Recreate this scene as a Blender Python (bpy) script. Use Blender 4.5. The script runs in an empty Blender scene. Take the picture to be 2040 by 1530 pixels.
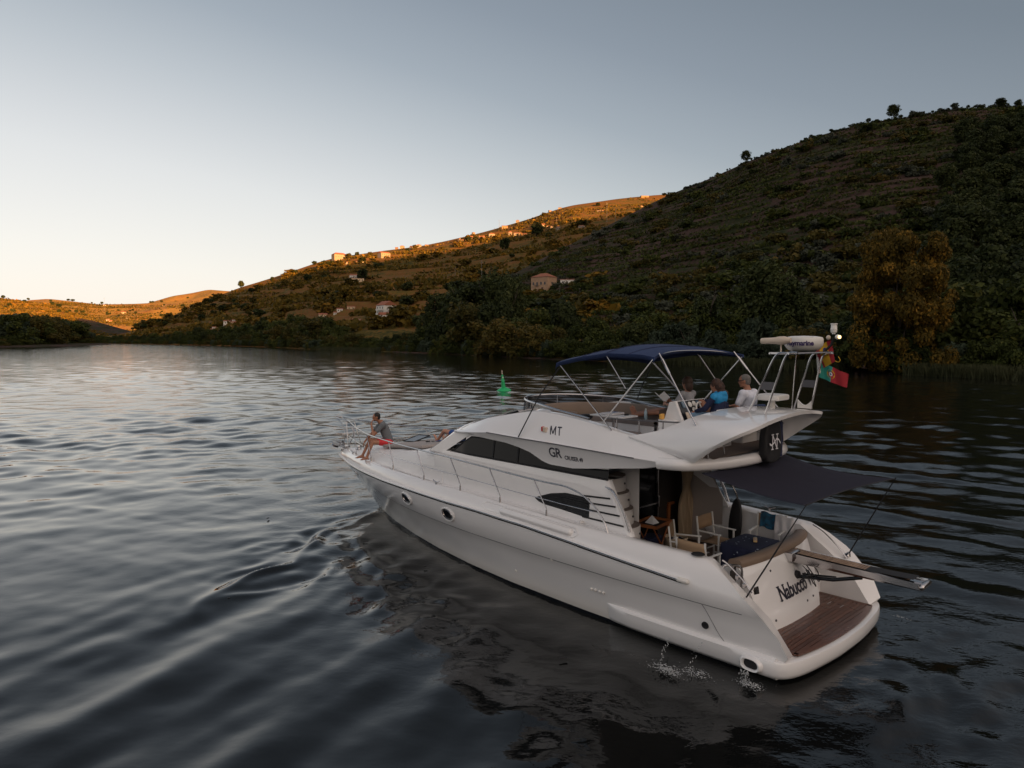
import bpy, bmesh, math, random
import numpy as np
from mathutils import Vector, Matrix, Euler
from mathutils import noise as mnoise
R = math.radians
random.seed(7); rng = np.random.default_rng(7)
sc = bpy.context.scene
col = sc.collection

# ------------------------------------------------------------------ camera, sky, sun, exposure
CAM_H = 5.0
cam_d = bpy.data.cameras.new('camera'); cam = bpy.data.objects.new('camera', cam_d); col.objects.link(cam)
cam.location = (0, 0, CAM_H)
PITCH = math.atan(89 / 1414)
cam.rotation_euler = (math.pi / 2 - PITCH, 0, 0)
cam_d.sensor_width = 36; cam_d.lens = 1414 / 2040 * 36
cam_d.clip_start = 0.1; cam_d.clip_end = 20000
sc.camera = cam

SUN_AZ = Vector((0.55, -0.835, 0)).normalized()      # horizontal direction towards the sun: behind the camera, to the right
SUN_EL = R(5.0)
world = bpy.data.worlds.new('World'); sc.world = world; world.use_nodes = True
nt = world.node_tree; nt.nodes.clear()
def N(t, kind, **kw):
    n = t.nodes.new(kind)
    for k, v in kw.items(): setattr(n, k, v)
    return n
def math_n(t, op, a, b=None, clamp=False):
    n = N(t, 'ShaderNodeMath', operation=op, use_clamp=clamp)
    for i, x in enumerate((a, b)):
        if x is None: continue
        if isinstance(x, (int, float)): n.inputs[i].default_value = x
        else: t.links.new(x, n.inputs[i])
    return n.outputs[0]
sky = N(nt, 'ShaderNodeTexSky', sky_type='NISHITA', sun_disc=False)
sky.sun_elevation = SUN_EL; sky.sun_rotation = math.atan2(SUN_AZ.x, SUN_AZ.y)
sky.air_density = 1.0; sky.dust_density = 1.5; sky.ozone_density = 1.0
tc = N(nt, 'ShaderNodeTexCoord')
sep = N(nt, 'ShaderNodeSeparateXYZ'); nt.links.new(tc.outputs['Generated'], sep.inputs[0])
dt = N(nt, 'ShaderNodeVectorMath', operation='DOT_PRODUCT'); nt.links.new(tc.outputs['Generated'], dt.inputs[0])
dt.inputs[1].default_value = (-0.75, 0.66, 0)
q1 = math_n(nt, 'MULTIPLY', math_n(nt, 'SUBTRACT', 1.0, dt.outputs['Value']), 0.62)
q2 = math_n(nt, 'MULTIPLY', math_n(nt, 'ABSOLUTE', sep.outputs['Z']), 1.62)
qq = math_n(nt, 'MULTIPLY', math_n(nt, 'ADD', q1, q2), 0.5)
ramp = N(nt, 'ShaderNodeValToRGB'); nt.links.new(qq, ramp.inputs[0])
stops = [(0.0, (1.16, 1.04, .96)), (.05, (1.0, .93, .895)), (.10, (.94, .89, .87)), (.20, (.77, .755, .76)), (.30, (.52, .54, .572)), (.37, (.36, .392, .44)),
         (.45, (.255, .285, .335)), (.55, (.180, .207, .248)), (.68, (.142, .165, .20)), (1.0, (.135, .152, .185))]
cr = ramp.color_ramp
while len(cr.elements) < len(stops): cr.elements.new(0.5)
for e, (p, c) in zip(cr.elements, stops): e.position = p; e.color = (*c, 1)
bg1 = N(nt, 'ShaderNodeBackground'); nt.links.new(sky.outputs[0], bg1.inputs[0]); bg1.inputs[1].default_value = 0.011
bg2 = N(nt, 'ShaderNodeBackground'); nt.links.new(ramp.outputs[0], bg2.inputs[0]); bg2.inputs[1].default_value = 0.225
# broad warm afterglow round the sun's side of the sky, behind the camera
dg = N(nt, 'ShaderNodeVectorMath', operation='DOT_PRODUCT'); nt.links.new(tc.outputs['Generated'], dg.inputs[0]); dg.inputs[1].default_value = (SUN_AZ.x * .97, SUN_AZ.y * .97, .25)
gg = math_n(nt, 'POWER', math_n(nt, 'MULTIPLY', math_n(nt, 'ADD', dg.outputs['Value'], .25), .8, clamp=True), 1.3)
bg3 = N(nt, 'ShaderNodeBackground'); bg3.inputs[0].default_value = (1.0, .80, .66, 1); nt.links.new(math_n(nt, 'MULTIPLY', gg, .27), bg3.inputs[1])
ad0 = N(nt, 'ShaderNodeAddShader')
ad = N(nt, 'ShaderNodeAddShader'); nt.links.new(bg1.outputs[0], ad.inputs[0]); nt.links.new(bg2.outputs[0], ad.inputs[1])
wo = N(nt, 'ShaderNodeOutputWorld'); nt.links.new(ad.outputs[0], ad0.inputs[0]); nt.links.new(bg3.outputs[0], ad0.inputs[1]); nt.links.new(ad0.outputs[0], wo.inputs[0])

sun_d = bpy.data.lights.new('sun', 'SUN'); sun = bpy.data.objects.new('sun', sun_d); col.objects.link(sun)
sun_d.energy = 5.0; sun_d.angle = R(0.5); sun_d.color = (1.0, 0.465, 0.135)
to_sun = Vector((SUN_AZ.x * math.cos(SUN_EL), SUN_AZ.y * math.cos(SUN_EL), math.sin(SUN_EL)))
sun.rotation_euler = to_sun.to_track_quat('Z', 'Y').to_euler()
sun.location = (30, -30, 40)
vs = sc.view_settings; vs.view_transform = 'Standard'; vs.look = 'None'; vs.exposure = 1.95; vs.gamma = 1; vs.use_curve_mapping = False
sc.cycles.max_bounces = 6; sc.cycles.diffuse_bounces = 3; sc.cycles.glossy_bounces = 4
sc.cycles.transparent_max_bounces = 8; sc.cycles.caustics_reflective = False; sc.cycles.caustics_refractive = False

# ------------------------------------------------------------------ helpers
def tag(o, label=None, cat=None, group=None, kind=None):
    if label: o['label'] = label
    if cat: o['category'] = cat
    if group: o['group'] = group
    if kind: o['kind'] = kind
    return o
def mesh_data(name, verts, faces, mats=(), smooth=True, mat_idx=None):
    me = bpy.data.meshes.new(name)
    if isinstance(verts, np.ndarray) and isinstance(faces, np.ndarray):
        nv, nf, k = len(verts), len(faces), faces.shape[1]
        me.vertices.add(nv); me.vertices.foreach_set('co', np.ascontiguousarray(verts, np.float32).ravel())
        me.loops.add(nf * k); me.loops.foreach_set('vertex_index', np.ascontiguousarray(faces, np.int32).ravel())
        me.polygons.add(nf); me.polygons.foreach_set('loop_start', np.arange(0, nf * k, k, dtype=np.int32))
        me.update(calc_edges=True)
    else:
        me.from_pydata([tuple(v) for v in verts], [], [tuple(f) for f in faces]); me.update()
    for m in (mats if isinstance(mats, (list, tuple)) else [mats]): me.materials.append(m)
    me.polygons.foreach_set('use_smooth', np.full(len(me.polygons), bool(smooth)))
    if mat_idx is not None: me.polygons.foreach_set('material_index', np.asarray(mat_idx, np.int32))
    return me
def link(name, me, parent=None, loc=None):
    o = bpy.data.objects.new(name, me); col.objects.link(o)
    if parent is not None: o.parent = parent
    if loc is not None: o.location = loc
    return o
def auto_smooth(me, deg=35):
    bm = bmesh.new(); bm.from_mesh(me)
    for f in bm.faces: f.smooth = True
    for e in bm.edges:
        if len(e.link_faces) == 2: e.smooth = e.calc_face_angle(0) < R(deg)
    bm.to_mesh(me); bm.free()
def grid_faces(nu, nv, closed_v=False):
    i = np.arange(nu - 1)[:, None]; jn = nv if closed_v else nv - 1
    j = np.arange(jn)[None, :]; j2 = (j + 1) % nv
    a = i * nv + j; b = i * nv + j2; c = (i + 1) * nv + j2; d = (i + 1) * nv + j
    return np.stack([a, b, c, d], -1).reshape(-1, 4)
class MB:
    """collects shapes and links them as ONE mesh"""
    def __init__(s): s.v = []; s.f = []
    def add(s, vs_, fs_):
        b = len(s.v); s.v += [tuple(float(c) for c in p) for p in vs_]; s.f += [tuple(b + int(i) for i in f) for f in fs_]; return s
    def box(s, c, d, rot=None):
        c = Vector(c); hx, hy, hz = d[0] / 2, d[1] / 2, d[2] / 2
        q = [Vector((x, y, z)) for x in (-hx, hx) for y in (-hy, hy) for z in (-hz, hz)]
        if rot is not None:
            m = Euler(rot).to_matrix() if not isinstance(rot, Matrix) else rot
            q = [m @ p for p in q]
        return s.add([p + c for p in q], [(0, 1, 3, 2), (4, 6, 7, 5), (0, 4, 5, 1), (2, 3, 7, 6), (0, 2, 6, 4), (1, 5, 7, 3)])
    def tube(s, pts, r, n=8, cap=True, r_end=None):
        pts = [Vector(p) for p in pts]; m = len(pts); vs_ = []; up = None
        for i, p in enumerate(pts):
            t = ((pts[min(i + 1, m - 1)] - p).normalized() + (p - pts[max(i - 1, 0)]).normalized())
            if t.length < 1e-6: t = pts[min(i + 1, m - 1)] - pts[max(i - 1, 0)]
            t.normalize()
            if up is None: up = Vector((0, 0, 1)) if abs(t.z) < .9 else Vector((1, 0, 0))
            a = t.cross(up).normalized(); b = a.cross(t).normalized(); up = b
            rr = (r[i] if isinstance(r, (list, tuple)) else (r + (r_end - r) * i / max(1, m - 1) if r_end is not None else r))
            for k in range(n):
                w = 2 * math.pi * k / n; vs_.append(p + a * math.cos(w) * rr + b * math.sin(w) * rr)
        fs_ = [(i * n + k, i * n + (k + 1) % n, (i + 1) * n + (k + 1) % n, (i + 1) * n + k) for i in range(m - 1) for k in range(n)]
        if cap: fs_ += [tuple(range(n - 1, -1, -1)), tuple((m - 1) * n + k for k in range(n))]
        return s.add(vs_, fs_)
    def lathe(s, prof, c=(0, 0, 0), n=20, axis=(0, 0, 1)):
        q = Vector((0, 0, 1)).rotation_difference(Vector(axis).normalized()); c = Vector(c)
        vs_ = [q @ Vector((r * math.cos(2 * math.pi * k / n), r * math.sin(2 * math.pi * k / n), z)) + c for r, z in prof for k in range(n)]
        m = len(prof)
        fs_ = [(i * n + k, i * n + (k + 1) % n, (i + 1) * n + (k + 1) % n, (i + 1) * n + k) for i in range(m - 1) for k in range(n)]
        fs_ += [tuple(range(n - 1, -1, -1)), tuple((m - 1) * n + k for k in range(n))]
        return s.add(vs_, fs_)
    def ell(s, c, r, rot=None, nu=12, nv=8):
        c = Vector(c); vs_ = []; m = Euler(rot).to_matrix() if rot is not None and not isinstance(rot, Matrix) else (rot or Matrix.Identity(3))
        for i in range(nv + 1):
            a = math.pi * i / nv
            for k in range(nu):
                w = 2 * math.pi * k / nu
                vs_.append(m @ Vector((r[0] * math.sin(a) * math.cos(w), r[1] * math.sin(a) * math.sin(w), r[2] * math.cos(a))) + c)
        return s.add(vs_, [(i * nu + k, (i + 1) * nu + k, (i + 1) * nu + (k + 1) % nu, i * nu + (k + 1) % nu) for i in range(nv) for k in range(nu)])
    def capsule(s, a, ra, b, rb, n=10):
        a = Vector(a); b = Vector(b); d = (b - a); L = d.length; d = d.normalized() if L > 1e-6 else Vector((0, 0, 1))
        prof = []
        for k in range(5): w = math.pi / 2 * k / 4; prof.append((max(1e-4, ra * math.sin(w)), -ra * math.cos(w)))
        for k in range(5): w = math.pi / 2 * k / 4; prof.append((max(1e-4, rb * math.cos(w)), L + rb * math.sin(w)))
        return s.lathe(prof, a, n, d)
    def loft(s, secs, closed=False, caps=False):
        nv = len(secs[0]); nu = len(secs)
        fs_ = [tuple(f) for f in grid_faces(nu, nv, closed)]
        if caps: fs_ += [tuple(range(nv - 1, -1, -1)), tuple((nu - 1) * nv + k for k in range(nv))]
        return s.add([p for sec in secs for p in sec], fs_)
    def prism(s, poly, z0, z1):
        n = len(poly)
        return s.add([(x, y, z0) for x, y in poly] + [(x, y, z1) for x, y in poly],
                     [tuple(range(n - 1, -1, -1)), tuple(range(n, 2 * n))] + [(k, (k + 1) % n, n + (k + 1) % n, n + k) for k in range(n)])
    def data(s, name, mat, smooth=True, deg=35, weld=False):
        me = mesh_data(name, s.v, s.f, mat, smooth)
        bm = bmesh.new(); bm.from_mesh(me)
        if weld: bmesh.ops.remove_doubles(bm, verts=bm.verts, dist=1e-5)
        bmesh.ops.recalc_face_normals(bm, faces=bm.faces)
        if smooth:
            for e in bm.edges:
                if len(e.link_faces) == 2: e.smooth = e.calc_face_angle(0) < R(deg)
        bm.to_mesh(me); bm.free()
        return me
    def build(s, name, mat, parent=None, smooth=True, deg=35, bevel=0, weld=False, loc=None):
        o = link(name, s.data(name, mat, smooth, deg, weld), parent, loc)
        if bevel:
            b = o.modifiers.new('bevel', 'BEVEL'); b.width = bevel; b.segments = 2; b.limit_method = 'ANGLE'; b.angle_limit = R(40)
        return o
def spline(pts, n=6):
    P = [Vector(p) for p in pts]; out = []
    for i in range(len(P) - 1):
        p0 = P[i - 1] if i else P[0] * 2 - P[1]; p1, p2 = P[i], P[i + 1]; p3 = P[i + 2] if i + 2 < len(P) else P[-1] * 2 - P[-2]
        for k in range(n):
            t = k / n
            out.append(0.5 * ((2 * p1) + (p2 - p0) * t + (2 * p0 - 5 * p1 + 4 * p2 - p3) * t * t + (3 * p1 - p0 - 3 * p2 + p3) * t ** 3))
    out.append(P[-1]); return out

# ------------------------------------------------------------------ materials
def pmat(name, rgb, rough=0.5, metal=0.0, var=0.0, vscale=8.0, bump=0.0, bscale=40.0, spec=0.5, coat=0.0, var_col=None, coords='Object', **kw):
    m = bpy.data.materials.new(name); m.use_nodes = True; t = m.node_tree; p = t.nodes['Principled BSDF']
    p.inputs['Base Color'].default_value = (*rgb, 1); p.inputs['Roughness'].default_value = rough; p.inputs['Metallic'].default_value = metal
    p.inputs['Specular IOR Level'].default_value = spec; p.inputs['Coat Weight'].default_value = coat
    if var or bump:
        c = N(t, 'ShaderNodeTexCoord')
    if var:
        n = N(t, 'ShaderNodeTexNoise'); n.inputs['Scale'].default_value = vscale; n.inputs['Detail'].default_value = 6
        t.links.new(c.outputs[coords], n.inputs['Vector'])
        mx = N(t, 'ShaderNodeMix', data_type='RGBA'); d = var_col or tuple(x * 0.6 for x in rgb)
        mx.inputs['A'].default_value = (*rgb, 1); mx.inputs['B'].default_value = (*d, 1)
        r_ = N(t, 'ShaderNodeMapRange'); r_.inputs['From Min'].default_value = .35; r_.inputs['From Max'].default_value = .75; r_.inputs['To Max'].default_value = var
        t.links.new(n.outputs['Fac'], r_.inputs['Value']); t.links.new(r_.outputs[0], mx.inputs['Factor'])
        t.links.new(mx.outputs['Result'], p.inputs['Base Color'])
    if bump:
        n2 = N(t, 'ShaderNodeTexNoise'); n2.inputs['Scale'].default_value = bscale; n2.inputs['Detail'].default_value = 4
        t.links.new(c.outputs[coords], n2.inputs['Vector'])
        b = N(t, 'ShaderNodeBump'); b.inputs['Strength'].default_value = bump; b.inputs['Distance'].default_value = .02
        t.links.new(n2.outputs['Fac'], b.inputs['Height']); t.links.new(b.outputs[0], p.inputs['Normal'])
    return m
def leafmat(name, c1, c2, c3=None, trans=0.25, scale=0.25, objvar=0.35):
    """foliage: each leaf clump its own tint, broad patches of second colour, every tree a little different"""
    m = bpy.data.materials.new(name); m.use_nodes = True; t = m.node_tree; p = t.nodes['Principled BSDF']
    g = N(t, 'ShaderNodeNewGeometry'); oi = N(t, 'ShaderNodeObjectInfo')
    n = N(t, 'ShaderNodeTexNoise'); n.inputs['Scale'].default_value = scale; n.inputs['Detail'].default_value = 3
    t.links.new(g.outputs['Position'], n.inputs['Vector'])
    a = math_n(t, 'ADD', math_n(t, 'MULTIPLY', g.outputs['Random Per Island'], .5), math_n(t, 'MULTIPLY', oi.outputs['Random'], objvar))
    f = math_n(t, 'ADD', a, math_n(t, 'SUBTRACT', n.outputs['Fac'], .42), clamp=True)
    r_ = N(t, 'ShaderNodeValToRGB'); t.links.new(f, r_.inputs[0])
    e = r_.color_ramp.elements; e[0].position = .1; e[0].color = (*c1, 1); e[1].position = .75; e[1].color = (*c2, 1)
    if c3: x = e.new(.95); x.color = (*c3, 1)
    t.links.new(r_.outputs[0], p.inputs['Base Color']); p.inputs['Roughness'].default_value = .6; p.inputs['Specular IOR Level'].default_value = .08
    tr = N(t, 'ShaderNodeBsdfTranslucent'); t.links.new(r_.outputs[0], tr.inputs[0])
    mx = N(t, 'ShaderNodeMixShader'); mx.inputs[0].default_value = trans
    t.links.new(p.outputs[0], mx.inputs[1]); t.links.new(tr.outputs[0], mx.inputs[2]); t.links.new(mx.outputs[0], t.nodes['Material Output'].inputs['Surface'])
    return m
M = {}
M['gel'] = pmat('white_gelcoat', (.83, .82, .82), .16, var=.12, vscale=1.3, var_col=(.68, .66, .65), spec=.5, coat=.6)
M['gel_top'] = pmat('white_deck', (.82, .81, .81), .38, var=.15, vscale=2.5, var_col=(.66, .65, .65), bump=.05, bscale=300)
M['steel'] = pmat('stainless_steel', (.50, .485, .49), .18, metal=1)
M['black'] = pmat('black_gloss', (.008, .009, .012), .12, spec=.35)
M['blackm'] = pmat('black_matt', (.012, .012, .014), .7)
M['rubber'] = pmat('grey_rubber', (.10, .10, .11), .6)
M['dark_text'] = pmat('dark_lettering', (.02, .02, .035), .4)
M['navy'] = pmat('navy_canvas', (.010, .028, .100), .75, var=.3, vscale=3, bump=.25, bscale=60, coords='Object')
M['awn'] = pmat('grey_mesh_awning', (.028, .028, .042), .85, bump=.2, bscale=90, spec=.12)
M['tan'] = pmat('tan_vinyl', (.23, .165, .12), .55, var=.3, vscale=3, bump=.15, bscale=30)
M['pad'] = pmat('foredeck_pad', (.36, .32, .30), .7, var=.2, vscale=4, bump=.15, bscale=30)
M['taupe'] = pmat('taupe_pad', (.20, .165, .15), .7, var=.2, vscale=4, bump=.15, bscale=30)
M['sling'] = pmat('tan_sling_fabric', (.33, .22, .13), .8, bump=.2, bscale=150)
M['alu'] = pmat('white_aluminium', (.72, .72, .70), .35)
M['wood'] = pmat('orange_wood', (.30, .10, .03), .45, var=.5, vscale=20, bump=.1, bscale=60)
M['dark_glass'] = pmat('smoked_glass', (.003, .004, .006), .05, spec=.16)
M['curtain'] = pmat('cream_curtain', (.48, .37, .25), .85, bump=.1, bscale=50)
M['floor'] = pmat('sole_carpet', (.16, .12, .10), .8, var=.3, vscale=12)
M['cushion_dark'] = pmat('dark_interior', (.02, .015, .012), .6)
M['white_plastic'] = pmat('white_plastic', (.74, .72, .68), .4)
M['cream_plastic'] = pmat('cream_plastic', (.62, .52, .42), .45)
M['red'] = pmat('red_lens', (.5, .01, .01), .3)
M['skin'] = pmat('tanned_skin', (.36, .165, .10), .5, var=.25, vscale=9, var_col=(.26, .10, .06))
M['skin2'] = pmat('fair_skin', (.46, .24, .16), .5, var=.25, vscale=9, var_col=(.36, .15, .10))
M['hair_dark'] = pmat('dark_hair', (.012, .009, .008), .6, bump=.5, bscale=70)
M['hair_brown'] = pmat('brown_hair', (.042, .020, .011), .6, bump=.5, bscale=60)
M['hair_curly'] = pmat('curly_hair', (.028, .012, .007), .6, var=.7, vscale=18, var_col=(.09, .032, .013), bump=1, bscale=40)
M['hair_grey'] = pmat('grey_hair', (.17, .155, .145), .6, var=.6, vscale=20, var_col=(.06, .055, .05), bump=.4, bscale=70)
M['grey_shirt'] = pmat('grey_cotton', (.15, .165, .18), .85, bump=.3, bscale=25)
M['pale_shirt'] = pmat('pale_grey_cotton', (.32, .32, .34), .85, bump=.3, bscale=25)
M['white_shirt'] = pmat('white_cotton', (.72, .74, .82), .85, bump=.3, bscale=20)
M['red_shorts'] = pmat('red_swim_shorts', (.62, .035, .045), .8, bump=.3, bscale=20)
M['brown_shorts'] = pmat('brown_shorts', (.11, .07, .05), .85, bump=.3, bscale=20)
M['blue_jacket'] = pmat('bright_blue_fabric', (.015, .26, .55), .7, bump=.3, bscale=20)
M['navy_cloth'] = pmat('navy_fabric', (.012, .018, .06), .8, bump=.3, bscale=20)
M['jeans'] = pmat('light_denim', (.16, .27, .40), .85, bump=.3, bscale=30, var=.4, vscale=10)
M['blue_towel'] = pmat('blue_towel', (.02, .07, .25), .9, bump=.4, bscale=40)
M['teal_towel'] = pmat('teal_striped_towel', (.02, .14, .26), .9, var=1, vscale=14, var_col=(.03, .03, .05), bump=.4, bscale=40)
M['white_cloth'] = pmat('white_cloth', (.74, .73, .76), .9, bump=.3, bscale=30)
M['paper'] = pmat('paper', (.75, .76, .78), .7)
M['basket'] = pmat('woven_basket', (.50, .40, .28), .9, bump=.6, bscale=60)
M['green_buoy'] = pmat('green_buoy_paint', (.015, .42, .14), .45, var=.3, vscale=3)
M['foam'] = pmat('white_foam', (.40, .42, .43), .5)
M['hatch'] = pmat('hatch_acrylic', (.09, .10, .12), .12)
M['bottle'] = pmat('clear_plastic_bottle', (.35, .48, .55), .15, spec=.6)
# teak
def teak(name, c1, c2, axis_scale, rough=.35):
    m = bpy.data.materials.new(name); m.use_nodes = True; t = m.node_tree; p = t.nodes['Principled BSDF']
    c = N(t, 'ShaderNodeTexCoord'); mp = N(t, 'ShaderNodeMapping'); mp.inputs['Scale'].default_value = axis_scale
    n = N(t, 'ShaderNodeTexNoise'); n.inputs['Scale'].default_value = 3; n.inputs['Detail'].default_value = 8; n.inputs['Roughness'].default_value = .7
    t.links.new(c.outputs['Object'], mp.inputs[0]); t.links.new(mp.outputs[0], n.inputs['Vector'])
    oi = N(t, 'ShaderNodeObjectInfo'); f = math_n(t, 'ADD', n.outputs['Fac'], math_n(t, 'MULTIPLY', math_n(t, 'SUBTRACT', oi.outputs['Random'], .5), .25))
    r_ = N(t, 'ShaderNodeValToRGB'); t.links.new(f, r_.inputs[0]); e = r_.color_ramp.elements
    e[0].position = .3; e[0].color = (*c1, 1); e[1].position = .7; e[1].color = (*c2, 1)
    t.links.new(r_.outputs[0], p.inputs['Base Color']); p.inputs['Roughness'].default_value = rough
    n3 = N(t, 'ShaderNodeTexNoise'); n3.inputs['Scale'].default_value = 1.7; t.links.new(c.outputs['Object'], n3.inputs['Vector'])
    rr = N(t, 'ShaderNodeMapRange'); rr.inputs['To Min'].default_value = rough - .15; rr.inputs['To Max'].default_value = rough + .2
    t.links.new(n3.outputs['Fac'], rr.inputs['Value']); t.links.new(rr.outputs[0], p.inputs['Roughness'])
    return m
M['teak'] = teak('wet_teak', (.045, .017, .011), (.130, .052, .030), (14, 1.2, 6), .24)
M['teak_pale'] = teak('weathered_teak', (.24, .16, .11), (.40, .28, .20), (10, 10, 10), .6)
# ------------------------------------------------------------------ the boat's frame: u forward from the stern, v to starboard, z up
TH = R(43.3)
DV = Vector((-math.sin(TH), math.cos(TH), 0)); SV = Vector((math.cos(TH), math.sin(TH), 0))
BO = DV * 4.05 + SV * 11.46
BM = Matrix(((DV.x, -SV.x, 0, BO.x), (DV.y, -SV.y, 0, BO.y), (0, 0, 1, 0), (0, 0, 0, 1)))     # local (u, -v, z) -> world

# ------------------------------------------------------------------ river
def build_water():
    def rad_rows():
        r = [0.6]
        while r[-1] < 9000:
            x = r[-1]
            r.append(x + (0.5 if x < 3.4 else max(.05,   .0045 * x) if x < 420 else .03 * x))
        return np.array(r)
    rr = rad_rows()
    th = np.concatenate([np.linspace(-180, -47, 34)[:-1], np.linspace(-47, 47, 720), np.linspace(47, 180, 34)[1:]]) * math.pi / 180
    RR, TT = np.meshgrid(rr, th, indexing='ij')
    X = RR * np.sin(TT); Y = RR * np.cos(TT)
    rngw = np.random.default_rng(3)
    sp = np.maximum(.05, .0045 * RR)           # local spacing
    inside = (np.abs(TT) < R(47)).astype(float)
    Z = np.zeros_like(X)
    def comp(lam, ang, amp, ph, mask=1.0, warp=0.0):
        nonlocal Z
        k = 2 * math.pi / lam
        keep = np.clip((lam / sp - 3.0) / 4.0, 0, 1) * inside
        arg = k * (X * math.cos(ang) + Y * math.sin(ang)) + ph
        if warp: arg = arg + warp * np.sin(X * .37 * 2 / lam ** .5 * .6 + Y * .21 + ph * 3) + warp * .7 * np.sin(Y * .43 - X * .19 + ph)
        Z += amp * keep * mask * np.sin(arg)
    # gusty patches
    patch = .75 + .35 * np.sin(X * .11 + 1.3 * np.sin(Y * .07)) * np.sin(Y * .09 + 1.1 * np.sin(X * .06 + 2))
    calm = 1.25 * np.clip((RR - 8) / 30, .32, 1) * np.clip(1.12 - RR / 300, .62, 1)
    for lam, slope, n in ((7.0, .011, 5), (4.2, .016, 6), (2.6, .019, 8), (1.6, .018, 10), (1.0, .016, 12), (.62, .012, 12), (.38, .008, 12)):
        for i in range(n):
            ang = R(-100) + rngw.normal(0, .75)       # river chop running towards the camera
            l = lam * rngw.uniform(.75, 1.3)
            comp(l, ang, slope * l / (2 * math.pi) * 1.15, rngw.uniform(0, 6.28), patch * calm, warp=.8)
    # wake of the boat: crests fanning out on each side
    U = (X - BO.x) * DV.x + (Y - BO.y) * DV.y; V = (X - BO.x) * SV.x + (Y - BO.y) * SV.y
    sst = lambda a: np.clip(a, 0, 1) ** 2 * (3 - 2 * np.clip(a, 0, 1))
    port = sst((-V - 1.0) / 2.0) * sst((15 - U + (V + 1) * .35) / 3.0) * np.exp(-np.maximum(0, -V - 9) / 9)
    for l, da, s in ((1.9, 0, .058), (1.35, .12, .056), (2.7, -.1, .046), (.9, -.14, .034), (1.1, .2, .030), (.62, .05, .020), (.75, -.25, .018)):
        a = math.atan2(.39, -.92) + da
        comp(l, a, s * l / 6.283, rngw.uniform(0, 6.28), port, warp=.9)
    # the bow wave: a steep curling crest running out from the stem, a second one inside it
    for (u0, v0, du, dv, s0, s1, hh, ww, wob, ph) in ((13.9, 0, -.565, -.825, .3, 8.9, .085, .15, .22, 0), (9.25, -3.9, .06, -.998, .2, 3.0, .045, .12, .10, 2), (12.6, -1.0, -.72, -.69, .5, 6.0, .05, .16, .18, 4), (12.0, -1.4, -.86, -.51, .5, 7.0, .035, .17, .15, 1), (13.7, 0, -.40, -.916, .4, 5.5, .035, .15, .12, 3)):
        s_ = (U - u0) * du + (V - v0) * dv; w_ = -(U - u0) * dv + (V - v0) * du + wob * np.sin(s_ * 1.5 + ph) + .4 * wob * np.sin(s_ * 3.7 + ph)
        e_ = sst((s_ - s0) / .8) * sst((s1 - s_) / 1.6) * inside * (.65 + .35 * np.sin(s_ * 2.3 + ph))
        Z += hh * e_ * (np.exp(-(w_ / ww) ** 2) - .55 * np.exp(-((w_ - 2.1 * ww) / (1.4 * ww)) ** 2) + .22 * np.exp(-((w_ - 4.2 * ww) / (1.2 * ww)) ** 2))
    # broken water between the bow wave and the hull
    e_ = sst((-V - .3) / 1.0) * sst((14 - U) / 1.5) * sst((U - 3.0) / 4.0) * sst((6.0 + V) / 3.0)
    for i in range(22):
        l = rngw.uniform(.28, 1.3); comp(l, rngw.normal(math.atan2(.39, -.92), .9), .075 * l / 6.283 * .45, rngw.uniform(0, 6.28), e_, warp=1.2)
    stb = sst((V - 1.6) / 1.5) * sst((13 - U) / 3.0) * np.exp(-np.maximum(0, V - 16) / 10) * sst((U + 14) / 8)
    bands = .30 + 1.35 * np.exp(-((V - 17.2) / 1.3) ** 2) + .85 * np.exp(-((V - 9.8) / 1.7) ** 2) + .35 * np.exp(-((V - 5) / 2.0) ** 2)
    stb = stb * bands
    for l, da, s in ((1.7, 0, .085), (1.15, .07, .055), (2.5, -.08, .06), (3.6, .15, .03), (.8, -.1, .03), (.5, .2, .02)):
        a = math.atan2(SV.y, SV.x) + R(4) + da
        comp(l, a, s * l / 6.283, rngw.uniform(0, 6.28), stb, warp=.8)
    # propeller wash behind the stern
    wash = np.exp(-(V / 2.6) ** 2) * sst((.6 - U) / 1.5) * np.exp(np.minimum(0, U) / 14)
    for i in range(16):
        l = rngw.uniform(.35, 1.6); comp(l, rngw.uniform(0, 6.28), .045 * l / 6.283, rngw.uniform(0, 6.28), wash, warp=1.5)
    near_hull = (np.exp(-((np.abs(V) - 1.6) / .8) ** 2)) * sst((13.5 - U)) * sst(U + .5)
    Z = Z * (1 - .65 * near_hull)
    verts = np.stack([X, Y, Z], -1).reshape(-1, 3)
    faces = grid_faces(len(rr), len(th))[:, ::-1]
    nv = len(verts)
    m = bpy.data.materials.new('river_water'); m.use_nodes = True; t = m.node_tree; p = t.nodes['Principled BSDF']
    p.inputs['Base Color'].default_value = (.006, .0065, .0065, 1); p.inputs['Roughness'].default_value = .02; p.inputs['IOR'].default_value = 1.40
    g = N(t, 'ShaderNodeNewGeometry')
    def ns(scale, sx, sy, det):
        mp = N(t, 'ShaderNodeMapping'); mp.inputs['Scale'].default_value = (sx, sy, 1); mp.inputs['Rotation'].default_value = (0, 0, .25)
        t.links.new(g.outputs['Position'], mp.inputs[0])
        n = N(t, 'ShaderNodeTexNoise'); n.inputs['Scale'].default_value = scale; n.inputs['Detail'].default_value = det; n.inputs['Roughness'].default_value = .55
        t.links.new(mp.outputs[0], n.inputs['Vector']); return n.outputs['Fac']
    big = ns(.55, .55, 1.0, 4); mid = ns(1.6, .7, 1.1, 4); fine = ns(9, .8, 1.0, 3); pm = ns(.13, 1, 1, 2)
    # distance from the spot under the camera decides nothing: ripples are patchy in the world only
    pr = N(t, 'ShaderNodeMapRange'); pr.inputs['From Min'].default_value = .45; pr.inputs['From Max'].default_value = .62; t.links.new(pm, pr.inputs['Value'])
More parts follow.
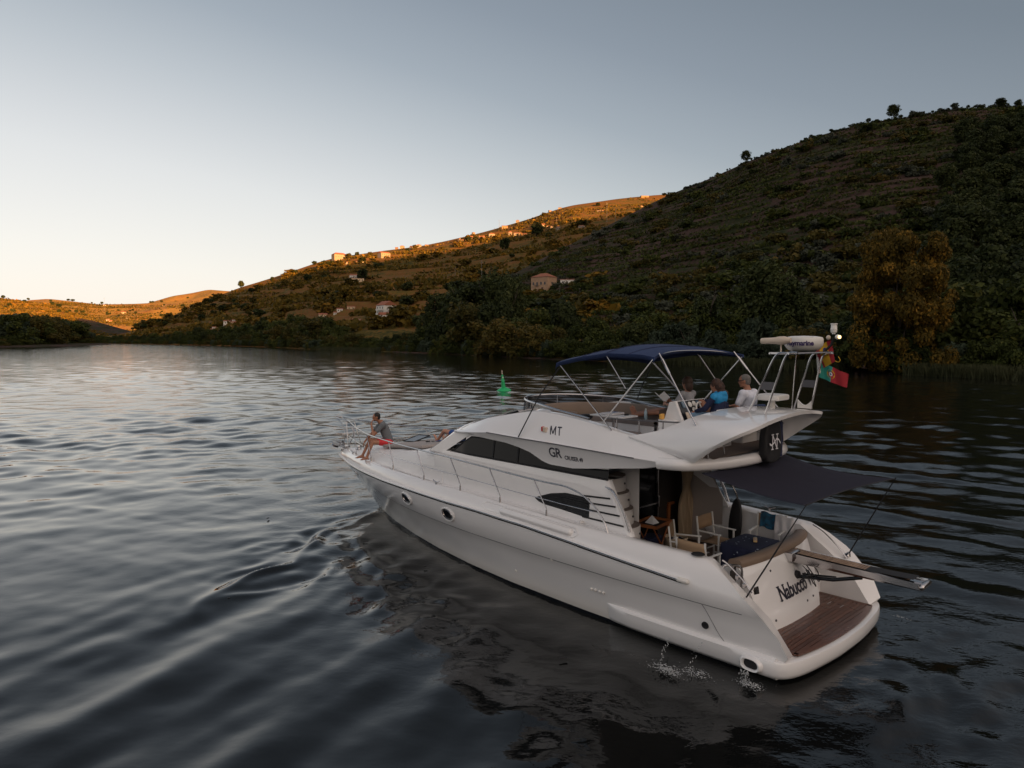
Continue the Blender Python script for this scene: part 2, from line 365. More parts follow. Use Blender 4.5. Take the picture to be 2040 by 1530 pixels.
    # wash zone ripples: aft and starboard of the boat
    sx = N(t, 'ShaderNodeSeparateXYZ'); t.links.new(g.outputs['Position'], sx.inputs[0])
    vv = math_n(t, 'ADD', math_n(t, 'MULTIPLY', math_n(t, 'SUBTRACT', sx.outputs['X'], BO.x), SV.x), math_n(t, 'MULTIPLY', math_n(t, 'SUBTRACT', sx.outputs['Y'], BO.y), SV.y))
    zr = N(t, 'ShaderNodeMapRange'); zr.inputs['From Min'].default_value = -7.0; zr.inputs['From Max'].default_value = 0.0; t.links.new(vv, zr.inputs['Value'])
    amp = math_n(t, 'ADD', math_n(t, 'MULTIPLY', zr.outputs[0], 1.3), math_n(t, 'MULTIPLY', pr.outputs[0], .30))
    far = N(t, 'ShaderNodeMapRange'); far.inputs['From Min'].default_value = 70; far.inputs['From Max'].default_value = 330; t.links.new(sx.outputs['Y'], far.inputs['Value'])
    h = math_n(t, 'ADD', math_n(t, 'MULTIPLY', math_n(t, 'MULTIPLY', fine, amp), .0045), math_n(t, 'MULTIPLY', math_n(t, 'MULTIPLY', mid, math_n(t, 'ADD', math_n(t, 'MULTIPLY', far.outputs[0], 1.0), math_n(t, 'ADD', .24, math_n(t, 'MULTIPLY', zr.outputs[0], .65)))), .018))
    h = math_n(t, 'ADD', h, math_n(t, 'MULTIPLY', math_n(t, 'MULTIPLY', big, far.outputs[0]), .07))
    b = N(t, 'ShaderNodeBump'); b.inputs['Strength'].default_value = 1; b.inputs['Distance'].default_value = 1.0
    t.links.new(h, b.inputs['Height']); t.links.new(b.outputs[0], p.inputs['Normal'])
    me = mesh_data('water', verts, faces, m)
    tag(link('water', me), kind='structure')
build_water()

# ------------------------------------------------------------------ terrain
def vnoise(x, y, seed=0):
    """smooth value noise, numpy"""
    xi = np.floor(x).astype(np.int64); yi = np.floor(y).astype(np.int64); xf = x - xi; yf = y - yi
    def h(a, b):
        n = (a * 374761393 + b * 668265263 + seed * 982451653) & 0x7fffffff
        n = ((n ^ (n >> 13)) * 1274126177) & 0x7fffffff
        return ((n ^ (n >> 16)) & 0xffff) / 65535.0
    u = xf * xf * (3 - 2 * xf); v = yf * yf * (3 - 2 * yf)
    return (h(xi, yi) * (1 - u) + h(xi + 1, yi) * u) * (1 - v) + (h(xi, yi + 1) * (1 - u) + h(xi + 1, yi + 1) * u) * v
def fbm(x, y, seed=0, o=4):
    s = 0; a = 1; t = 0
    for i in range(o): s = s + a * vnoise(x * 2 ** i, y * 2 ** i, seed + i); t += a; a *= .5
    return s / t
FPX, HZ = 1414.0, 676.0
def at_px(x, y, d): return ((x - 1020) / FPX * d, d, CAM_H + (HZ - y) / FPX * d)
def to_px(P):
    P = np.asarray(P, float); d = P[..., 1] * math.cos(PITCH) - (P[..., 2] - CAM_H) * math.sin(PITCH)
    return 1020 + FPX * P[..., 0] / d, 765 - FPX * (P[..., 1] * math.sin(PITCH) + (P[..., 2] - CAM_H) * math.cos(PITCH)) / d, d
class Hill:
    def __init__(s, name, mat, base, ridge, ns, nt_, back=None, power=1.0, flat=.03, rough=3.0, fs=.02, terr=0, seed=1, tback=.5, bend=None, tmask=None):
        base = np.array(base, float); ridge = np.array(ridge, float)
        s.k = len(base); q = np.linspace(0, s.k - 1, ns)
        ip = lambda A: np.stack([np.interp(q, np.arange(s.k), A[:, c]) for c in range(A.shape[1])], -1)
        def sm(A):                                  # round the corners of the guide lines
            w = max(3, ns // s.k // 2 | 1); pad = np.pad(A, ((w, w), (0, 0)), 'edge'); out = np.zeros_like(A)
            for j in range(-w // 2, w // 2 + 1): out += pad[w + j:w + j + len(A)]
            return out / len(range(-w // 2, w // 2 + 1))
        B = sm(ip(base)); Rg = sm(ip(ridge))
        t = np.concatenate([[-.06, -.02], np.linspace(0, 1, nt_), 1 + np.linspace(.02, tback, 10)])
        T = t[None, :]; 
        X = B[:, :1] + (Rg[:, :1] - B[:, :1]) * T; Y = B[:, 1:2] + (Rg[:, 1:2] - B[:, 1:2]) * T
        tt = np.clip((T - flat) / (1 - flat), 0, 1)
        prof = np.where(T <= 1, tt ** power, 1 - ((T - 1) / tback) ** 1.6 * .9)
        Z = Rg[:, 2:3] * prof + np.where(T < 0, T * 40, 0) + .45 * np.clip(T / .01, 0, 1)
        f = fbm(X * fs, Y * fs, seed, 4) - .5
        env = np.clip(T / .12, 0, 1) * np.clip((1.02 - T) / .12, .08, 1)
        Z = Z + f * rough * env * np.clip(Rg[:, 2:3] / 40, .15, 1)
        if terr:
            st = terr; fr = Z / st + .8 * fbm(X * .012, Y * .012, seed + 9, 2); k = np.floor(fr); r_ = fr - k
            zt = (k + np.clip((r_ - .62) / .38, 0, 1)) * st - (fr - Z / st) * st
            mask = np.clip(T / .1, 0, 1) * np.clip((1.0 - T) / .05, 0, 1)
            if tmask is not None: mask = mask * tmask(X, Y)
            Z = Z * (1 - .75 * mask) + zt * .75 * mask
        s.P = np.stack([X + 0 * Z, Y + 0 * Z, Z], -1); s.t = t; s.ns = ns; s.nt = len(t)
        s.obj = link(name, mesh_data(name, s.P.reshape(-1, 3), grid_faces(ns, s.nt)[:, ::-1], mat)); tag(s.obj, kind='structure')
        s.px, s.py, s.pd = to_px(s.P)
        s.front = (s.t <= 1.0)[None, :] & (s.pd > 1)
    def at(s, q, t):
        """q in 0..1 along the hill, t 0..1 from the water to the ridge"""
        i = q * (s.ns - 1); j = np.interp(t, s.t, np.arange(s.nt)); i0 = int(min(i, s.ns - 2)); j0 = int(min(j, s.nt - 2)); a, b = i - i0, j - j0
        P = s.P; return Vector((P[i0, j0] * (1 - a) + P[i0 + 1, j0] * a) * (1 - b) + (P[i0, j0 + 1] * (1 - a) + P[i0 + 1, j0 + 1] * a) * b)
    def hit(s, x, y):
        """the ground point of this hill that the photograph shows at (x, y)"""
        d = (s.px - x) ** 2 + (s.py - y) ** 2 + np.where(s.front, 0, 1e9); k = np.unravel_index(np.argmin(d), d.shape); return Vector(s.P[k])

def groundmat(name, cols, terr_lines=True, scale=.02, zs=.33):
    m = bpy.data.materials.new(name); m.use_nodes = True; t = m.node_tree; p = t.nodes['Principled BSDF']
    g = N(t, 'ShaderNodeNewGeometry')
    n = N(t, 'ShaderNodeTexNoise'); n.inputs['Scale'].default_value = scale; n.inputs['Detail'].default_value = 6; n.inputs['Roughness'].default_value = .65
    t.links.new(g.outputs['Position'], n.inputs['Vector'])
    mp = N(t, 'ShaderNodeMapping'); mp.inputs['Scale'].default_value = (.05, .05, zs); t.links.new(g.outputs['Position'], mp.inputs[0])
    n2 = N(t, 'ShaderNodeTexNoise'); n2.inputs['Scale'].default_value = 1.0; n2.inputs['Detail'].default_value = 5; n2.inputs['Roughness'].default_value = .7
    t.links.new(mp.outputs[0], n2.inputs['Vector'])
    f = math_n(t, 'ADD', math_n(t, 'MULTIPLY', n.outputs['Fac'], .55), math_n(t, 'MULTIPLY', n2.outputs['Fac'], .5))
    n3 = N(t, 'ShaderNodeTexNoise'); n3.inputs['Scale'].default_value = .5; n3.inputs['Detail'].default_value = 4; t.links.new(g.outputs['Position'], n3.inputs['Vector'])
    f = math_n(t, 'ADD', f, math_n(t, 'MULTIPLY', math_n(t, 'SUBTRACT', n3.outputs['Fac'], .5), .35))
    r_ = N(t, 'ShaderNodeValToRGB'); t.links.new(f, r_.inputs[0]); e = r_.color_ramp.elements
    while len(e) < len(cols): e.new(.5)
    for el, (pos, c) in zip(e, cols): el.position = pos; el.color = (*c, 1)
    t.links.new(r_.outputs[0], p.inputs['Base Color']); p.inputs['Roughness'].default_value = .95; p.inputs['Specular IOR Level'].default_value = .1
    b = N(t, 'ShaderNodeBump'); b.inputs['Strength'].default_value = .8; b.inputs['Distance'].default_value = 1.0
    t.links.new(n3.outputs['Fac'], b.inputs['Height']); t.links.new(b.outputs[0], p.inputs['Normal'])
    return m
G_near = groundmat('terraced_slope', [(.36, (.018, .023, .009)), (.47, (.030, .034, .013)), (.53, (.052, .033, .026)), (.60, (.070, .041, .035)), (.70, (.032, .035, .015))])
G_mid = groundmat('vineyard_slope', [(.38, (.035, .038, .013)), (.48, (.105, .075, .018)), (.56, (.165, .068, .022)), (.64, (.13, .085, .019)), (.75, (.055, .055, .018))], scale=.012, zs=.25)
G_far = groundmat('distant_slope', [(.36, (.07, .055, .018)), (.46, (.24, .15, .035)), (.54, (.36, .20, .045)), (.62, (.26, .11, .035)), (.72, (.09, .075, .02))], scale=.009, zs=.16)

def shore(x):   # right bank: pixel column -> (X, Y)
    d = np.interp(x, [100, 180, 250, 450, 640, 800, 1000, 1100, 1300, 1600, 1800, 2040], [1000, 884, 785, 544, 337, 272, 200, 176, 148, 116, 103, 89])
    return ((x - 1020) / FPX * d, d)
A_cols = [(780, 703, 285), (840, 680, 340), (900, 640, 420), (960, 594, 480), (1020, 550, 520), (1100, 508, 560), (1200, 458, 600), (1320, 398, 620), (1400, 365, 560),
          (1500, 323, 500), (1600, 287, 460), (1700, 259, 430), (1780, 246, 410), (1900, 229, 400), (2040, 226, 400), (2250, 224, 400)]
A_base = [shore(c[0]) for c in A_cols[:-1]] + [(74, 74)]
A_ridge = [at_px(*c) for c in A_cols]
A_base += [(92, 45), (110, 0), (130, -80), (150, -200), (165, -500), (160, -1200)]
A_ridge += [(440, 300, 140), (520, 180, 150), (600, 0, 170), (700, -300, 200), (780, -700, 220), (800, -1300, 240)]
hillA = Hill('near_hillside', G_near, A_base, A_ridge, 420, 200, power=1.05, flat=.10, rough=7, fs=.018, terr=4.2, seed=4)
M_cols = [(60, 682, 1000), (180, 676, 1000), (260, 663, 1000), (330, 637, 1100), (400, 605, 1150), (480, 574, 1200), (560, 550, 1230), (640, 522, 1270), (680, 513, 1300), (760, 503, 1330),
          (850, 492, 1370), (960, 467, 1400), (1050, 442, 1430), (1130, 415, 1450), (1240, 400, 1480), (1320, 392, 1500), (1500, 380, 1520), (1800, 370, 1540)]
M_base = [shore(max(c[0], 100)) for c in M_cols[:-3]] + [(40, 190), (60, 230), (100, 300)]
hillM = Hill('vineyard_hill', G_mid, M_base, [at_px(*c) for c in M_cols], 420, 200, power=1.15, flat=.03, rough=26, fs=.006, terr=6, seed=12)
F1 = [(-320, 590, 1500), (-100, 588, 1500), (0, 594, 1500), (60, 601, 1500), (110, 608, 1500), (170, 634, 1450), (220, 656, 1400), (290, 676, 1380)]
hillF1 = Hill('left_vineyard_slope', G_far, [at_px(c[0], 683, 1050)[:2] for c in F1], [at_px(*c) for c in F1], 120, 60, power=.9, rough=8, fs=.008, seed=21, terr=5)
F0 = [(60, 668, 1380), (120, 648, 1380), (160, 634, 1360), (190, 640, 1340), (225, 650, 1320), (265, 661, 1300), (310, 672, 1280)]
hillF0 = Hill('shade_toned_spur', G_near, [at_px(c[0] + 10, 684, 1120)[:2] for c in F0], [at_px(*c) for c in F0], 70, 40, power=.9, rough=6, fs=.01, seed=71, terr=5)  # dark ground colour stands in for the shade on this spur
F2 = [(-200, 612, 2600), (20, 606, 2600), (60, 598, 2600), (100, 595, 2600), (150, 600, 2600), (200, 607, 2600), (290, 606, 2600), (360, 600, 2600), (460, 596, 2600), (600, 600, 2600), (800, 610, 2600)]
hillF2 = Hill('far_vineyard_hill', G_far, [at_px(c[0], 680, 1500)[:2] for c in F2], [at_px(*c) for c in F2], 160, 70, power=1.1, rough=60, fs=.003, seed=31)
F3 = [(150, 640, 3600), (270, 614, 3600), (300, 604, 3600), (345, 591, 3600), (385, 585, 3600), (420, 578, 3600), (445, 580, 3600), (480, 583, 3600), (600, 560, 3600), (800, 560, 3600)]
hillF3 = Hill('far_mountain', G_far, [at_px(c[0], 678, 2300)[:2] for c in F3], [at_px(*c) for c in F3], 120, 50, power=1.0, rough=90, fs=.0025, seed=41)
# unseen ridge added behind the camera to the right to shade river and boat
BK = [(2700, 1400, 60), (2600, 700, 250), (2300, 200, 420), (2000, -300, 440), (1700, -900, 418), (1500, -1250, 396), (1390, -1500, 384), (1180, -1760, 352), (800, -2100, 340), (200, -2500, 355), (-500, -2700, 340), (-1100, -2800, 330), (-1800, -2800, 200)]
hillB = Hill('shade_ridge_behind', G_near, [(x * .55, y * .55) for x, y, z in BK], BK, 120, 30, power=1.2, rough=14, fs=.006, seed=51)
# left bank: a low strip of land under the trees
LB = [(-520, 420), (-420, 385), (-340, 372), (-312, 385), (-330, 520), (-350, 600), (-380, 680), (-420, 720)]
lbr = [(-900, 700, 16), (-850, 720, 16), (-800, 760, 14), (-780, 800, 12), (-760, 860, 10), (-700, 900, 8), (-660, 960, 6), (-640, 1000, 4)]
hillL = Hill('left_bank', G_near, LB, lbr, 60, 30, power=.7, rough=2, fs=.02, seed=61)
# ------------------------------------------------------------------ vegetation
def leaves(centers, radii, n, size, up=.35, flat=.75, r=None, aspect=1.6, drop=0.0):
    """n leaf-clump cards spread through the outer part of each clump"""
    r = r or rng; k = r.integers(0, len(centers), n); c = centers[k]; R_ = radii[k]
    d = r.normal(size=(n, 3)); d /= np.linalg.norm(d, axis=1)[:, None]
    p = c + d * R_[:, None] * (r.uniform(.25, 1.0, n) ** .45)[:, None] * np.array([1, 1, flat]); p[:, 2] -= drop * r.uniform(0, 1, n)
    nm = d + r.normal(size=(n, 3)) * .55 + np.array([0, 0, up]); nm /= np.linalg.norm(nm, axis=1)[:, None]
    a = np.cross(nm, r.normal(size=(n, 3))); a /= np.linalg.norm(a, axis=1)[:, None]; b = np.cross(nm, a)
    s = size * r.uniform(.55, 1.35, n)[:, None]; a = a * s * .5 * aspect; b = b * s * .5
    v = np.stack([p - a, p - b * .9, p + a, p + b], 1).reshape(-1, 3); return v, np.arange(4 * n).reshape(-1, 4)
def crown(kind, seed, n, size, mat):
    r = np.random.default_rng(seed)
    if kind == 'round':
        m = 34; d = r.normal(size=(m, 3)); d /= np.linalg.norm(d, axis=1)[:, None]; c = d * r.uniform(.35, 1, m)[:, None] ** .5 * np.array([.34, .34, .36]) + [0, 0, .58]; rad = r.uniform(.10, .20, m)
    elif kind == 'bushy':
        m = 30; c = np.stack([r.normal(0, .30, m), r.normal(0, .30, m), r.uniform(.08, .80, m)], 1); c[:, :2] *= (1.05 - .55 * c[:, 2:3]); rad = r.uniform(.13, .24, m)
    elif kind == 'tall':
        m = 34; z = r.uniform(.10, .95, m); w = .17 * np.sin(np.pi * (z * .85 + .12)) ** .6; an = r.uniform(0, 6.28, m); c = np.stack([w * np.cos(an), w * np.sin(an), z], 1); rad = r.uniform(.055, .11, m)
    elif kind == 'willow':
        m = 32; z = r.uniform(.25, .88, m); an = r.uniform(0, 6.28, m); w = r.uniform(.1, .42, m); c = np.stack([w * np.cos(an), w * np.sin(an), z * (1 - .3 * w)], 1); rad = r.uniform(.10, .17, m)
    elif kind == 'shrub':
        m = 14; c = np.stack([r.normal(0, .36, m), r.normal(0, .36, m), r.uniform(.15, .62, m)], 1); rad = r.uniform(.18, .36, m)
    v, f = leaves(c, rad, n, size, r=r, flat=(1.5 if kind == 'tall' else .8), aspect=(2.6 if kind in ('willow',) else 1.5), drop=(.14 if kind == 'willow' else 0))
    v[:, 2] = np.maximum(v[:, 2], -.03)
    return mesh_data(kind + '_crown', v, f, mat, smooth=False)
def trunkmesh(seed, mat, spread=.28, rad=.022, top=.75):
    r = random.Random(seed); m = MB(); base = [Vector((r.uniform(-.02, .02) * k, r.uniform(-.02, .02) * k, top * k / 6)) for k in range(7)]
    base[0].z = -.06
    m.tube(base, [rad * (1.15 - k * .15) for k in range(7)], 7)
    for k in range(6):
        p = base[1 + k % 5]; a = r.uniform(0, 6.28); e = p + Vector((math.cos(a) * spread * r.uniform(.6, 1), math.sin(a) * spread * r.uniform(.6, 1), r.uniform(.15, .3)))
        mid = p.lerp(e, .5) + Vector((0, 0, -.03)); m.tube([p, mid, e], [rad * .55, rad * .35, rad * .12], 5)
    return m.data('trunk', mat)
LM = {
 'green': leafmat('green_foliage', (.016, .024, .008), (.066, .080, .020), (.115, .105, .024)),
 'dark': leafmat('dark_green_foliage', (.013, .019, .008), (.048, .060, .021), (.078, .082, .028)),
 'willow': leafmat('willow_foliage', (.022, .033, .021), (.060, .080, .050), (.09, .11, .07)),
 'yellow': leafmat('yellowing_foliage', (.034, .036, .010), (.095, .075, .019), (.15, .095, .024)),
 'orange': leafmat('autumn_foliage', (.022, .022, .007), (.105, .072, .014), (.27, .150, .024), scale=.30),
 'olive': leafmat('olive_foliage', (.030, .036, .026), (.080, .088, .062), (.12, .13, .10)),
 'poplar': leafmat('poplar_foliage', (.020, .030, .012), (.070, .084, .030), (.11, .115, .04)),
 'vine': leafmat('vine_leaves', (.022, .026, .009), (.066, .058, .018), (.10, .05, .018)),
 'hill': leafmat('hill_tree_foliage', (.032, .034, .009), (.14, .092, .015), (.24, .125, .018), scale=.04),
 'reed': leafmat('reed_blades', (.030, .036, .018), (.075, .080, .040), (.11, .10, .05)),
}
BARK = pmat('bark', (.055, .042, .032), .9, var=.5, vscale=8)
KINDS = {}
def proto(key, kind, mat, n, size, nvar=3, seed0=0):
    KINDS[key] = [(crown(kind, seed0 + 11 * i + len(KINDS) * 101, n, size, LM[mat]), trunkmesh(seed0 + i + 5 * len(KINDS), BARK, top=(.9 if kind == 'tall' else .7), spread=(.10 if kind == 'tall' else .26), rad=(.014 if kind == 'tall' else .022))) for i in range(nvar)]
proto('green_tree', 'bushy', 'green', 3600, .050, 3); proto('dark_tree', 'round', 'dark', 3600, .048, 3); proto('willow_tree', 'willow', 'willow', 3800, .050, 2)
proto('yellow_tree', 'bushy', 'yellow', 3400, .050, 2); proto('poplar_tree', 'tall', 'poplar', 3600, .030, 3)
proto('shrub', 'shrub', 'green', 420, .17, 3); proto('olive_shrub', 'shrub', 'olive', 420, .17, 3); proto('yellow_shrub', 'shrub', 'yellow', 420, .17, 2); proto('oak', 'round', 'dark', 2200, .058, 3)
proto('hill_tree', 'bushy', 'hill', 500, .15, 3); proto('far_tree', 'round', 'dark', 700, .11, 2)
def tree(name, key, pos, H, W, label, group, cat='tree', parts=True):
    cr_, tr_ = random.choice(KINDS[key]); rz = random.uniform(0, 6.28)
    if parts:
        r_ = bpy.data.objects.new(name, None); col.objects.link(r_); r_.empty_display_size = .5
        link('crown', cr_, r_); link('trunk', tr_, r_)
    else: r_ = link(name, cr_)
    r_.location = pos; r_.rotation_euler = (0, 0, rz); r_.scale = (W, W, H); tag(r_, label, cat, group); return r_
ALLP = {h: h.P[:, :, :].reshape(-1, 3) for h in (hillA, hillM, hillL)}
def gz(h, x, y): P = ALLP[h]; k = np.argmin((P[:, 0] - x) ** 2 + (P[:, 1] - y) ** 2); return float(P[k, 2])
def shore_dir(x):
    a = np.array(shore(x + 5)); b = np.array(shore(x - 5)); d = (a - b); d /= np.linalg.norm(d); return np.array([-d[1], d[0]])     # inland normal
HB = ip_ = lambda x: float(np.interp(x, [150, 250, 300, 400, 500, 600, 640, 700, 760, 830, 860, 950, 1010, 1050, 1200, 1350, 1450, 1500, 1600, 1700, 1900, 2040, 2400],
                                      [8, 8, 9, 11, 13, 17, 15, 9, 6, 9, 22, 25, 25, 16, 14.5, 13, 12, 13, 13, 13, 16, 17, 17]))
def zone(x):
    for lim, t_ in ((450, 'at the far end'), (640, 'below the hill end'), (740, 'below the cottages'), (850, 'before the white house'), (950, 'right of the white house'), (1050, 'left below the stone house'),
                    (1200, 'left above the canopy'), (1400, 'above the canopy'), (1550, 'left of the radar'), (1700, 'behind the radar'), (1900, 'near the big autumn tree')):
        if x < lim: return t_
    return 'at the right edge'
BT = {'green_tree': ('bank_tree', 'bushy green tree'), 'dark_tree': ('bank_tree', 'dark round-crowned tree'), 'willow_tree': ('willow_tree', 'grey-green willow'), 'yellow_tree': ('autumn_tree', 'yellow-brown autumn tree'), 'poplar_tree': ('poplar_tree', 'slim upright poplar')}
def bank_pos(x, inland):
    s_ = np.array(shore(x)); P = s_ + shore_dir(x) * inland; return P, 1020 + FPX * P[0] / P[1]
def bank_tree(x, inland, H, key, wr=.9, row=2):
    """x: image column at which the tree should stand, inland: metres from the water"""
    xs = x
    for _ in range(6): P, px = bank_pos(xs, inland); xs += (x - px) * .8
    P, px = bank_pos(xs, inland)
    h = hillA if x > 850 else hillM
    z = gz(h, P[0], P[1]) if inland > 3 else .3
    z = min(z, .3 + inland * .25); nm, lb = BT[key]; rw = ('at the water edge ', 'in the middle row ', 'in the back row ')[row]
    return tree(nm, key, (P[0], P[1], z - .3), H, H * wr * random.uniform(.85, 1.15), lb + ' ' + rw + zone(x), lb + 's ' + rw + zone(x), 'tree')
random.seed(11)
def stepx(x, m):
    a = np.array(shore(x)); b = np.array(shore(x + 5)); return 5 * m / max(.01, np.linalg.norm(b - a))
for row, (inl, hf, sp) in enumerate(((.8, .42, .52), (7, .75, .74), (16, 1.0, .72))):
    x = 190.0
    while x < 2330:
        H = HB(x) * hf * random.uniform(.75, 1.12)
        if row == 0: H = min(H, 5.5)
        u_ = random.random()
        if 1310 < x < 1660 and row < 2: key = 'willow_tree' if u_ < .75 else 'green_tree'
        elif row == 0: key = 'yellow_tree' if u_ < .30 and x < 1250 else 'green_tree' if u_ < .8 else 'willow_tree'
        elif 830 < x < 1040 and row == 2: key = 'dark_tree' if u_ < .3 else 'poplar_tree' if u_ < .6 else 'green_tree'
        else: key = 'green_tree' if u_ < .60 else 'dark_tree' if u_ < .86 else 'yellow_tree'
        if not (1700 < x < 1885 and row < 2): bank_tree(x, inl + random.uniform(-1, 3), H, key, .9 if key != 'poplar_tree' else .8, row)
        x += stepx(x, max(3.5, H * sp) * (1.6 if x < 450 else 1))
for x, H in ((1398, 15), (1412, 17), (1424, 14), (1495, 19), (1510, 21), (1528, 20), (1545, 21), (1562, 19), (1580, 17), (1598, 15), (905, 24), (925, 25), (955, 26), (975, 27), (1000, 27), (1018, 25)): bank_tree(x, 22 + random.uniform(-3, 3), H, 'poplar_tree', .95)
for x, H, i in ((1010, 12.5, 3), (1045, 11, 3), (1075, 10, 4), (985, 9, 2), (590, 15, 6), (630, 17, 7), (565, 13, 6), (700, 9, 4), (665, 8, 4), (1625, 8, 3)): bank_tree(x, i, H, 'yellow_tree', 1.05)
# the big autumn tree
def hero():
    r = np.random.default_rng(5); m = 135; z = r.uniform(.06, .93, m); an = r.uniform(0, 6.28, m)
    prof = np.interp(z, [.0, .15, .35, .6, .8, .95], [.55, .64, .52, .45, .40, .24]); w = prof * r.uniform(.05, 1, m) ** .6
    c = np.stack([w * np.cos(an), w * np.sin(an), z], 1); rad = r.uniform(.065, .125, m)
    v, f = leaves(c, rad, 42000, .019, r=r); v[:, 2] = np.maximum(v[:, 2], 0)
    return mesh_data('autumn_crown', v, f, LM['orange'], smooth=False)
s_ = np.array([57.0, 104.5])
big = bpy.data.objects.new('big_autumn_tree', None); col.objects.link(big); big.location = (s_[0], s_[1], .2); big.scale = (13.8, 13.8, 21.3)
tag(big, 'tallest tree of the right bank, with rusty orange autumn leaves', 'tree'); link('crown', hero(), big); link('trunk', trunkmesh(77, BARK), big)
for x, i, H in ((1712, 4, 10), (1752, 2, 9), (1780, 2, 7.5), (1800, 1.5, 4), (1845, 2, 4.5), (1690, 10, 9)): bank_tree(x, i, H, 'dark_tree' if i > 3 else 'green_tree', 1.0)
# left bank
random.seed(5)
for i in range(54):
    f = random.random(); a = np.array([-318, 385]); b = np.array([-418, 712]); p = a + (b - a) * f ** 1.2 + np.array([-1, .1]) * random.choice((2, 9, 18, 30)) * random.uniform(.8, 1.2)
    H = (29 if .25 < f < .95 else 22) * random.uniform(.75, 1.05); H *= 1 - .35 * max(0, f - .85) / .15
    k = random.choice(('green_tree', 'green_tree', 'yellow_tree', 'willow_tree', 'yellow_tree'))
    tree('left_bank_tree', k, (p[0], p[1], .0), H, H * random.uniform(.8, 1.1), 'bushy tree in the left bank clump, ' + ('left end' if f < .3 else 'middle' if f < .65 else 'tip towards the river'), 'left bank clump ' + ('left end' if f < .3 else 'middle' if f < .65 else 'tip'))
for i in range(22):
    f = i / 21; a = np.array([-312, 380]); b = np.array([-412, 715]); p = a + (b - a) * f
    tree('left_bank_bush', 'yellow_tree' if i % 3 == 0 else 'green_tree', (p[0], p[1], -.2), random.uniform(5, 9), random.uniform(7, 11), 'low bush at the water edge of the left bank', 'bushes along the left bank', 'bush')
# near hillside: shrubs and olives on the terraces, a dark wood at the right
random.seed(21)
def put(h, x, y): return h.hit(x, y)
cnt = {'shrub': 0, 'olive_shrub': 0, 'yellow_shrub': 0, 'oak': 0}
def ridge_y(x): return float(np.interp(x, [c[0] for c in A_cols], [c[1] for c in A_cols]))
def hz_(y): return 'in the upper part' if y < 380 else 'in the middle part' if y < 540 else 'in the lower part'
def sz_(x, y):
    h = (y - ridge_y(x)) / (690 - ridge_y(x)); a = 'near the crest' if h < .25 else 'at half height' if h < .6 else 'just above the bank trees'
    return a + ' ' + ('left of the stone house' if x < 1050 else 'right of the stone house' if x < 1300 else 'above the blue canopy' if x < 1500 else 'above the radar' if x < 1700 else 'above the big autumn tree' if x < 1900 else 'at the right edge')
tries = 0
while tries < 6000 and sum(cnt.values()) < 1000:
    tries += 1; x = random.uniform(900, 2200); ry = ridge_y(x); y = ry + 3 + (690 - ry) * random.random() ** 1.15
    if y > 700: continue
    wood = x > 1875 + (max(0, 480 - y)) * .10 * 0 + (y < 330) * 40 - max(0, y - 500) * .3 and y > 262
    p = put(hillA, x, y)
    if p.z < 5: continue
    g_ = float(fbm(np.array([p.x * .018]), np.array([p.y * .018 + p.z * .05]), 77, 3)[0])
    if wood:
        if cnt['oak'] >= 230: continue
        cnt['oak'] += 1; H = random.uniform(7, 12); tree('hillside_oak', 'oak', p - Vector((0, 0, .5)), H, H * random.uniform(.9, 1.2), 'dark oak ' + hz_(y) + ' of the wood on the right edge of the hillside', 'oaks ' + hz_(y) + ' of the hillside wood', parts=False); continue
    if g_ < .42 and random.random() < .75: continue
    u_ = random.random(); k = 'olive_shrub' if u_ < .38 else 'shrub' if u_ < .72 else 'yellow_shrub'
    if cnt[k] >= 290: continue
    cnt[k] += 1; H = random.uniform(1.8, 4.6) * (1.2 if k != 'olive_shrub' else 1.0) * random.choice((1, 1, 1.3))
    nm, lb, gr = {'shrub': ('shrub', 'dark green shrub on the terraces', 'green shrubs on the hillside terraces'), 'olive_shrub': ('olive_tree', 'silvery olive tree on the terraces', 'olive trees on the hillside terraces'),
                  'yellow_shrub': ('yellow_shrub', 'yellowing shrub on the terraces', 'yellowing shrubs on the hillside terraces')}[k]
    tree(nm, k, p - Vector((0, 0, .3)), H, H * random.uniform(.9, 1.3), lb + ', ' + sz_(x, y), gr + ' ' + sz_(x, y), 'shrub' if k != 'olive_shrub' else 'tree', parts=False)
# trees that stand out against the sky on the ridge
for x, H, W, k, lb in ((1781, 8.5, 8.5, 'oak', 'dark round tree standing alone and tallest on the skyline'), (1731, 3.2, 3.4, 'oak', 'small tree on the skyline left of the tall one'), (1820, 4.0, 4.5, 'olive_shrub', 'loose olive on the skyline just right of the tall dark tree'),
                       (1904, 4.2, 5, 'oak', 'round bush on the skyline above the dark wood'), (1488, 9, 9, 'oak', 'bushy dark tree on the ridge above the slope middle'), (1995, 5.5, 8, 'oak', 'wide tree crown on the skyline near the right edge'), (2030, 4.5, 5, 'oak', 'tree on the skyline at the right edge')):
    i = np.argmin(np.abs(hillA.px[:, 2 + 199] - x) + 1e6 * (hillA.pd[:, 201] < 1)); p = Vector(hillA.P[i, 201]); tree('skyline_tree', k, p - Vector((0, 0, .4)), H, W, lb, None)
random.seed(31)
for i in range(170):
    x = random.uniform(1330, 2100); i_ = np.argmin(np.abs(hillA.px[:, 201] - x) + 1e6 * (hillA.pd[:, 201] < 1)); p = Vector(hillA.P[i_, 201 - random.randint(0, 3)]); H = random.uniform(.9, 2.6)
    tree('ridge_bush', random.choice(('shrub', 'olive_shrub', 'oak')), p - Vector((0, 0, .3)), H, H * random.uniform(1, 1.6), 'small bush along the crest of the near hill', 'bushes along the crest of the near hill', 'bush', parts=False)
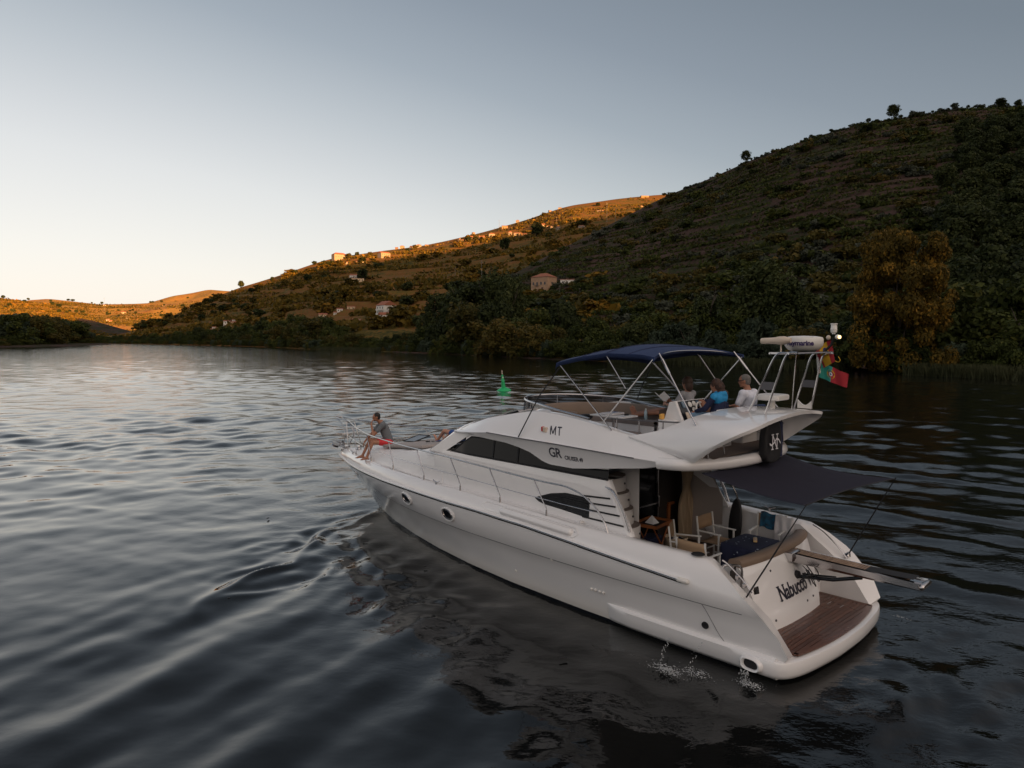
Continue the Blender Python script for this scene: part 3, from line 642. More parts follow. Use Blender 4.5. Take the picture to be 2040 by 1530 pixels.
# vineyard hill
def mz_(x, y):
    ry = float(np.interp(x, [c[0] for c in M_cols], [c[1] for c in M_cols])); a = 'near the sunny crest' if y - ry < 40 else 'on the middle terraces' if y - ry < 90 else 'on the shaded lower slope'
    return a + ' ' + ('at the low left end' if x < 520 else 'below the cream villa' if x < 720 else 'below the white manor' if x < 850 else 'left of the village' if x < 950 else 'below the village' if x < 1100 else 'right of the village')
random.seed(41); nM = 0
for tries in range(2600):
    if nM >= 290: break
    x = random.uniform(270, 1330); ry = float(np.interp(x, [c[0] for c in M_cols], [c[1] for c in M_cols])); y = ry + 1 + (650 - ry) * random.random() ** 1.5
    if y > 668: continue
    p = put(hillM, x, y); g_ = float(fbm(np.array([p.x * .006]), np.array([p.y * .006]), 7, 3)[0])
    if g_ < .46 and random.random() < .85: continue
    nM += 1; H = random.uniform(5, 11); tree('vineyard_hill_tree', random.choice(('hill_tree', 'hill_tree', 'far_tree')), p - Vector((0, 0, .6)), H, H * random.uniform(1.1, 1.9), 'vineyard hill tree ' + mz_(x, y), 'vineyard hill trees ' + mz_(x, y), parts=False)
for x, y, H, lb in ((482, 574, 14, 'umbrella-shaped pine on the skyline at the low end of the vineyard hill'), (722, 562, 18, 'big dark tree below the sunlit slope, left of the lone shaded house'), (1068, 474, 22, 'spreading pine at the right end of the sunlit village'), (1004, 500, 18, 'dark tree at the shadow edge below the village')):
    p = put(hillM, x, y); tree('tall_pine', 'far_tree', p - Vector((0, 0, 1)), H, H * .9, lb, None)
# vine rows and grass tufts along the terraces: uncountable, one object for each hill
def rows(h, n, step, size, mat, name, zmin, seed, qs=(0, 1), lens=(6, 40)):
    r = np.random.default_rng(seed); V = []; F = 0
    q_i = r.integers(int(qs[0] * (h.ns - 2)), int(qs[1] * (h.ns - 2)), n); j_i = r.integers(4, h.nt - 14, n)
    pts = []
    for a, b in zip(q_i, j_i):
        P = h.P[a, b]
        if P[2] < zmin: continue
        L_ = int(r.integers(*lens))
        z0 = P[2]
        # walk along the contour
        i, j = float(a), float(b)
        for s_ in range(L_):
            i += 1
            if i >= h.ns - 1: break
            colz = h.P[int(i), :, 2]; lo, hi = max(2, int(j) - 2), min(h.nt - 12, int(j) + 3); j = lo + int(np.argmin(np.abs(colz[lo:hi] - z0)))
            A_, B_ = h.P[int(i) - 1, int(j)], h.P[int(i), int(j)]; m = max(1, int(np.linalg.norm(B_ - A_) / step))
            for k in range(m): pts.append(A_ + (B_ - A_) * (k / m))
    if not pts: return
    pts = np.array(pts); n_ = 3; c = np.repeat(pts, n_, 0) + r.normal(size=(len(pts) * n_, 3)) * size * np.array([.5, .5, .25]) + np.array([0, 0, size * .4])
    nm = r.normal(size=c.shape) + [0, 0, .3]; nm /= np.linalg.norm(nm, axis=1)[:, None]; a = np.cross(nm, r.normal(size=c.shape)); a /= np.linalg.norm(a, axis=1)[:, None]; b = np.cross(nm, a)
    s = size * r.uniform(.5, 1.1, len(c))[:, None]; v = np.stack([c - a * s * .7, c - b * s * .45, c + a * s * .7, c + b * s * .45], 1).reshape(-1, 3)
    tag(link(name, mesh_data(name, v, np.arange(len(v)).reshape(-1, 4), mat, smooth=False)), kind='stuff', label='rows of low vines and scrub following the terraces of the hill', cat='vines')
rows(hillA, 760, 1.2, 1.15, LM['vine'], 'vine_rows', 6, 3, qs=(0.05, .74))
rows(hillA, 800, 1.15, 1.4, LM['green'], 'terrace_scrub', 6, 8, qs=(0.05, .74))
rows(hillM, 420, 5.0, 4.0, LM['hill'], 'distant_vine_rows', 8, 4, lens=(8, 50))
rows(hillF1, 260, 7.0, 3.6, LM['hill'], 'left_slope_vine_rows', 4, 5, lens=(6, 40))
rows(hillF2, 260, 10.0, 5.0, LM['hill'], 'far_hill_vine_rows', 4, 6, lens=(6, 40))
random.seed(51)
for i in range(80):
    x = random.uniform(5, 440); h = hillF1 if x < 150 and i % 2 else hillF2 if x < 330 else random.choice((hillF2, hillF3)); p = h.hit(x, random.uniform(582, 668))
    if p.z < 6: continue
    H = random.uniform(5, 9) * (1 if p.y < 2000 else 1.25); tree('far_hill_tree', 'far_tree', p - Vector((0, 0, 1)), H, H * random.uniform(1, 1.8), 'tiny dark tree on the sunlit hills far to the left', 'trees on the far left hills', parts=False)
# reeds at the water's edge
r_ = np.random.default_rng(9); xs = np.concatenate([r_.uniform(1830, 2330, 5200), r_.uniform(1240, 1700, 5200), r_.uniform(640, 760, 1500)]); V = []
for x in xs:
    s_ = np.array(shore(x)) + shore_dir(x) * r_.uniform(-4.5, 1.0); h_ = r_.uniform(.8, 1.9); a = r_.uniform(0, 6.28); w = .09 + .0 * h_; l_ = r_.normal(0, .25, 2)
    V += [(s_[0] - w * math.cos(a), s_[1] - w * math.sin(a), -.1), (s_[0] + w * math.cos(a), s_[1] + w * math.sin(a), -.1), (s_[0] + l_[0] + .03, s_[1] + l_[1], h_), (s_[0] + l_[0] - .03, s_[1] + l_[1], h_ * .97)]
V = np.array(V); tag(link('reeds', mesh_data('reeds', V, np.arange(len(V)).reshape(-1, 4), LM['reed'], smooth=False)), kind='stuff', label='belt of reeds and grass along the right water edge', cat='reeds')

# ------------------------------------------------------------------ houses, sheds, poles
WALLY = pmat('sunlit_cream_render', (.24, .16, .09), .85, var=.3, vscale=.5)  # darker copy of the cream render, sun's glare held back in the colour
WALLV = pmat('sunlit_village_render', (.25, .205, .16), .85, var=.4, vscale=.4, var_col=(.16, .12, .085))  # white render darkened in colour for houses in full sun
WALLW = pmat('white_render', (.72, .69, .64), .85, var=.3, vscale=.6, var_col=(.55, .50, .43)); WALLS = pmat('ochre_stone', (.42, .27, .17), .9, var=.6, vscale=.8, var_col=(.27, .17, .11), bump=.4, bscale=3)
WALLC = pmat('cream_render', (.62, .47, .30), .85, var=.3, vscale=.6); ROOF = pmat('terracotta_roof', (.30, .105, .055), .85, var=.6, vscale=1.2, var_col=(.16, .06, .035), bump=.4, bscale=6)
SHUT = pmat('dark_window', (.03, .03, .035), .3); STONEW = pmat('grey_stone_wall', (.26, .22, .18), .9, var=.5, vscale=1)
def house(name, x0, x1, ytop, ybot, hill, label, group=None, wall=None, hip=False, depth=.7, yaw=0.0, floors=2, nwin=3, roofh=.28, lit=True, parts=True, dist=None, cat='house'):
    xc = (x0 + x1) / 2; p = hill.hit(xc, ybot); d = p.y
    w = (x1 - x0) / FPX * d; H = max(2.2, (ybot - ytop) / FPX * d); rh = H * roofh; wh = H - rh; dp = w * depth; w2 = w / (math.cos(yaw) + depth * abs(math.sin(yaw)))
    w = w2; dp = w * depth
    o = bpy.data.objects.new(name, None); col.objects.link(o); o.location = (p.x, p.y + dp * .25, p.z - .4); o.rotation_euler = (0, 0, yaw + math.atan2(-p.x, p.y)); tag(o, label, cat, group)
    MB().box((0, 0, wh / 2 - .8), (w, dp, wh + 2.4)).build('wall', wall or WALLW, o, smooth=False)
    e = .35; W2, D2 = w / 2 + e, dp / 2 + e; z = wh + .4
    if hip: k = min(W2, D2) * .85; rv = [(-W2, -D2, z), (W2, -D2, z), (W2, D2, z), (-W2, D2, z), (-W2 + k, 0, z + rh), (W2 - k, 0, z + rh)]; rf = [(0, 1, 5, 4), (1, 2, 5), (2, 3, 4, 5), (3, 0, 4), (0, 3, 2, 1)]
    else: rv = [(-W2, -D2, z), (W2, -D2, z), (W2, D2, z), (-W2, D2, z), (-W2, 0, z + rh), (W2, 0, z + rh)]; rf = [(0, 1, 5, 4), (1, 2, 5), (2, 3, 4, 5), (3, 0, 4), (0, 3, 2, 1)]
    rv = [(a, b, c + .02) for a, b, c in rv]
    MB().add(rv, rf).build('roof', ROOF, o, smooth=False)
    if parts:
        for fl in range(floors):
            for i in range(nwin):
                xw = (-.5 + (i + .5) / nwin) * w * .94; zz = wh * (fl + .55) / floors; ws_, hs_ = min(1.0, w / nwin * .38), min(1.5, wh / floors * .45)
                win = MB().box((xw, -dp / 2 - .01, zz + .1), (ws_, .12, hs_)).build('window', SHUT, o, smooth=False)
                MB().box((xw, -dp / 2 - .04, zz + .1 - hs_ / 2 - .08), (ws_ + .3, .2, .12)).build('sill', WALLC, win, smooth=False)
        for fl in range(floors): MB().box((w / 2 + .01, 0, wh * (fl + .55) / floors + .1), (.12, min(1.0, dp * .25), min(1.4, wh / floors * .45))).build('window', SHUT, o, smooth=False)
    return o, w, dp, wh
def slope_for(x, y): return hillA if ((hillA.px - x) ** 2 + (hillA.py - y) ** 2 + np.where(hillA.front, 0, 1e9)).min() < 30 and x > 1000 else hillM
# the ochre stone house with its balcony and the low white outbuilding
o, w, dp, wh = house('stone_house', 1060, 1111, 545, 579, slope_for(1085, 579), 'ochre stone house with hipped terracotta roof above the river trees', wall=WALLS, hip=True, depth=.75, yaw=R(-38), floors=1, nwin=4, roofh=.24)
bl = MB().box((-w * .12, -dp / 2 - .7, wh * .42), (w * .22, 1.2, .15)); bl.build('balcony', STONEW, o, smooth=False)
MB().box((-w * .12, -dp / 2 - .05, wh * .52), (1.0, .16, 2.0)).build('balcony_door', SHUT, o, smooth=False); MB().box((w * .2, -dp / 2 - .02, wh * .12), (1.2, .12, 2.0)).build('door', pmat('wood_door', (.10, .05, .03), .7), o, smooth=False)
for i in range(5): MB().box((-w * .12 - w * .10 + i * w * .05, -dp / 2 - 1.25, wh * .42 + .5), (.06, .06, .9)).build('baluster', SHUT, o, smooth=False)
o, w, dp, wh = house('outbuilding', 1119, 1146, 557, 568, slope_for(1132, 568), 'low white outbuilding with dark doorways beside the ochre stone house', hip=False, depth=.5, floors=1, nwin=3, roofh=.15)
# the tall white house left of the river trees
o, w, dp, wh = house('white_farmhouse', 749, 788, 599, 634, hillM, 'tall white gabled house with balconies in the shade above the bank trees', depth=.9, yaw=R(-60), floors=3, nwin=3, roofh=.26)
for k in (1, 2): MB().box((w * .05, -dp / 2 - .8, wh * k / 3), (w * .7, 1.5, .18)).box((w * .05, -dp / 2 - 1.5, wh * k / 3 + .55), (w * .7, .08, .9)).build('balcony', WALLW, o, smooth=False)
house('white_farmhouse_wing', 752, 776, 622, 641, hillM, 'lower white wing directly below the tall gabled house', depth=.8, yaw=R(20), floors=1, nwin=3, roofh=.3)
house('hidden_white_building', 985, 1027, 588, 612, slope_for(1006, 612), 'white building half hidden behind the tall bank trees', depth=.5, yaw=R(-15), floors=1, nwin=6, roofh=.1)
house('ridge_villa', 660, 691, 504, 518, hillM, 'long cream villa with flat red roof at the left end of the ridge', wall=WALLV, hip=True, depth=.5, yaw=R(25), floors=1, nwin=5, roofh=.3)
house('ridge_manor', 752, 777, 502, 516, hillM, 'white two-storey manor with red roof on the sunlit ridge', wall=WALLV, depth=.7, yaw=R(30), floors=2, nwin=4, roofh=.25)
house('shaded_house', 696, 713, 546, 556, hillM, 'white house in the shade below the big dark tree', depth=.7, yaw=R(-10), floors=1, nwin=3)
house('shaded_house_terrace', 698, 724, 554, 561, hillM, 'long low pink-walled annex in front of the shaded white house', wall=WALLC, depth=.3, floors=1, nwin=5, roofh=.1)
low = [(445, 459, 638, 645), (458, 469, 640, 648), (462, 468, 636, 640), (417, 426, 655, 661), (421, 428, 650, 655), (433, 441, 655, 661), (635, 652, 624, 635), (672, 684, 615, 622), (664, 671, 619, 625), (690, 706, 609, 615), (696, 718, 636, 641), (638, 645, 638, 643)]
lown = ['white cottage with brown roof, upper left of the far riverside cluster', 'cream cottage, lower right of the far riverside cluster', 'tiny white cottage at the back of the far riverside cluster', 'small white shed nearest the water left of the far cluster', 'white hut above the waterside shed', 'pale hut right of the waterside shed',
        'pink-walled cottage among the bank trees left of the tall white house', 'white cottage with red roof on the path above the bank trees', 'tiny white annex left of the red-roofed cottage', 'long ochre shed highest on the path above the bank trees', 'dark-roofed open shed left of the tall white house', 'tiny white wall below the pink-walled cottage']
for (a, b, c, d), l in zip(low, lown): house('cottage', a, b, c, d, hillM, l, wall=WALLC if 'pink' in l or 'ochre' in l or 'cream' in l else WALLW, floors=1, nwin=2, yaw=R(random.uniform(-25, 25)))
vil = [(687, 694, 523, 527), (709, 714, 520, 524), (717, 729, 519, 524), (786, 792, 491, 495), (797, 806, 489, 495), (815, 830, 490, 497), (828, 838, 487, 493), (846, 853, 487, 491), (911, 918, 474, 479), (920, 926, 476, 481), (929, 936, 472, 479), (937, 944, 470, 477), (955, 967, 469, 479), (973, 986, 463, 471), (940, 947, 459, 464), (999, 1011, 449, 455), (1012, 1019, 460, 468),
       (1024, 1039, 463, 470), (1041, 1053, 465, 472), (1027, 1034, 434, 439), (1060, 1072, 447, 452), (1080, 1087, 447, 454), (1089, 1096, 449, 454), (1096, 1103, 450, 455), (1108, 1117, 450, 457), (1127, 1133, 456, 460), (1187, 1200, 418, 423), (1277, 1294, 389, 393), (1272, 1280, 409, 413), (1152, 1166, 448, 454), (1090, 1097, 417, 420), (1111, 1118, 413, 416)]
ordn = ['first', 'second', 'third', 'fourth', 'fifth', 'sixth', 'seventh', 'eighth', 'ninth', 'tenth', 'eleventh', 'twelfth', 'thirteenth', 'fourteenth', 'fifteenth', 'sixteenth', 'seventeenth', 'eighteenth', 'nineteenth', 'twentieth', 'twenty-first', 'twenty-second', 'twenty-third', 'twenty-fourth', 'twenty-fifth', 'twenty-sixth', 'twenty-seventh', 'twenty-eighth', 'twenty-ninth', 'thirtieth', 'thirty-first', 'thirty-second']
for k, (a, b, c, d) in enumerate(sorted(vil)):
    cw = k % 4 == 3
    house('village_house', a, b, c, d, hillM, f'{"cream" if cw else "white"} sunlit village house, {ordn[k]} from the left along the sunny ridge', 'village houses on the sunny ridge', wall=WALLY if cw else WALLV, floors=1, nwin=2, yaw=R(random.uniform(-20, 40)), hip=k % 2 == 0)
far = [(213, 219, 635, 640, hillF2, 'white sunlit farm building at the foot of the far left hills'), (219, 225, 637, 642, hillF2, 'second white sunlit farm building, right of the first on the far left hills'), (244, 256, 620, 625, hillF2, 'cream farmhouse halfway up the far vineyard hill'), (252, 258, 631, 634, hillF2, 'tiny white shed below the cream farmhouse'),
       (215, 225, 660, 664, hillF2, 'white boathouse in the shade at the far river bend'), (205, 210, 606, 609, hillF2, 'tiny white chapel on the crest of the far vineyard hill'), (325, 331, 607, 610, hillF2, 'tiny cream shed right on the far vineyard crest')]
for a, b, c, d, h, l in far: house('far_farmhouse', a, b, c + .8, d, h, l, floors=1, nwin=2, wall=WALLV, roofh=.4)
POLE = pmat('concrete_pole', (.16, .145, .13), .8)
poles = [(958, 520, 562, 'tall T-topped utility pole above the tallest bank trees', 2), (906, 532, 554, 'lattice pole left of the T-topped pole', 1), (810, 552, 571, 'concrete pole above the bank trees in the middle of the slope', 1), (748, 578, 591, 'short pole left above the tall white house', 1), (476, 588, 607, 'pole below the umbrella pine at the low end of the hill', 1),
         (551, 585, 601, 'pole on the shaded slope right of the umbrella pine', 1), (632, 591, 606, 'pole on the shaded slope above the pink cottage', 1), (413, 605, 616, 'leftmost pole on the vineyard hill', 1), (1069, 428, 441, 'pole on the red field above the village', 1), (1110, 432, 452, 'pole beside the right-hand village houses', 1), (993, 432, 447, 'pole breaking the skyline left of the red field', 1),
         (1211, 405, 443, 'lattice pylon where the sunny ridge meets the near hill', 2), (1227, 412, 438, 'pole right of the lattice pylon', 1), (766, 527, 536, 'short pole below the ridge manor', 1), (1154, 574, 600, 'thin pole right of the ochre stone house', 1), (1117, 569, 596, 'thin pole in front of the stone house vineyard', 1), (208, 594, 622, 'pylon on the far left hills', 1), (333, 606, 627, 'dark pylon at the right of the far hills', 1), (274, 600, 616, 'slim pylon in the middle of the far hills', 1)]
for x, yt, yb, lb, arms in poles:
    h = hillF2 if x < 340 else slope_for(x, yb) if x > 1080 else hillM; p = h.hit(x, yb); H = (yb - yt) / FPX * p.y; r0 = max(.10, min(.28, H * .016)) * 1.0
    o = bpy.data.objects.new('utility_pole', None); col.objects.link(o); o.location = p; o.rotation_euler = (0, 0, .3); tag(o, lb, 'pole')
    MB().tube([(0, 0, -1), (0, 0, H)], [r0, r0 * .6], 6).build('post', POLE, o)
    for k in range(arms): MB().box((0, 0, H * (.97 - .08 * k)), (H * .13, r0, r0)).build('crossarm', POLE, o, smooth=False)
# ------------------------------------------------------------------ the motor yacht, built in its own frame
def L(u, v, z): return (u, -v, z)
def root(name, label, cat, u, v, z, group=None, rz=0):
    o = bpy.data.objects.new(name, None); col.objects.link(o); o.empty_display_size = .3
    o.matrix_world = BM @ Matrix.Translation((u, -v, z)) @ Matrix.Rotation(rz, 4, 'Z')
    return tag(o, label, cat, group)
yacht = root('motor_yacht', 'white flybridge motor yacht under way on the river, stern towards us', 'yacht', 0, 0, 0)
def ip(pts):
    a = np.array(pts, float); return lambda x: float(np.interp(x, a[:, 0], a[:, 1]))
WR = ip([(.3, 1.82), (1, 1.90), (2, 2.0), (3, 2.06), (4, 2.1), (6, 2.1), (8, 2.04), (9, 1.96), (10, 1.85), (11, 1.68), (12, 1.45), (13, 1.18), (14, .86), (14.8, .57), (15.4, .34), (15.8, .19), (16.1, 0)])
ZR = ip([(0, 1.15), (2, 1.22), (3.2, 1.31), (4.3, 1.39), (5.6, 1.46), (7, 1.49), (10, 1.49), (12.4, 1.43), (14, 1.38), (16.1, 1.36)])
ZD = ip([(0, 1.46), (1.3, 1.52), (2, 1.56), (3.7, 1.61), (5.1, 1.67), (7.75, 1.73), (10.8, 1.73), (12.5, 1.69), (14.4, 1.60), (16.1, 1.56)])
WW = ip([(.3, 1.72), (2, 1.76), (4, 1.76), (6, 1.70), (7.5, 1.56), (9, 1.33), (10.5, 1.02), (12, .62), (13, .30), (13.85, 0)])
def uq(ua, ub, s): return ua + (ub - ua) * s
S = np.concatenate([np.linspace(0, .12, 14)[:-1], np.linspace(.12, .8, 46)[:-1], 1 - np.linspace(.2 ** .6, 0, 26) ** (1 / .6)])
def hull_side(sgn):
    secs = []
    for s in S:
        uw = uq(.5, 13.85, s); ur = uq(1.12, 16.1, s); ww, wr = WW(uw), WR(ur)
        q = max(0, 1 - s / .16)                               # how far into the stern quarter
        pts = []
        for (z, ua, ub, k) in ((-.6, 1.3, 13.2, -.35), (-.02, 1.15, 13.85, 0), (.2, .60, 14.15, .12), (.42, .45, 14.5, .30), (.68, .58, 14.95, .52), (.905, .80, 15.32, .74)):
            pts.append((uq(ua, ub, s), max(0, ww * (1 - k) + wr * k if k >= 0 else ww * .75), z))
        pts.append((uq(.81, 15.35, s), max(0, ww * .25 + wr * .75 + .012 * (1 - s ** 8)), .925))
        zr = ZR(ur)
        pts.append((uq(.95, 15.72, s), max(0, ww * .1 + wr * .9 + .008 * (1 - s ** 8)), .925 + (zr - .925) * .5))
        pts.append((ur, wr, zr))
        zd = ZD(uq(1.72, 16.02, s)); wd = max(0, wr - .135)
        pts.append((uq(1.4, 16.08, s), max(0, wr - .05 - .02 * q), zr + (zd - zr) * .55))
        pts.append((uq(1.72, 16.02, s), wd, zd))
        pts.append((uq(1.80, 15.97, s), max(0, wr - .20), zd + .02))
        if uq(1.72, 16.02, s) < 4.42:
            pts.append((uq(1.82, 15.9, s), max(0, wr - .32), zd + .015)); pts.append((uq(1.80, 15.9, s), max(0, wr - .40), zd - .03))
            pts.append((uq(1.3, 15.9, s), 1.53, 1.15)); pts.append((uq(.85, 15.9, s), 1.50, .8)); pts.append((uq(.52, 15.9, s), 1.47, .345))
        else:
            for z_ in (.0, -.03, -.035, -.04, -.05): pts.append((uq(1.8, 15.9, s), max(0, wr - .27 + z_), zd - .012 + z_))
        secs.append([L(a, sgn * b, c) for a, b, c in pts])
    return secs
hb = MB()
for sgn in (-1, 1):
    secs = hull_side(sgn); hb.loft(secs)
    s0 = secs[0]                                              # close the stern quarter between its outer and inner faces
    o_ = [s0[i] for i in (3, 4, 5, 7, 8, 9, 10, 11, 12)]; i_ = [s0[16], s0[15], s0[15], s0[14], s0[14], s0[13], s0[13], s0[13], s0[13]]
    for k in range(8): hb.add([o_[k], o_[k + 1], i_[k + 1], i_[k]], [(0, 1, 2, 3)])
    hb.add([s0[3], s0[16], L(1.2, sgn * 1.3, -.2), s0[1]], [(0, 1, 2, 3)])
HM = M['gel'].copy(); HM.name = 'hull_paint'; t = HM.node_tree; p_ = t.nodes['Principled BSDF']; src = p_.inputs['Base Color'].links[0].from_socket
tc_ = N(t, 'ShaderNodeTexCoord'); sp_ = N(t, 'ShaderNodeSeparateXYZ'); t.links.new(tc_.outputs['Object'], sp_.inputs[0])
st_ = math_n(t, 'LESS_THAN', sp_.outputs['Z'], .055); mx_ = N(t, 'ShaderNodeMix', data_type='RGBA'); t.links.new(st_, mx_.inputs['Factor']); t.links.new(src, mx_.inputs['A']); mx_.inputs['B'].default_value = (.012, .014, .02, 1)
# yellowish scum line just above the water
sc_ = N(t, 'ShaderNodeMapRange'); sc_.inputs['From Min'].default_value = .42; sc_.inputs['From Max'].default_value = .06; sc_.inputs['To Max'].default_value = .45; t.links.new(sp_.outputs['Z'], sc_.inputs['Value'])
m2_ = N(t, 'ShaderNodeMix', data_type='RGBA'); m2_.blend_type = 'MULTIPLY'; t.links.new(sc_.outputs[0], m2_.inputs['Factor']); t.links.new(src, m2_.inputs['A']); m2_.inputs['B'].default_value = (.80, .75, .64, 1); t.links.new(m2_.outputs['Result'], mx_.inputs['A'])
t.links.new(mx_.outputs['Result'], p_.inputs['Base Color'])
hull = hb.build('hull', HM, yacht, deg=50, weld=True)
# rub rail, moulded spray step along the quarter, knuckle line
def railpts(sgn, ua=2.1, ub=16.04, off=.015, dz=0.0, n=60):
    return [L(u, sgn * (WR(u) + off), ZR(u) + dz) for u in np.linspace(ua, ub, n)]
for sgn in (-1, 1):
    MB().tube(railpts(sgn), .032, 8).build('rub_rail', M['gel_top'], yacht)
    MB().tube(railpts(sgn, off=.045, dz=-.002), .011, 6).build('rub_rail_insert', M['steel'], yacht)
    MB().tube(railpts(sgn, off=.006, dz=-.05, n=60), .010, 6).build('rail_gap', M['blackm'], yacht)
    MB().capsule(L(2.0, sgn * 2.02, ZR(2.0)), .045, L(2.13, sgn * 2.03, ZR(2.1)), .04).build('rail_end_cap', M['white_plastic'], yacht)
def wl_at(u):      # half beam of the hull a little above the water
    s = (u - .46) / (14.15 - .46); return WW(uq(.5, 13.85, s)) * .88 + WR(uq(1.12, 16.1, s)) * .12
def side_at(u, z):  # half beam of the topsides at (u, z)
    lv = [(-.02, 1.15, 13.85, 0), (.2, .60, 14.15, .12), (.42, .45, 14.5, .30), (.68, .58, 14.95, .52), (.905, .8, 15.32, .74), (.925, .81, 15.35, .755), (1.2, .95, 15.72, .905), (1.47, 1.12, 16.1, 1.0)]
    ua = np.interp(z, [l[0] for l in lv], [l[1] for l in lv]); ub = np.interp(z, [l[0] for l in lv], [l[2] for l in lv]); k = np.interp(z, [l[0] for l in lv], [l[3] for l in lv])
    s = (u - ua) / (ub - ua); return WW(uq(.5, 13.85, s)) * (1 - k) + WR(uq(1.12, 16.1, s)) * k
for sgn in (-1, 1):
    secs = []
    for u in np.linspace(3.72, .62, 26):
        e = min(1, (3.72 - u) / .5) ** .6 * .10 + .002; b = [side_at(u, zz) for zz in (.36, .32, .22, .10, .02)]
        secs.append([L(u, sgn * (b[0] - .01), .375), L(u, sgn * (b[0] + e * .35), .37), L(u, sgn * (b[1] + e * .85), .34), L(u, sgn * (b[2] + e), .27), L(u, sgn * (b[3] + e), .12), L(u, sgn * (b[4] + e * .6), .05), L(u, sgn * (b[4] - .02), .03)])
    MB().loft(secs, caps=True).build('spray_step', M['gel'], yacht, deg=60)
kn = []
MB().tube([L(uq(.83, 15.3, s), -(WW(uq(.5, 13.85, s)) * .25 + WR(uq(1.12, 16.1, s)) * .75 + .004), .910) for s in np.linspace(0.02, .97, 60)], .006, 4).build('knuckle_line', M['rubber'], yacht)
# swim platform with its rounded rim and teak planks
half = [(1.25, 1.80), (1.0, 1.88), (.75, 1.90), (.55, 1.84), (.42, 1.68), (.33, 1.35), (.27, .9), (.23, .45), (.22, 0)]
outl = [Vector((a, b, 0)) for a, b in half]; outl = spline(outl, 4); outl = [(p.x, p.y) for p in outl]
full = outl + [(a, -b) for a, b in outl[-2::-1]]
pm = MB(); secs = []
for (d, z) in ((.16, .33), (.05, .345), (.015, .335), (0, .30), (0, .16), (.03, .10), (.12, .05)):
    sec = []
    for (a, b) in full:
        c = Vector((1.6, 0)); dirv = (Vector((a, b)) - c); k = 1 - d / max(.3, dirv.length); sec.append(L(c.x + dirv.x * k, c.y + dirv.y * k, z))
    secs.append(sec)
pm.loft(secs)
pm.add([secs[0][i] for i in range(len(full))], [tuple(range(len(full)))])
platform = pm.build('swim_platform', M['gel'], yacht, deg=50)
def teak_aft(v): return .31 + .15 * (abs(v) / 1.45) ** 2.2
def tr_u(v, z):       # the transom face: bowed aft, leaning forward as it rises
    return 1.17 + .40 * max(0, min(1, (z - .35) / 1.0)) - .06 * (1 - (v / 1.2) ** 2) * -1 * -1 + .05 * (v / 1.2) ** 2 + (.03 if z < .62 else .0)
n = 20
for k in range(n):                                            # planks run from side to side
    a0 = .33 + (1.75 - .33) * k / n; a1 = a0 + (1.75 - .33) / n - .007
    vmax = 1.40
    for vv in np.linspace(1.40, 0, 60):
        if teak_aft(vv) <= a0: vmax = vv; break
    if k > 3: vmax = 1.40
    w = vmax
    m_ = MB(); m_.box(L((a0 + a1) / 2, 0, .356), (a1 - a0, 2 * w, .014)); m_.build('teak_plank', M['teak'], platform, smooth=False)
bd = MB()
b1 = [(teak_aft(v), v) for v in np.linspace(-1.43, 1.43, 30)]
bd.loft([[L(a - .0, v, .350), L(a - .0, v, .366), L(a + .085, v * .99, .366), L(a + .085, v * .99, .350)] for a, v in b1], closed=True, caps=True)
for sgn in (-1, 1): bd.loft([[L(u, sgn * 1.45, .35), L(u, sgn * 1.45, .366), L(u, sgn * 1.37, .366), L(u, sgn * 1.37, .35)] for u in (.47, 1.8)], closed=True, caps=True)
bd.build('teak_border', M['teak'], platform, smooth=False)
hd = MB()
for (a, b) in ((1.02, 1.0), (.80, .98)): hd.box(L(a, b, .368), (.02, .16, .006))
hd.build('hatch_hinge', M['steel'], platform)
# exhaust outlet and side openings
ex = MB(); ex.lathe([(.001, .0), (.15, .0), (.15, .03), (.10, .045), (.09, .0)], (0, 0, 0), 20)
def side_disc(name, u, z, r, mat, prof=None, push=.0, squash=1.0, parent=None, sgn=-1):
    b = side_at(u, z) + push; b2 = side_at(u + .1, z) + push; b3 = side_at(u, z + .08) + push
    P0 = Vector(L(u, sgn * b, z)); t1 = (Vector(L(u + .1, sgn * b2, z)) - P0).normalized(); t2 = (Vector(L(u, sgn * b3, z + .08)) - P0).normalized()
    nrm = t1.cross(t2).normalized()
    if nrm.y * (-sgn) < 0: nrm = -nrm
    m_ = MB(); n_ = 24; prof = prof or [(.0, .012), (1, .012), (1, -.01)]
    t2 = nrm.cross(t1).normalized()
    vs_ = [P0 + t1 * (r * pr * math.cos(2 * math.pi * k / n_)) + t2 * (r * squash * pr * math.sin(2 * math.pi * k / n_)) + nrm * h for pr, h in prof for k in range(n_)]
    mm = len(prof); m_.add(vs_, [(i * n_ + k, i * n_ + (k + 1) % n_, (i + 1) * n_ + (k + 1) % n_, (i + 1) * n_ + k) for i in range(mm - 1) for k in range(n_)] + [tuple(range(n_))])
    return m_.build(name, mat, parent or yacht)
for (u, z) in ((9.90, 1.20), (8.06, 1.18), (14.1, 1.12)):
    r = .27 if u < 13 else .18
    ring = side_disc('porthole', u, z, r, M['gel'], [(.74, .004), (.78, .03), (.9, .035), (1, .012), (1, -.02)], squash=.62)
    side_disc('rim', u, z, r, M['steel'], [(.58, .012), (.60, .03), (.70, .034), (.76, .012)], squash=.60, parent=ring)
    side_disc('glass', u, z, r, M['dark_glass'], [(.0, .014), (.62, .014)], squash=.56, parent=ring)
side_disc('side_outlet', 1.74, .56, .058, M['blackm'], [(0, .012), (.75, .012), (1, .02), (1, -.01)])
exo = MB(); 
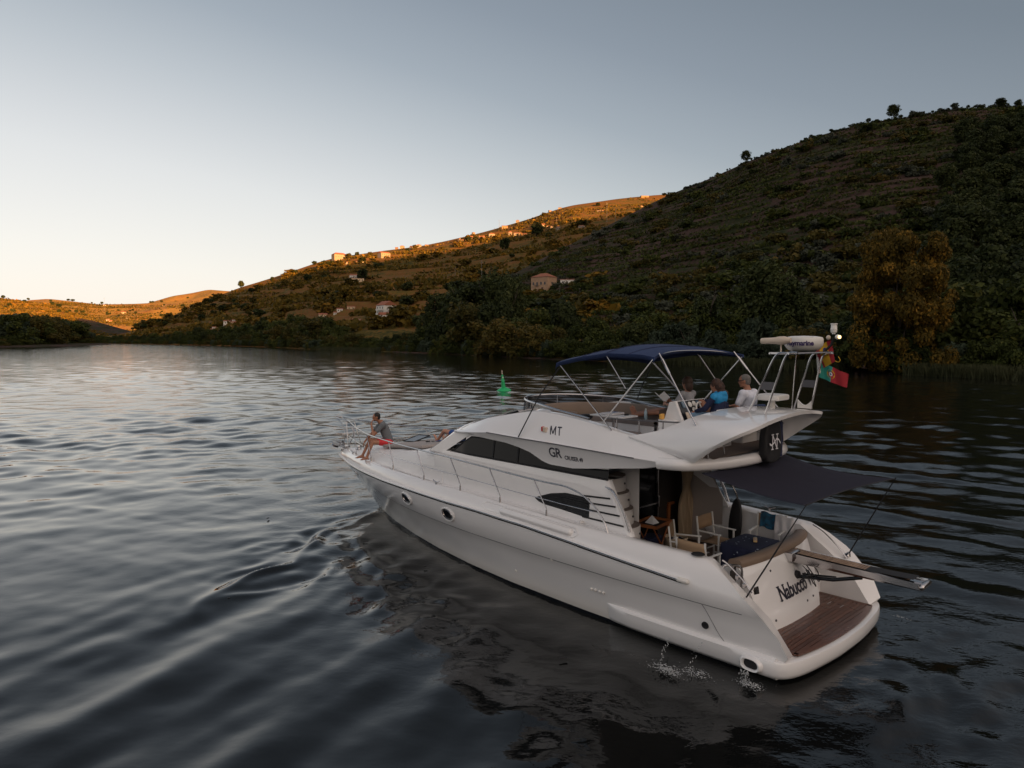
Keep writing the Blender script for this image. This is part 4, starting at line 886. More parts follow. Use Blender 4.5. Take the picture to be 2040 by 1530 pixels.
def stadium(c, t1, t2, nrm, a, b, prof):
    n_ = 28; vs_ = []
    for pr, h in prof:
        for k in range(n_):
            w = 2 * math.pi * k / n_; x = math.copysign(abs(math.cos(w)) ** .6, math.cos(w)) * a * pr; y = math.sin(w) * b * pr; vs_.append(c + t1 * x + t2 * y + nrm * h)
    return vs_, [(i * n_ + k, i * n_ + (k + 1) % n_, (i + 1) * n_ + (k + 1) % n_, (i + 1) * n_ + k) for i in range(len(prof) - 1) for k in range(n_)] + [tuple(range(n_))]
c = Vector(L(.95, -(side_at(.95, .25) + .14), .22)); t1 = Vector((1, -.06, 0)).normalized(); t2 = Vector((0, 0, 1)); nr = Vector((-.06, 1, 0)).normalized()
ring = MB().add(*stadium(c, t1, t2, nr, .18, .105, [(.62, .0), (.68, .035), (.85, .05), (1, .02), (1.05, -.03)])).build('exhaust_outlet', M['gel'], yacht)
MB().add(*stadium(c, t1, t2, nr, .18, .105, [(0, .008), (.66, .008)])).build('exhaust_opening', M['blackm'], ring)
for k, du in enumerate((0, .09, .19, .27)):
    side_disc('drain_fitting', 4.02 - du, .55, .026, M['white_plastic'], [(0, .03), (.55, .03), (1, .02), (1, -.01)])
for u in (4.47, 4.32):
    o = MB().lathe([(.001, .012), (.035, .012), (.045, .004), (.045, -.01)], L(u, -2.035, ZR(u) + .12), 14, Vector((0, 1, .35))).build('fuel_cap', M['rubber'], yacht)
for p in ((4.9, .9), (6.1, .35)): side_disc('small_vent', p[0], p[1], .028, M['white_plastic'])
# fender recess on the bulwark with its long padded moulding
def bul(u, k): return L(u, -(WR(u) - .012 - .115 * k), ZR(u) + .03 + (ZD(u) - ZR(u) - .03) * k)
rc = MB(); a = [bul(u, .88) for u in np.linspace(4.32, 6.75, 20)] + [bul(6.86, .5)] + [bul(u, .15) for u in np.linspace(6.75, 4.32, 20)] + [bul(4.22, .5)]
rc.tube([Vector(p) + Vector((0, .012, .0)) for p in a + [a[0]]], .012, 6); rc.build('fender_recess', M['gel'], yacht)
rc = MB().capsule(Vector(bul(6.2, .45)) + Vector((0, .012, 0)), .075, Vector(bul(4.42, .45)) + Vector((0, .012, 0)), .075, 12).build('recess_moulding', M['gel'], yacht)
# foredeck, side decks
dm = MB(); us = np.linspace(4.42, 15.9, 60)
dm.loft([[L(u, (WR(u) - .26) * f, ZD(u) - .03 + .05 * (1 - f * f)) for f in np.linspace(-1, 1, 15)] for u in us])
dm.build('deck', M['gel_top'], yacht)
bk = MB().box(L(4.46, 0, 1.1), (.06, 3.5, 1.15)).build('cockpit_bulkhead', M['gel_top'], yacht, smooth=False)
# cabin trunk: rises from the foredeck into the saloon sides
def trunk_sec(u):
    hb_ = np.interp(u, [3.3, 4, 8.5, 9.5, 10.5, 12, 13.2, 14.2, 14.7], [1.64, 1.66, 1.66, 1.58, 1.48, 1.20, .92, .55, .2])
    ht = np.interp(u, [3.3, 4, 8.5, 9.5, 10.5, 12, 13.2, 14.2, 14.7], [1.56, 1.58, 1.57, 1.42, 1.25, .95, .66, .32, .05])
    zt = np.interp(u, [3.3, 8.6, 9.4, 10.5, 12, 13.2, 14.2, 14.7], [2.46, 2.50, 2.40, 2.20, 2.03, 1.92, 1.78, 1.63])
    zb = ZD(u) - .02
    r = [(hb_, zb), (hb_ - .03, zb + (zt - zb) * .35), (ht + .03, zb + (zt - zb) * .75), (ht - .02, zt - .03), (ht - .09, zt), (ht * .5, zt + .03), (0, zt + .045)]
    return [L(u, -a, b) for a, b in r] + [L(u, a, b) for a, b in r[-2::-1]]
MB().loft([trunk_sec(u) for u in np.linspace(8.7, 14.7, 40)], caps=True).build('foredeck_trunk', M['gel_top'], yacht, deg=60)
# saloon: side walls, the aft ends sloping down to the cockpit
for sgn in (-1, 1):
    secs = []
    for f in np.linspace(0, 1, 24):
        row = []
        for z in (1.58, 1.8, 2.1, 2.3, 2.40, 2.45, 2.475):
            ua = 3.42 + (3.97 - 3.42) * max(0, (z - 1.58)) / (2.42 - 1.58); ua = min(ua, 4.0)
            u = ua + (9.1 - ua) * f; hh = np.interp(z, [1.58, 1.8, 2.3, 2.52], [1.67, 1.65, 1.62, 1.58]) - .0 * u
            hh *= np.interp(u, [3.3, 8.5, 9.4], [1, 1, .93]); row.append(L(u, sgn * hh, z))
        row += [L(u, sgn * (hh - .05), 2.48), L(u, sgn * (hh - .35), 2.48)]
        secs.append(row)
    # rounded aft corner returns inboard
    a = secs[0]; inner = [(p[0] - .0, p[1] + sgn * .0, p[2]) for p in a]
    ret = []
    for k in range(5):
        w = k / 4 * math.pi / 2; ret.append([(p[0] + .10 - .10 * math.sin(w) - .02, p[1] + sgn * (.10 - .10 * math.cos(w) + (0 if k < 4 else .35)), p[2]) for p in a])
    for k in range(5):
        w = k / 4 * math.pi / 2; ret[k] = [(p[0] - .10 * math.sin(w), p[1] + sgn * (.10 * (1 - math.cos(w))), p[2]) for p in a]
    ret.append([(p[0] + .5, p[1] + sgn * .12, p[2]) for p in a])
    MB().loft(ret[::-1] + secs).build('cabin_side', M['gel'], yacht, deg=50)
# upper cabin (dark window band behind which the white pillar of the windscreen leans)
def band_half(u, z): return np.interp(z, [2.45, 2.95], [1.575, 1.50]) * np.interp(u, [3.3, 8.0, 9.4], [1, 1, .88])
TOP = [(8.40, 2.52), (8.1, 2.70), (7.78, 2.885), (7.05, 2.90), (6.51, 2.885), (6.08, 2.84), (5.77, 2.78), (5.58, 2.71), (5.4, 2.64), (5.2, 2.615), (4.64, 2.61), (3.93, 2.66)]
topf = ip(sorted(TOP))
for sgn in (-1, 1):
    wall = MB(); wall.loft([[L(u, sgn * (band_half(u, z) - .02), z) for z in (2.44, 2.6, 2.8, 3.0)] for u in np.linspace(3.95, 8.0, 20)])
    wall.build('window_surround', M['gel'], yacht)
    gl = MB(); us = np.linspace(3.93, 8.46, 60)
    gl.loft([[L(u, sgn * (band_half(u, z) + .008), z) for z in np.linspace(2.475, max(2.48, topf(u) if u < 8.4 else 2.50), 6)] for u in us])
    w = gl.build('side_window', M['dark_glass'], yacht)
    for u in (7.03, 6.28): MB().box(L(u, sgn * (band_half(u, 2.65) + .012), 2.67), (.035, .012, .40), (.15 * -sgn, 0, 0)).build('mullion', M['blackm'], w)
    fr = MB(); pts = [L(a, sgn * (band_half(a, b) + .012), b) for a, b in TOP] + [L(3.93, sgn * 1.58, 2.47)]
    bot = [L(u, sgn * (band_half(u, 2.5) + .012), 2.485) for u in np.linspace(3.93, 8.5, 14)]
    fr.tube(bot, .022, 5); fr.tube([L(a, sgn * (band_half(a, b) + .010), b - .01) for a, b in TOP], .016, 5); fr.build('window_frame', M['blackm'], w)
# windscreen pillars and the windscreen itself
for sgn in (-1, 1):
    MB().loft([[L(8.30 - d, sgn * 1.50, 2.96), L(8.42 - d, sgn * 1.40, 2.98)] + [L(9.42 - d, sgn * 1.44, 2.40), L(9.30 - d, sgn * 1.56, 2.40)] for d in (0, .52)], closed=True, caps=True).build('windscreen_pillar', M['gel'], yacht)
ws = MB(); ws.loft([[L(8.45 + .45 * (1 - (f) ** 2) , f * 1.42, 2.93), L(9.38 + .5 * (1 - f ** 2), f * 1.45, 2.43)] for f in np.linspace(-1, 1, 13)]); ws.build('front_windscreen', M['dark_glass'], yacht)
# flybridge moulding
zl = ip([(1.7, 2.97), (1.9, 2.955), (2.85, 2.84), (3.75, 2.715), (4.3, 2.64), (4.64, 2.60), (5.2, 2.60), (5.4, 2.635), (5.58, 2.705), (5.77, 2.775), (6.08, 2.835), (6.51, 2.88), (7.05, 2.895), (8.25, 2.93), (8.9, 2.93)])
zt = ip([(1.7, 3.10), (2.05, 3.13), (2.6, 3.22), (3.26, 3.305), (3.75, 3.36), (4.1, 3.42), (4.7, 3.50), (5.3, 3.56), (5.85, 3.585), (6.43, 3.50), (7.28, 3.33), (7.95, 3.11), (8.25, 2.96), (8.9, 2.95)])
def fly_sec(u):
    zc = np.interp(u, [1.7, 3.2, 5.1, 7.03, 8.25], [2.99, 2.995, 3.04, 3.06, 2.945]); t_ = zt(u); l_ = zl(u); k = np.interp(u, [5.9, 8.3], [0, 1]); dome = 0
    sh = np.interp(u, [1.7, 2.1, 6, 7.5, 8.3], [.97, 1, 1, .95, .86])
    zc = max(zc, l_ + .02); t_ = max(t_, zc + .01)
    wc = 1.79 * sh; wt = np.interp(u, [1.7, 3.3, 5.9, 8.3], [1.55, 1.50, 1.42, 1.46]) * min(1, sh + .03)
    pts = [(1.25, l_ + .01), (1.60 * sh, l_), (1.735 * sh, l_ + .02), (wc - .01, zc - .03), (wc + .012, zc), (wc - .035, zc + .025), (wc * .6 + wt * .4 - .0, zc + (t_ - zc) * .50), (wt + .05, t_ - .06), (wt, t_ - .01), (wt - .06, t_)]
    wi = (wt - .14) * (math.sqrt(max(.0, 1 - (max(0, u - 5.6) / 1.42) ** 2)) if u < 7.0 else 0) + (0 if u < 6.9 else .0)
    dome = float(u >= 6.99); wi = wi if u < 6.99 else wt - .14
    well = [(wi, t_ + .03 * (u > 5.6)), (wi - .02, 3.25), (max(.0, wi - .03), 3.06), (min(.6, wi * .5), 3.05), (0, 3.05)]
    roof = [(wi, t_ + .01), (wi * .82, t_ + .035), (wi * .6, t_ + .06), (.4, t_ + .085), (0, t_ + .09)]
    if u < 2.9: well = [(wi, max(3.07, t_ - .01)), (wi - .02, 3.07), (wi - .03, 3.06), (.6, 3.05), (0, 3.05)]
    inn = [(a * (1 - dome) + c_ * dome, b * (1 - dome) + d_ * dome) for (a, b), (c_, d_) in zip(well, roof)]
    pts += inn
    bow = .62 * k * k
    aft = max(0, min(1, (3.0 - u) / 1.2)) * .58
    return [((u + bow * (1 - (a / 1.6) ** 2) if a < 1.6 else u) + aft * (a / 1.75) ** 2.2, a, b) for a, b in pts]
secs = []
for u in np.concatenate([np.linspace(1.84, 5.6, 44), np.linspace(5.65, 6.98, 24), np.linspace(7.0, 8.32, 20)]):
    s_ = fly_sec(u); secs.append([L(a, -b, c) for a, b, c in s_] + [L(a, b, c) for a, b, c in s_[-2::-1]])
fm = MB().loft(secs)
fm.add([Vector(p) for p in secs[0]], [tuple(range(len(secs[0])))]); fm.add([Vector(p) for p in secs[-1]], [tuple(range(len(secs[-1])))])
fly = fm.build('flybridge', M['gel'], yacht, deg=32, weld=True)
# saloon ceiling / underside of the overhang
MB().loft([[L(u, f * 1.5, zl(u) + .012) for f in (-1, 1)] for u in np.linspace(2.4, 8.3, 30)]).build('overhang_ceiling', M['gel_top'], yacht)
# aft rail lip of the flybridge deck with rounded corners
lip = MB(); pts = [L(1.78 + .10 * (abs(f) > .96), f * 1.66, 3.03) for f in np.linspace(-1, 1, 15)]
lip.tube([Vector(L(p.x, p.y, p.z)) for p in spline([(2.75, -1.72, 2.955), (2.42, -1.68, 2.965), (2.2, -1.48, 2.965), (1.97, -1.0, 2.965), (1.88, -.4, 2.965), (1.87, 0, 2.965), (1.88, .4, 2.965), (1.97, 1.0, 2.965), (2.2, 1.48, 2.965), (2.42, 1.68, 2.965), (2.75, 1.72, 2.955)], 5)], .10, 12); lip.build('aft_lip', M['gel'], yacht)
# radar arch
Aft = [(2.12, -1.70, 3.08), (1.68, -1.77, 3.37), (1.36, -1.72, 3.555), (1.20, -1.42, 3.665), (1.26, -.8, 3.725), (1.36, 0, 3.755), (1.48, .8, 3.745), (1.56, 1.4, 3.70), (1.56, 1.78, 3.62), (1.95, 1.78, 3.32), (2.35, 1.76, 3.02)]
Fwd = [(3.5, -1.56, 3.31), (2.98, -1.46, 3.44), (2.60, -1.38, 3.60), (2.44, -1.20, 3.70), (2.36, -.7, 3.76), (2.34, 0, 3.79), (2.34, .7, 3.77), (2.44, 1.20, 3.71), (2.60, 1.40, 3.60), (2.98, 1.50, 3.44), (3.5, 1.60, 3.31)]
A_ = spline(Aft, 5); F_ = spline(Fwd, 5); am = MB(); secs = []
for a, b in zip(A_, F_):
    mid = (a + b) / 2; rows = []
    tdir = (b - a)
    nrm = Vector((0, mid.y / 1.8 * .9 if abs(mid.y) > 1.2 else 0, 1)).normalized()
    th_ = .06
    rows = [a, a + tdir * .03 + nrm * .012, a.lerp(b, .35) + nrm * .016, a.lerp(b, .7) + nrm * .016, b + nrm * .01, b - nrm * .04, a.lerp(b, .7) - nrm * th_, a.lerp(b, .3) - nrm * th_, a.lerp(b, .06) - nrm * (th_ + .02), a - nrm * .06 ]
    secs.append([L(p.x, p.y, p.z) for p in rows])
arch = am.loft(secs, closed=True, caps=True).build('radar_arch', M['gel'], yacht, deg=40)
# ------------------------------------------------------------------ deck gear, cockpit and flybridge fittings
spline2 = lambda p: [(q.x, q.y) for q in spline([Vector((a, b, 0)) for a, b in p], 4)]
GR = lambda u: WR(u) - .215
RT = ip([(4.6, 2.29), (5.5, 2.31), (6.8, 2.35), (8.2, 2.40), (9.6, 2.41), (11.2, 2.40), (12.98, 2.38), (14.2, 2.42), (15.2, 2.48)])
BAY = [(5.12, 5.50), (6.43, 6.82), (7.75, 8.18), (9.22, 9.62), (10.82, 11.2), (12.45, 12.95), (14.0, 14.55), (15.25, 15.5)]
for sgn in (-1, 1):
    top = [L(3.70, sgn * 1.86, 1.62), L(3.78, sgn * 1.86, 1.80), L(3.98, sgn * 1.86, 2.02), L(4.3, sgn * 1.86, 2.20), L(4.7, sgn * 1.86, 2.29)]
    top += [L(u, sgn * max(.13, GR(u)), RT(u)) for u in np.linspace(5.1, 15.35, 26)]
    top += [L(15.75, sgn * .16, 2.50), L(16.15, sgn * .12, 2.52)]
    MB().tube(spline(top, 4), .016, 8).build('guard_rail', M['steel'], yacht)
    mid = [L(4.02, sgn * 1.87, 1.94)] + [L(u, sgn * max(.15, GR(u) - .0), (RT(u) + ZD(u)) / 2 - .02) for u in np.linspace(4.8, 15.4, 26)]
    MB().tube(mid, .008, 6).build('mid_rail', M['steel'], yacht)
    for b, t_ in BAY:
        pb = Vector(L(b, sgn * (WR(b) - .17), ZD(b) + .01)); pt = Vector(L(t_, sgn * max(.13, GR(t_)), RT(t_))); k = pb + Vector((.0, 0, .13))
        MB().tube([pb, k, pt], .013, 7).tube([pb, pb + Vector((0, 0, .11))], .019, 8).build('stanchion', M['steel'], yacht)
MB().tube([L(16.15, -.12, 2.52), L(16.18, 0, 2.52), L(16.15, .12, 2.52)], .016, 8).build('pulpit_rail', M['steel'], yacht)
for sgn in (-1, 1): MB().tube(spline([L(16.1, sgn * .12, 2.51), L(15.72, sgn * .13, 2.30), L(15.55, sgn * .15, 2.02), L(15.72, sgn * .12, 1.72), L(15.75, sgn * .12, 1.58)], 5), .014, 7).build('pulpit_brace', M['steel'], yacht)
# anchor and its roller
ar = MB().box(L(16.05, 0, 1.62), (.75, .16, .05)).box(L(16.2, .09, 1.67), (.40, .02, .10)).box(L(16.2, -.09, 1.67), (.40, .02, .10)); ar.build('anchor_roller', M['steel'], yacht, bevel=.008)
an = MB().box(L(16.28, 0, 1.72), (.62, .05, .07), (0, .1, 0)).add([L(16.60, 0, 1.70), L(16.36, -.17, 1.58), L(16.30, 0, 1.52), L(16.36, .17, 1.58), L(16.42, 0, 1.66)], [(0, 1, 4), (0, 4, 3), (0, 2, 1), (0, 3, 2), (1, 2, 4), (2, 3, 4)])
an.build('anchor', M['steel'], yacht)
MB().lathe([(.001, .12), (.06, .12), (.07, .08), (.045, .05), (.08, 0)], L(15.0, 0, 1.62), 14).build('windlass', M['steel'], yacht)
for (u, sgn) in ((8.65, -1), (8.65, 1), (14.4, -1), (2.6, 1)):
    b = WR(u) - .10
    z = ZD(u) + .005
    MB().box(L(u, sgn * (b - .05), z + .03), (.04, .03, .06)).tube([L(u - .12, sgn * (b - .05), z + .085), L(u - .04, sgn * (b - .05), z + .06), L(u + .04, sgn * (b - .05), z + .06), L(u + .12, sgn * (b - .05), z + .085)], .012, 6).build('cleat', M['steel'], yacht)
# sun pad with raised backrest frame
pad = MB(); 
for us_, vv in (((10.35, 11.3), (-.98, -.02)), ((10.35, 11.3), (.02, .98)), ((11.33, 12.45), (-.80, -.02)), ((11.33, 12.45), (.02, .80))):
    z0 = float(np.interp(sum(us_) / 2, [10.5, 12, 13.2], [2.23, 2.06, 1.95])) + .02
    pm_ = MB().box(L(sum(us_) / 2, sum(vv) / 2, z0 + .04), (us_[1] - us_[0], vv[1] - vv[0], .08), (0, .10, 0)); pm_.build('sunpad_cushion', M['pad'], yacht, bevel=.03)
hf = MB(); q = [L(12.15, .05, 2.14), L(12.62, .02, 2.12), L(12.58, .52, 2.25), L(12.12, .56, 2.27)]
hf.tube(q + [q[0]], .018, 6); hatch = hf.build('open_hatch', M['blackm'], yacht)
MB().add([Vector(p) + Vector((0, 0, -.004)) for p in q] + [Vector(p) + Vector((0, 0, .006)) for p in q], [(0, 1, 2, 3), (7, 6, 5, 4), (0, 4, 5, 1), (1, 5, 6, 2), (2, 6, 7, 3), (3, 7, 4, 0)]).build('hatch_glass', M['hatch'], hatch, smooth=False)
# side vent with its four dark strips
def cabv(z): return np.interp(z, [1.58, 1.8, 2.3, 2.52], [1.67, 1.65, 1.62, 1.58]) + .006
for sgn in (-1, 1):
    vtop = ip([(4.30, 2.09), (4.51, 2.105), (4.89, 2.11), (5.28, 2.04), (5.55, 1.95), (5.70, 1.89)]); vbot = ip([(4.30, 1.73), (5.0, 1.78), (5.45, 1.80), (5.60, 1.83), (5.70, 1.88)])
    v_ = MB(); v_.loft([[L(u, sgn * cabv(z), z) for z in np.linspace(vbot(u), vtop(u), 7)] for u in np.linspace(4.30, 5.70, 26)])
    vent = v_.build('side_vent', M['black'], yacht)
    sl = MB()
    for k in range(8):
        pts = [L(u, sgn * (cabv(2) + .012), vbot(u) + (vtop(u) - vbot(u)) * (k + .7) / 8.4) for u in np.linspace(4.35, 5.5, 8)]; sl.tube(pts, .010, 4)
    sl.build('louvre', M['blackm'], vent)
    for z0, z1, ue in ((2.125, 2.17, 3.83), (2.005, 2.045, 3.70), (1.885, 1.90, 3.60), (1.74, 1.735, 3.50)):
        pts = [L(u, sgn * (cabv(z0) + .002), z0 + (z1 - z0) * f) for f, u in ((f, 4.46 + (ue - 4.46) * f) for f in np.linspace(0, 1, 8))]
        m_ = MB(); m_.loft([[Vector(p) + Vector((0, 0, .016)), Vector(p) + Vector((0, -sgn * .006, .012)), Vector(p) + Vector((0, -sgn * .006, -.012)), Vector(p) + Vector((0, 0, -.016))] for p in pts], closed=True, caps=True); m_.build('vent_strip', M['blackm'], yacht)
    pts = spline([L(3.92, sgn * 1.60, 2.34), L(3.72, sgn * 1.66, 2.30), L(3.50, sgn * 1.66, 1.98), L(3.36, sgn * 1.66, 1.66)], 5)
    MB().tube(pts, .014, 7).build('grab_rail', M['steel'], yacht); MB().tube([Vector(p) + Vector((.05, 0, .02)) for p in pts], .012, 6).build('grab_rail', M['steel'], yacht)
# starboard cockpit arch pillar (the mirrored saloon side seen from inside) carries a handrail
MB().tube(spline([L(3.9, 1.48, 2.42), L(3.45, 1.62, 2.18), L(3.25, 1.70, 1.88), L(3.2, 1.72, 1.62)], 5), .016, 7).build('grab_rail', M['steel'], yacht)
MB().loft([[L(4.40, 1.50, z) for z in (.76, 2.6)], [L(4.02, 1.52, z) for z in (.76, 2.6)], [L(3.75, 1.535, z) for z in (.76, 2.38)], [L(3.45, 1.545, z) for z in (.76, 1.75)]]).build('side_lining', pmat('lining', (.40, .35, .32), .7), yacht)
# cockpit sole, transom module, passages and steps
MB().box(L(2.98, 0, .73), (2.95, 3.04, .04)).build('cockpit_sole', M['floor'], yacht, smooth=False)
def tface(v, z):       # u of the aft face
    f = max(0, min(1, (z - .34) / 1.0)); return 1.08 + .10 * f - .02 + .14 * abs(v / 1.3) ** 2.4 + .30 * f ** 1.3 + (.0 if z < .60 else .012)
def tv(f, z): k = (z - .34) / 1.0; a = -1.06 - .10 * k; b = .80 + .66 * max(0, k); return a + (b - a) * f
tm = MB(); secs = []
for f in np.linspace(0, 1, 30):
    row = [L(tface(tv(f, z), z), tv(f, z), z) for z in (.34, .45, .59, .61, .75, .9, 1.05, 1.2, 1.30)]
    u_, v_ = tface(tv(f, 1.3), 1.3), tv(f, 1.3)
    row += [L(u_ + .03, v_, 1.335), L(u_ + .30, v_, 1.335), L(u_ + .34, v_, 1.30), L(u_ + .36, v_, .75)]
    secs.append(row)
s0 = [(p[0] + .10 * (1 if i < 10 else 0), p[1] - .0, p[2]) for i, p in enumerate(secs[0])]
tm.loft(secs); tm.add(secs[0], [tuple(range(len(secs[0])))]); tm.add(secs[-1], [tuple(range(len(secs[-1])))])
transom = tm.build('transom', M['gel'], yacht, deg=40)
cu = MB(); cs = []
for f in np.linspace(0.01, .995, 26):
    v_ = tv(f, 1.3); u_ = tface(v_, 1.3)
    cs.append([L(u_ + .015, v_, 1.335), L(u_ - .005, v_, 1.40), L(u_ + .03, v_, 1.455), L(u_ + .12, v_, 1.47), L(u_ + .22, v_, 1.44), L(u_ + .26, v_, 1.335)])
cu.loft(cs, closed=True, caps=True).build('transom_cushion', M['tan'], yacht, deg=60)
st = MB()
for sgn in (-1, 1):
    for k, (u0, z) in enumerate(((1.38, .52), (1.68, .68))): MB().box(L(u0 + .25, sgn * 1.22, z / 2 + .2), (.5, .52, z - .38 + .36)).build('boarding_step', M['gel_top'], yacht, bevel=.02); MB().box(L(u0 + .15, sgn * 1.22, z + .025), (.26, .40, .02)).build('step_pad', M['teak'], yacht, smooth=False)
gate = MB().tube(spline([L(1.53, -1.20, .84), L(1.50, -1.20, 1.25), L(1.52, -1.24, 1.40), L(1.60, -1.42, 1.44), L(1.66, -1.52, 1.40), L(1.64, -1.54, 1.1), L(1.62, -1.54, .86)], 4), .018, 8).build('gate', M['steel'], yacht)
MB().box(L(1.57, -1.36, 1.10), (.015, .30, .56), (0, 0, .25)).build('gate_panel', M['cushion_dark'], gate, smooth=False)
# corner blocks on the coaming: fairlead, handles, lamp
MB().lathe([(.001, .014), (.09, .014), (.11, .0)], L(1.98, -1.72, 1.60), 18).build('fairlead', M['blackm'], yacht)
MB().tube(spline([L(1.62, -1.60, 1.56), L(1.52, -1.58, 1.50), L(1.28, -1.58, 1.32), L(1.12, -1.59, 1.16)], 4), .016, 7).box(L(1.36, -1.60, 1.35), (.05, .05, .05)).box(L(1.24, -1.60, 1.25), (.05, .05, .05)).build('gate_rail', M['steel'], yacht)
MB().tube(spline([L(1.62, 1.62, 1.54), L(1.42, 1.66, 1.42), L(1.18, 1.66, 1.22), L(1.0, 1.66, 1.03)], 4), .014, 7).build('gate_rail', M['steel'], yacht)
MB().box(L(tface(-1.0, .98) - .004, -.98, .98), (.02, .13, .13), (0, .2, -.18)).build('shore_socket', M['steel'], yacht, bevel=.006)
MB().box(L(tface(-1.0, .98) - .014, -.98, .98), (.02, .07, .07), (0, .2, -.18)).build('socket_cover', M['blackm'], yacht)
for (v, z) in ((-.45, 1.18), (-.75, .50), (.35, .55), (.62, .56), (.45, 1.15)): MB().lathe([(.001, .012), (.018, .012), (.02, 0)], L(tface(v, z), v, z), 10, (-1, 0, .1)).build('screw_cap', M['rubber'], yacht)
# passerelle: hydraulic gangway folded out over the stern
pw = .34; a0 = Vector((1.50, .42, 1.30)); a1 = Vector((-.62, .42, 1.24)); pas = MB()
def PP(f, s_, h): p = a0.lerp(a1, f); return L(p.x, p.y + s_ * pw / 2 + f * .08, p.z + h)
pas.loft([[PP(f, -1, -.06), PP(f, -1, .035), PP(f, -.84, .05), PP(f, -.80, .02), PP(f, .80, .02), PP(f, .84, .05), PP(f, 1, .035), PP(f, 1, -.06), PP(f, .8, -.13 + .05 * f), PP(f, -.8, -.13 + .05 * f)] for f in np.linspace(0, 1, 8)], closed=True, caps=True)
passer = pas.build('passerelle', M['steel'], yacht, deg=30)
MB().box(Vector(PP(.48, 0, .026)), (1.98, pw * .78, .006), (0, .03, 0)).build('slat_gap_dark', M['blackm'], passer, smooth=False)  # black strip added for the shade in the gaps between slats
for k in range(40):
    f = .03 + .88 * k / 40; c = Vector(PP(f, 0, .034)); MB().box(c, (.030, pw * .76, .024)).build('slat', M['teak_pale'], passer, smooth=False)
tip = MB().capsule(PP(1.0, -.9, -.01), .05, PP(1.0, .9, -.01), .05, 12).build('tip_roller', M['steel'], passer)
MB().lathe([(.001, .02), (.045, .02), (.05, 0)], PP(.03, -1.0, -.0), 14, (0, 1, 0)).build('pivot_cover', M['blackm'], passer)
MB().box(PP(.03, -.55, -.02), (.22, .30, .15)).build('hinge_housing', M['steel'], passer, bevel=.01)
MB().tube([L(tface(.35, .95), .35, .93), L(.75, .45, .98), L(.30, .48, 1.12)], .032, 10).tube([L(tface(.35, .95), .52, .93), L(.75, .58, .99)], .018, 8).build('hydraulic_ram', M['black'], passer)
def hose(pts, name='hose', r=.009, mat='blackm'): return MB().tube(spline(pts, 6), r, 6).build(name, M[mat], passer)
hose([L(1.15, .10, .95), L(1.02, .05, 1.06), L(.98, .16, 1.10), L(1.05, .30, 1.0), L(1.18, .38, .92)]); hose([L(1.2, .45, 1.12), L(1.05, .40, 1.0), L(1.02, .55, .86), L(1.08, .62, 1.0), L(1.2, .60, 1.14)])
hose([L(1.2, .30, 1.15), L(1.02, .22, 1.05), L(1.0, .38, .82), L(1.1, .45, .88), L(1.2, .42, 1.05)], r=.007)
MB().lathe([(.001, .05), (.06, .05), (.075, .0)], L(tface(.3, .97) - .0, .30, .97), 16, (-1, 0, .2)).build('ram_mount', M['blackm'], passer)
# flagstaff-like awning struts and awning
c_ = {'fp': (2.0, -1.62, 2.88), 'fs': (2.32, 1.62, 2.84), 'ap': (.44, -1.35, 2.585), 'as': (.24, 1.68, 2.60)}
aw = MB(); rows = []
for a in np.linspace(0, 1, 22):
    row = []
    for b in np.linspace(0, 1, 22):
        p = Vector(c_['fp']).lerp(Vector(c_['ap']), a).lerp(Vector(c_['fs']).lerp(Vector(c_['as']), a), b)
        sag = .08 * math.sin(math.pi * a) * (1 - .2 * math.sin(math.pi * b)) + .02 * math.sin(b * 40) * (1 - a) * math.sin(math.pi * a)
        inw = .10 * math.sin(math.pi * b) * a; inv = .10 * math.sin(math.pi * a)
        bow = -.14 * math.sin(math.pi * b) * (1 - a)
        row.append(L(p.x + inw + bow, p.y + inv * (1 - 2 * b), p.z - sag))
    rows.append(row)
rows_aw = [[Vector(q) for q in r__] for r__ in rows]
awning = aw.loft(rows).build('awning', M['awn'], yacht); so = awning.modifiers.new('thick', 'SOLIDIFY'); so.thickness = .006
for tip_, ft in ((c_['ap'], (1.18, -1.72, 1.06)), (c_['as'], (1.0, 1.74, 1.10))):
    t_ = Vector(L(*tip_)); f_ = Vector(L(*ft)); MB().tube([f_, f_.lerp(t_, .5), t_ + (t_ - f_) * .015], [.013, .012, .007], 7).build('awning_pole', M['blackm'], yacht)
    MB().lathe([(.001, .05), (.03, .045), (.04, .02), (.055, .0)], f_ - (t_ - f_).normalized() * .03, 12, (t_ - f_)).build('pole_socket', M['steel'], yacht)
# bulkhead, sliding door, curtain, steps to the flybridge
MB().box(L(4.44, 1.0, 1.7), (.04, 1.1, 1.9)).build('saloon_opening', M['cushion_dark'], yacht, smooth=False)  # dark panel stands in for the shade inside the open saloon
door = MB().box(L(4.34, .0, 1.66), (.035, .96, 1.80)).build('saloon_door', M['dark_glass'], yacht, smooth=False)
fr = MB()
for v in (-.47, .46): fr.box(L(4.325, v, 1.66), (.05, .035, 1.82))
for z in (2.56, .78): fr.box(L(4.325, 0, z), (.05, .96, .04))
fr.build('door_frame', M['black'], door, smooth=False)
MB().box(L(4.30, 0, 1.68), (.025, .90, .03)).build('glazing_bar', M['steel'], door, smooth=False)
MB().box(L(4.29, .475, 1.66), (.02, .02, 1.80)).box(L(4.27, .475, 1.72), (.03, .04, .22)).build('door_handle', M['steel'], door, bevel=.004)
MB().box(L(4.40, 1.02, 1.15), (.05, .07, .80)).box(L(4.40, 1.10, 1.56), (.05, .20, .05)).build('saloon_post', M['wood'], yacht, smooth=False)
MB().box(L(4.32, 1.56, 1.68), (.08, .07, 1.85)).build('door_pillar', M['gel_top'], yacht, bevel=.01)
cm = MB(); rows = []
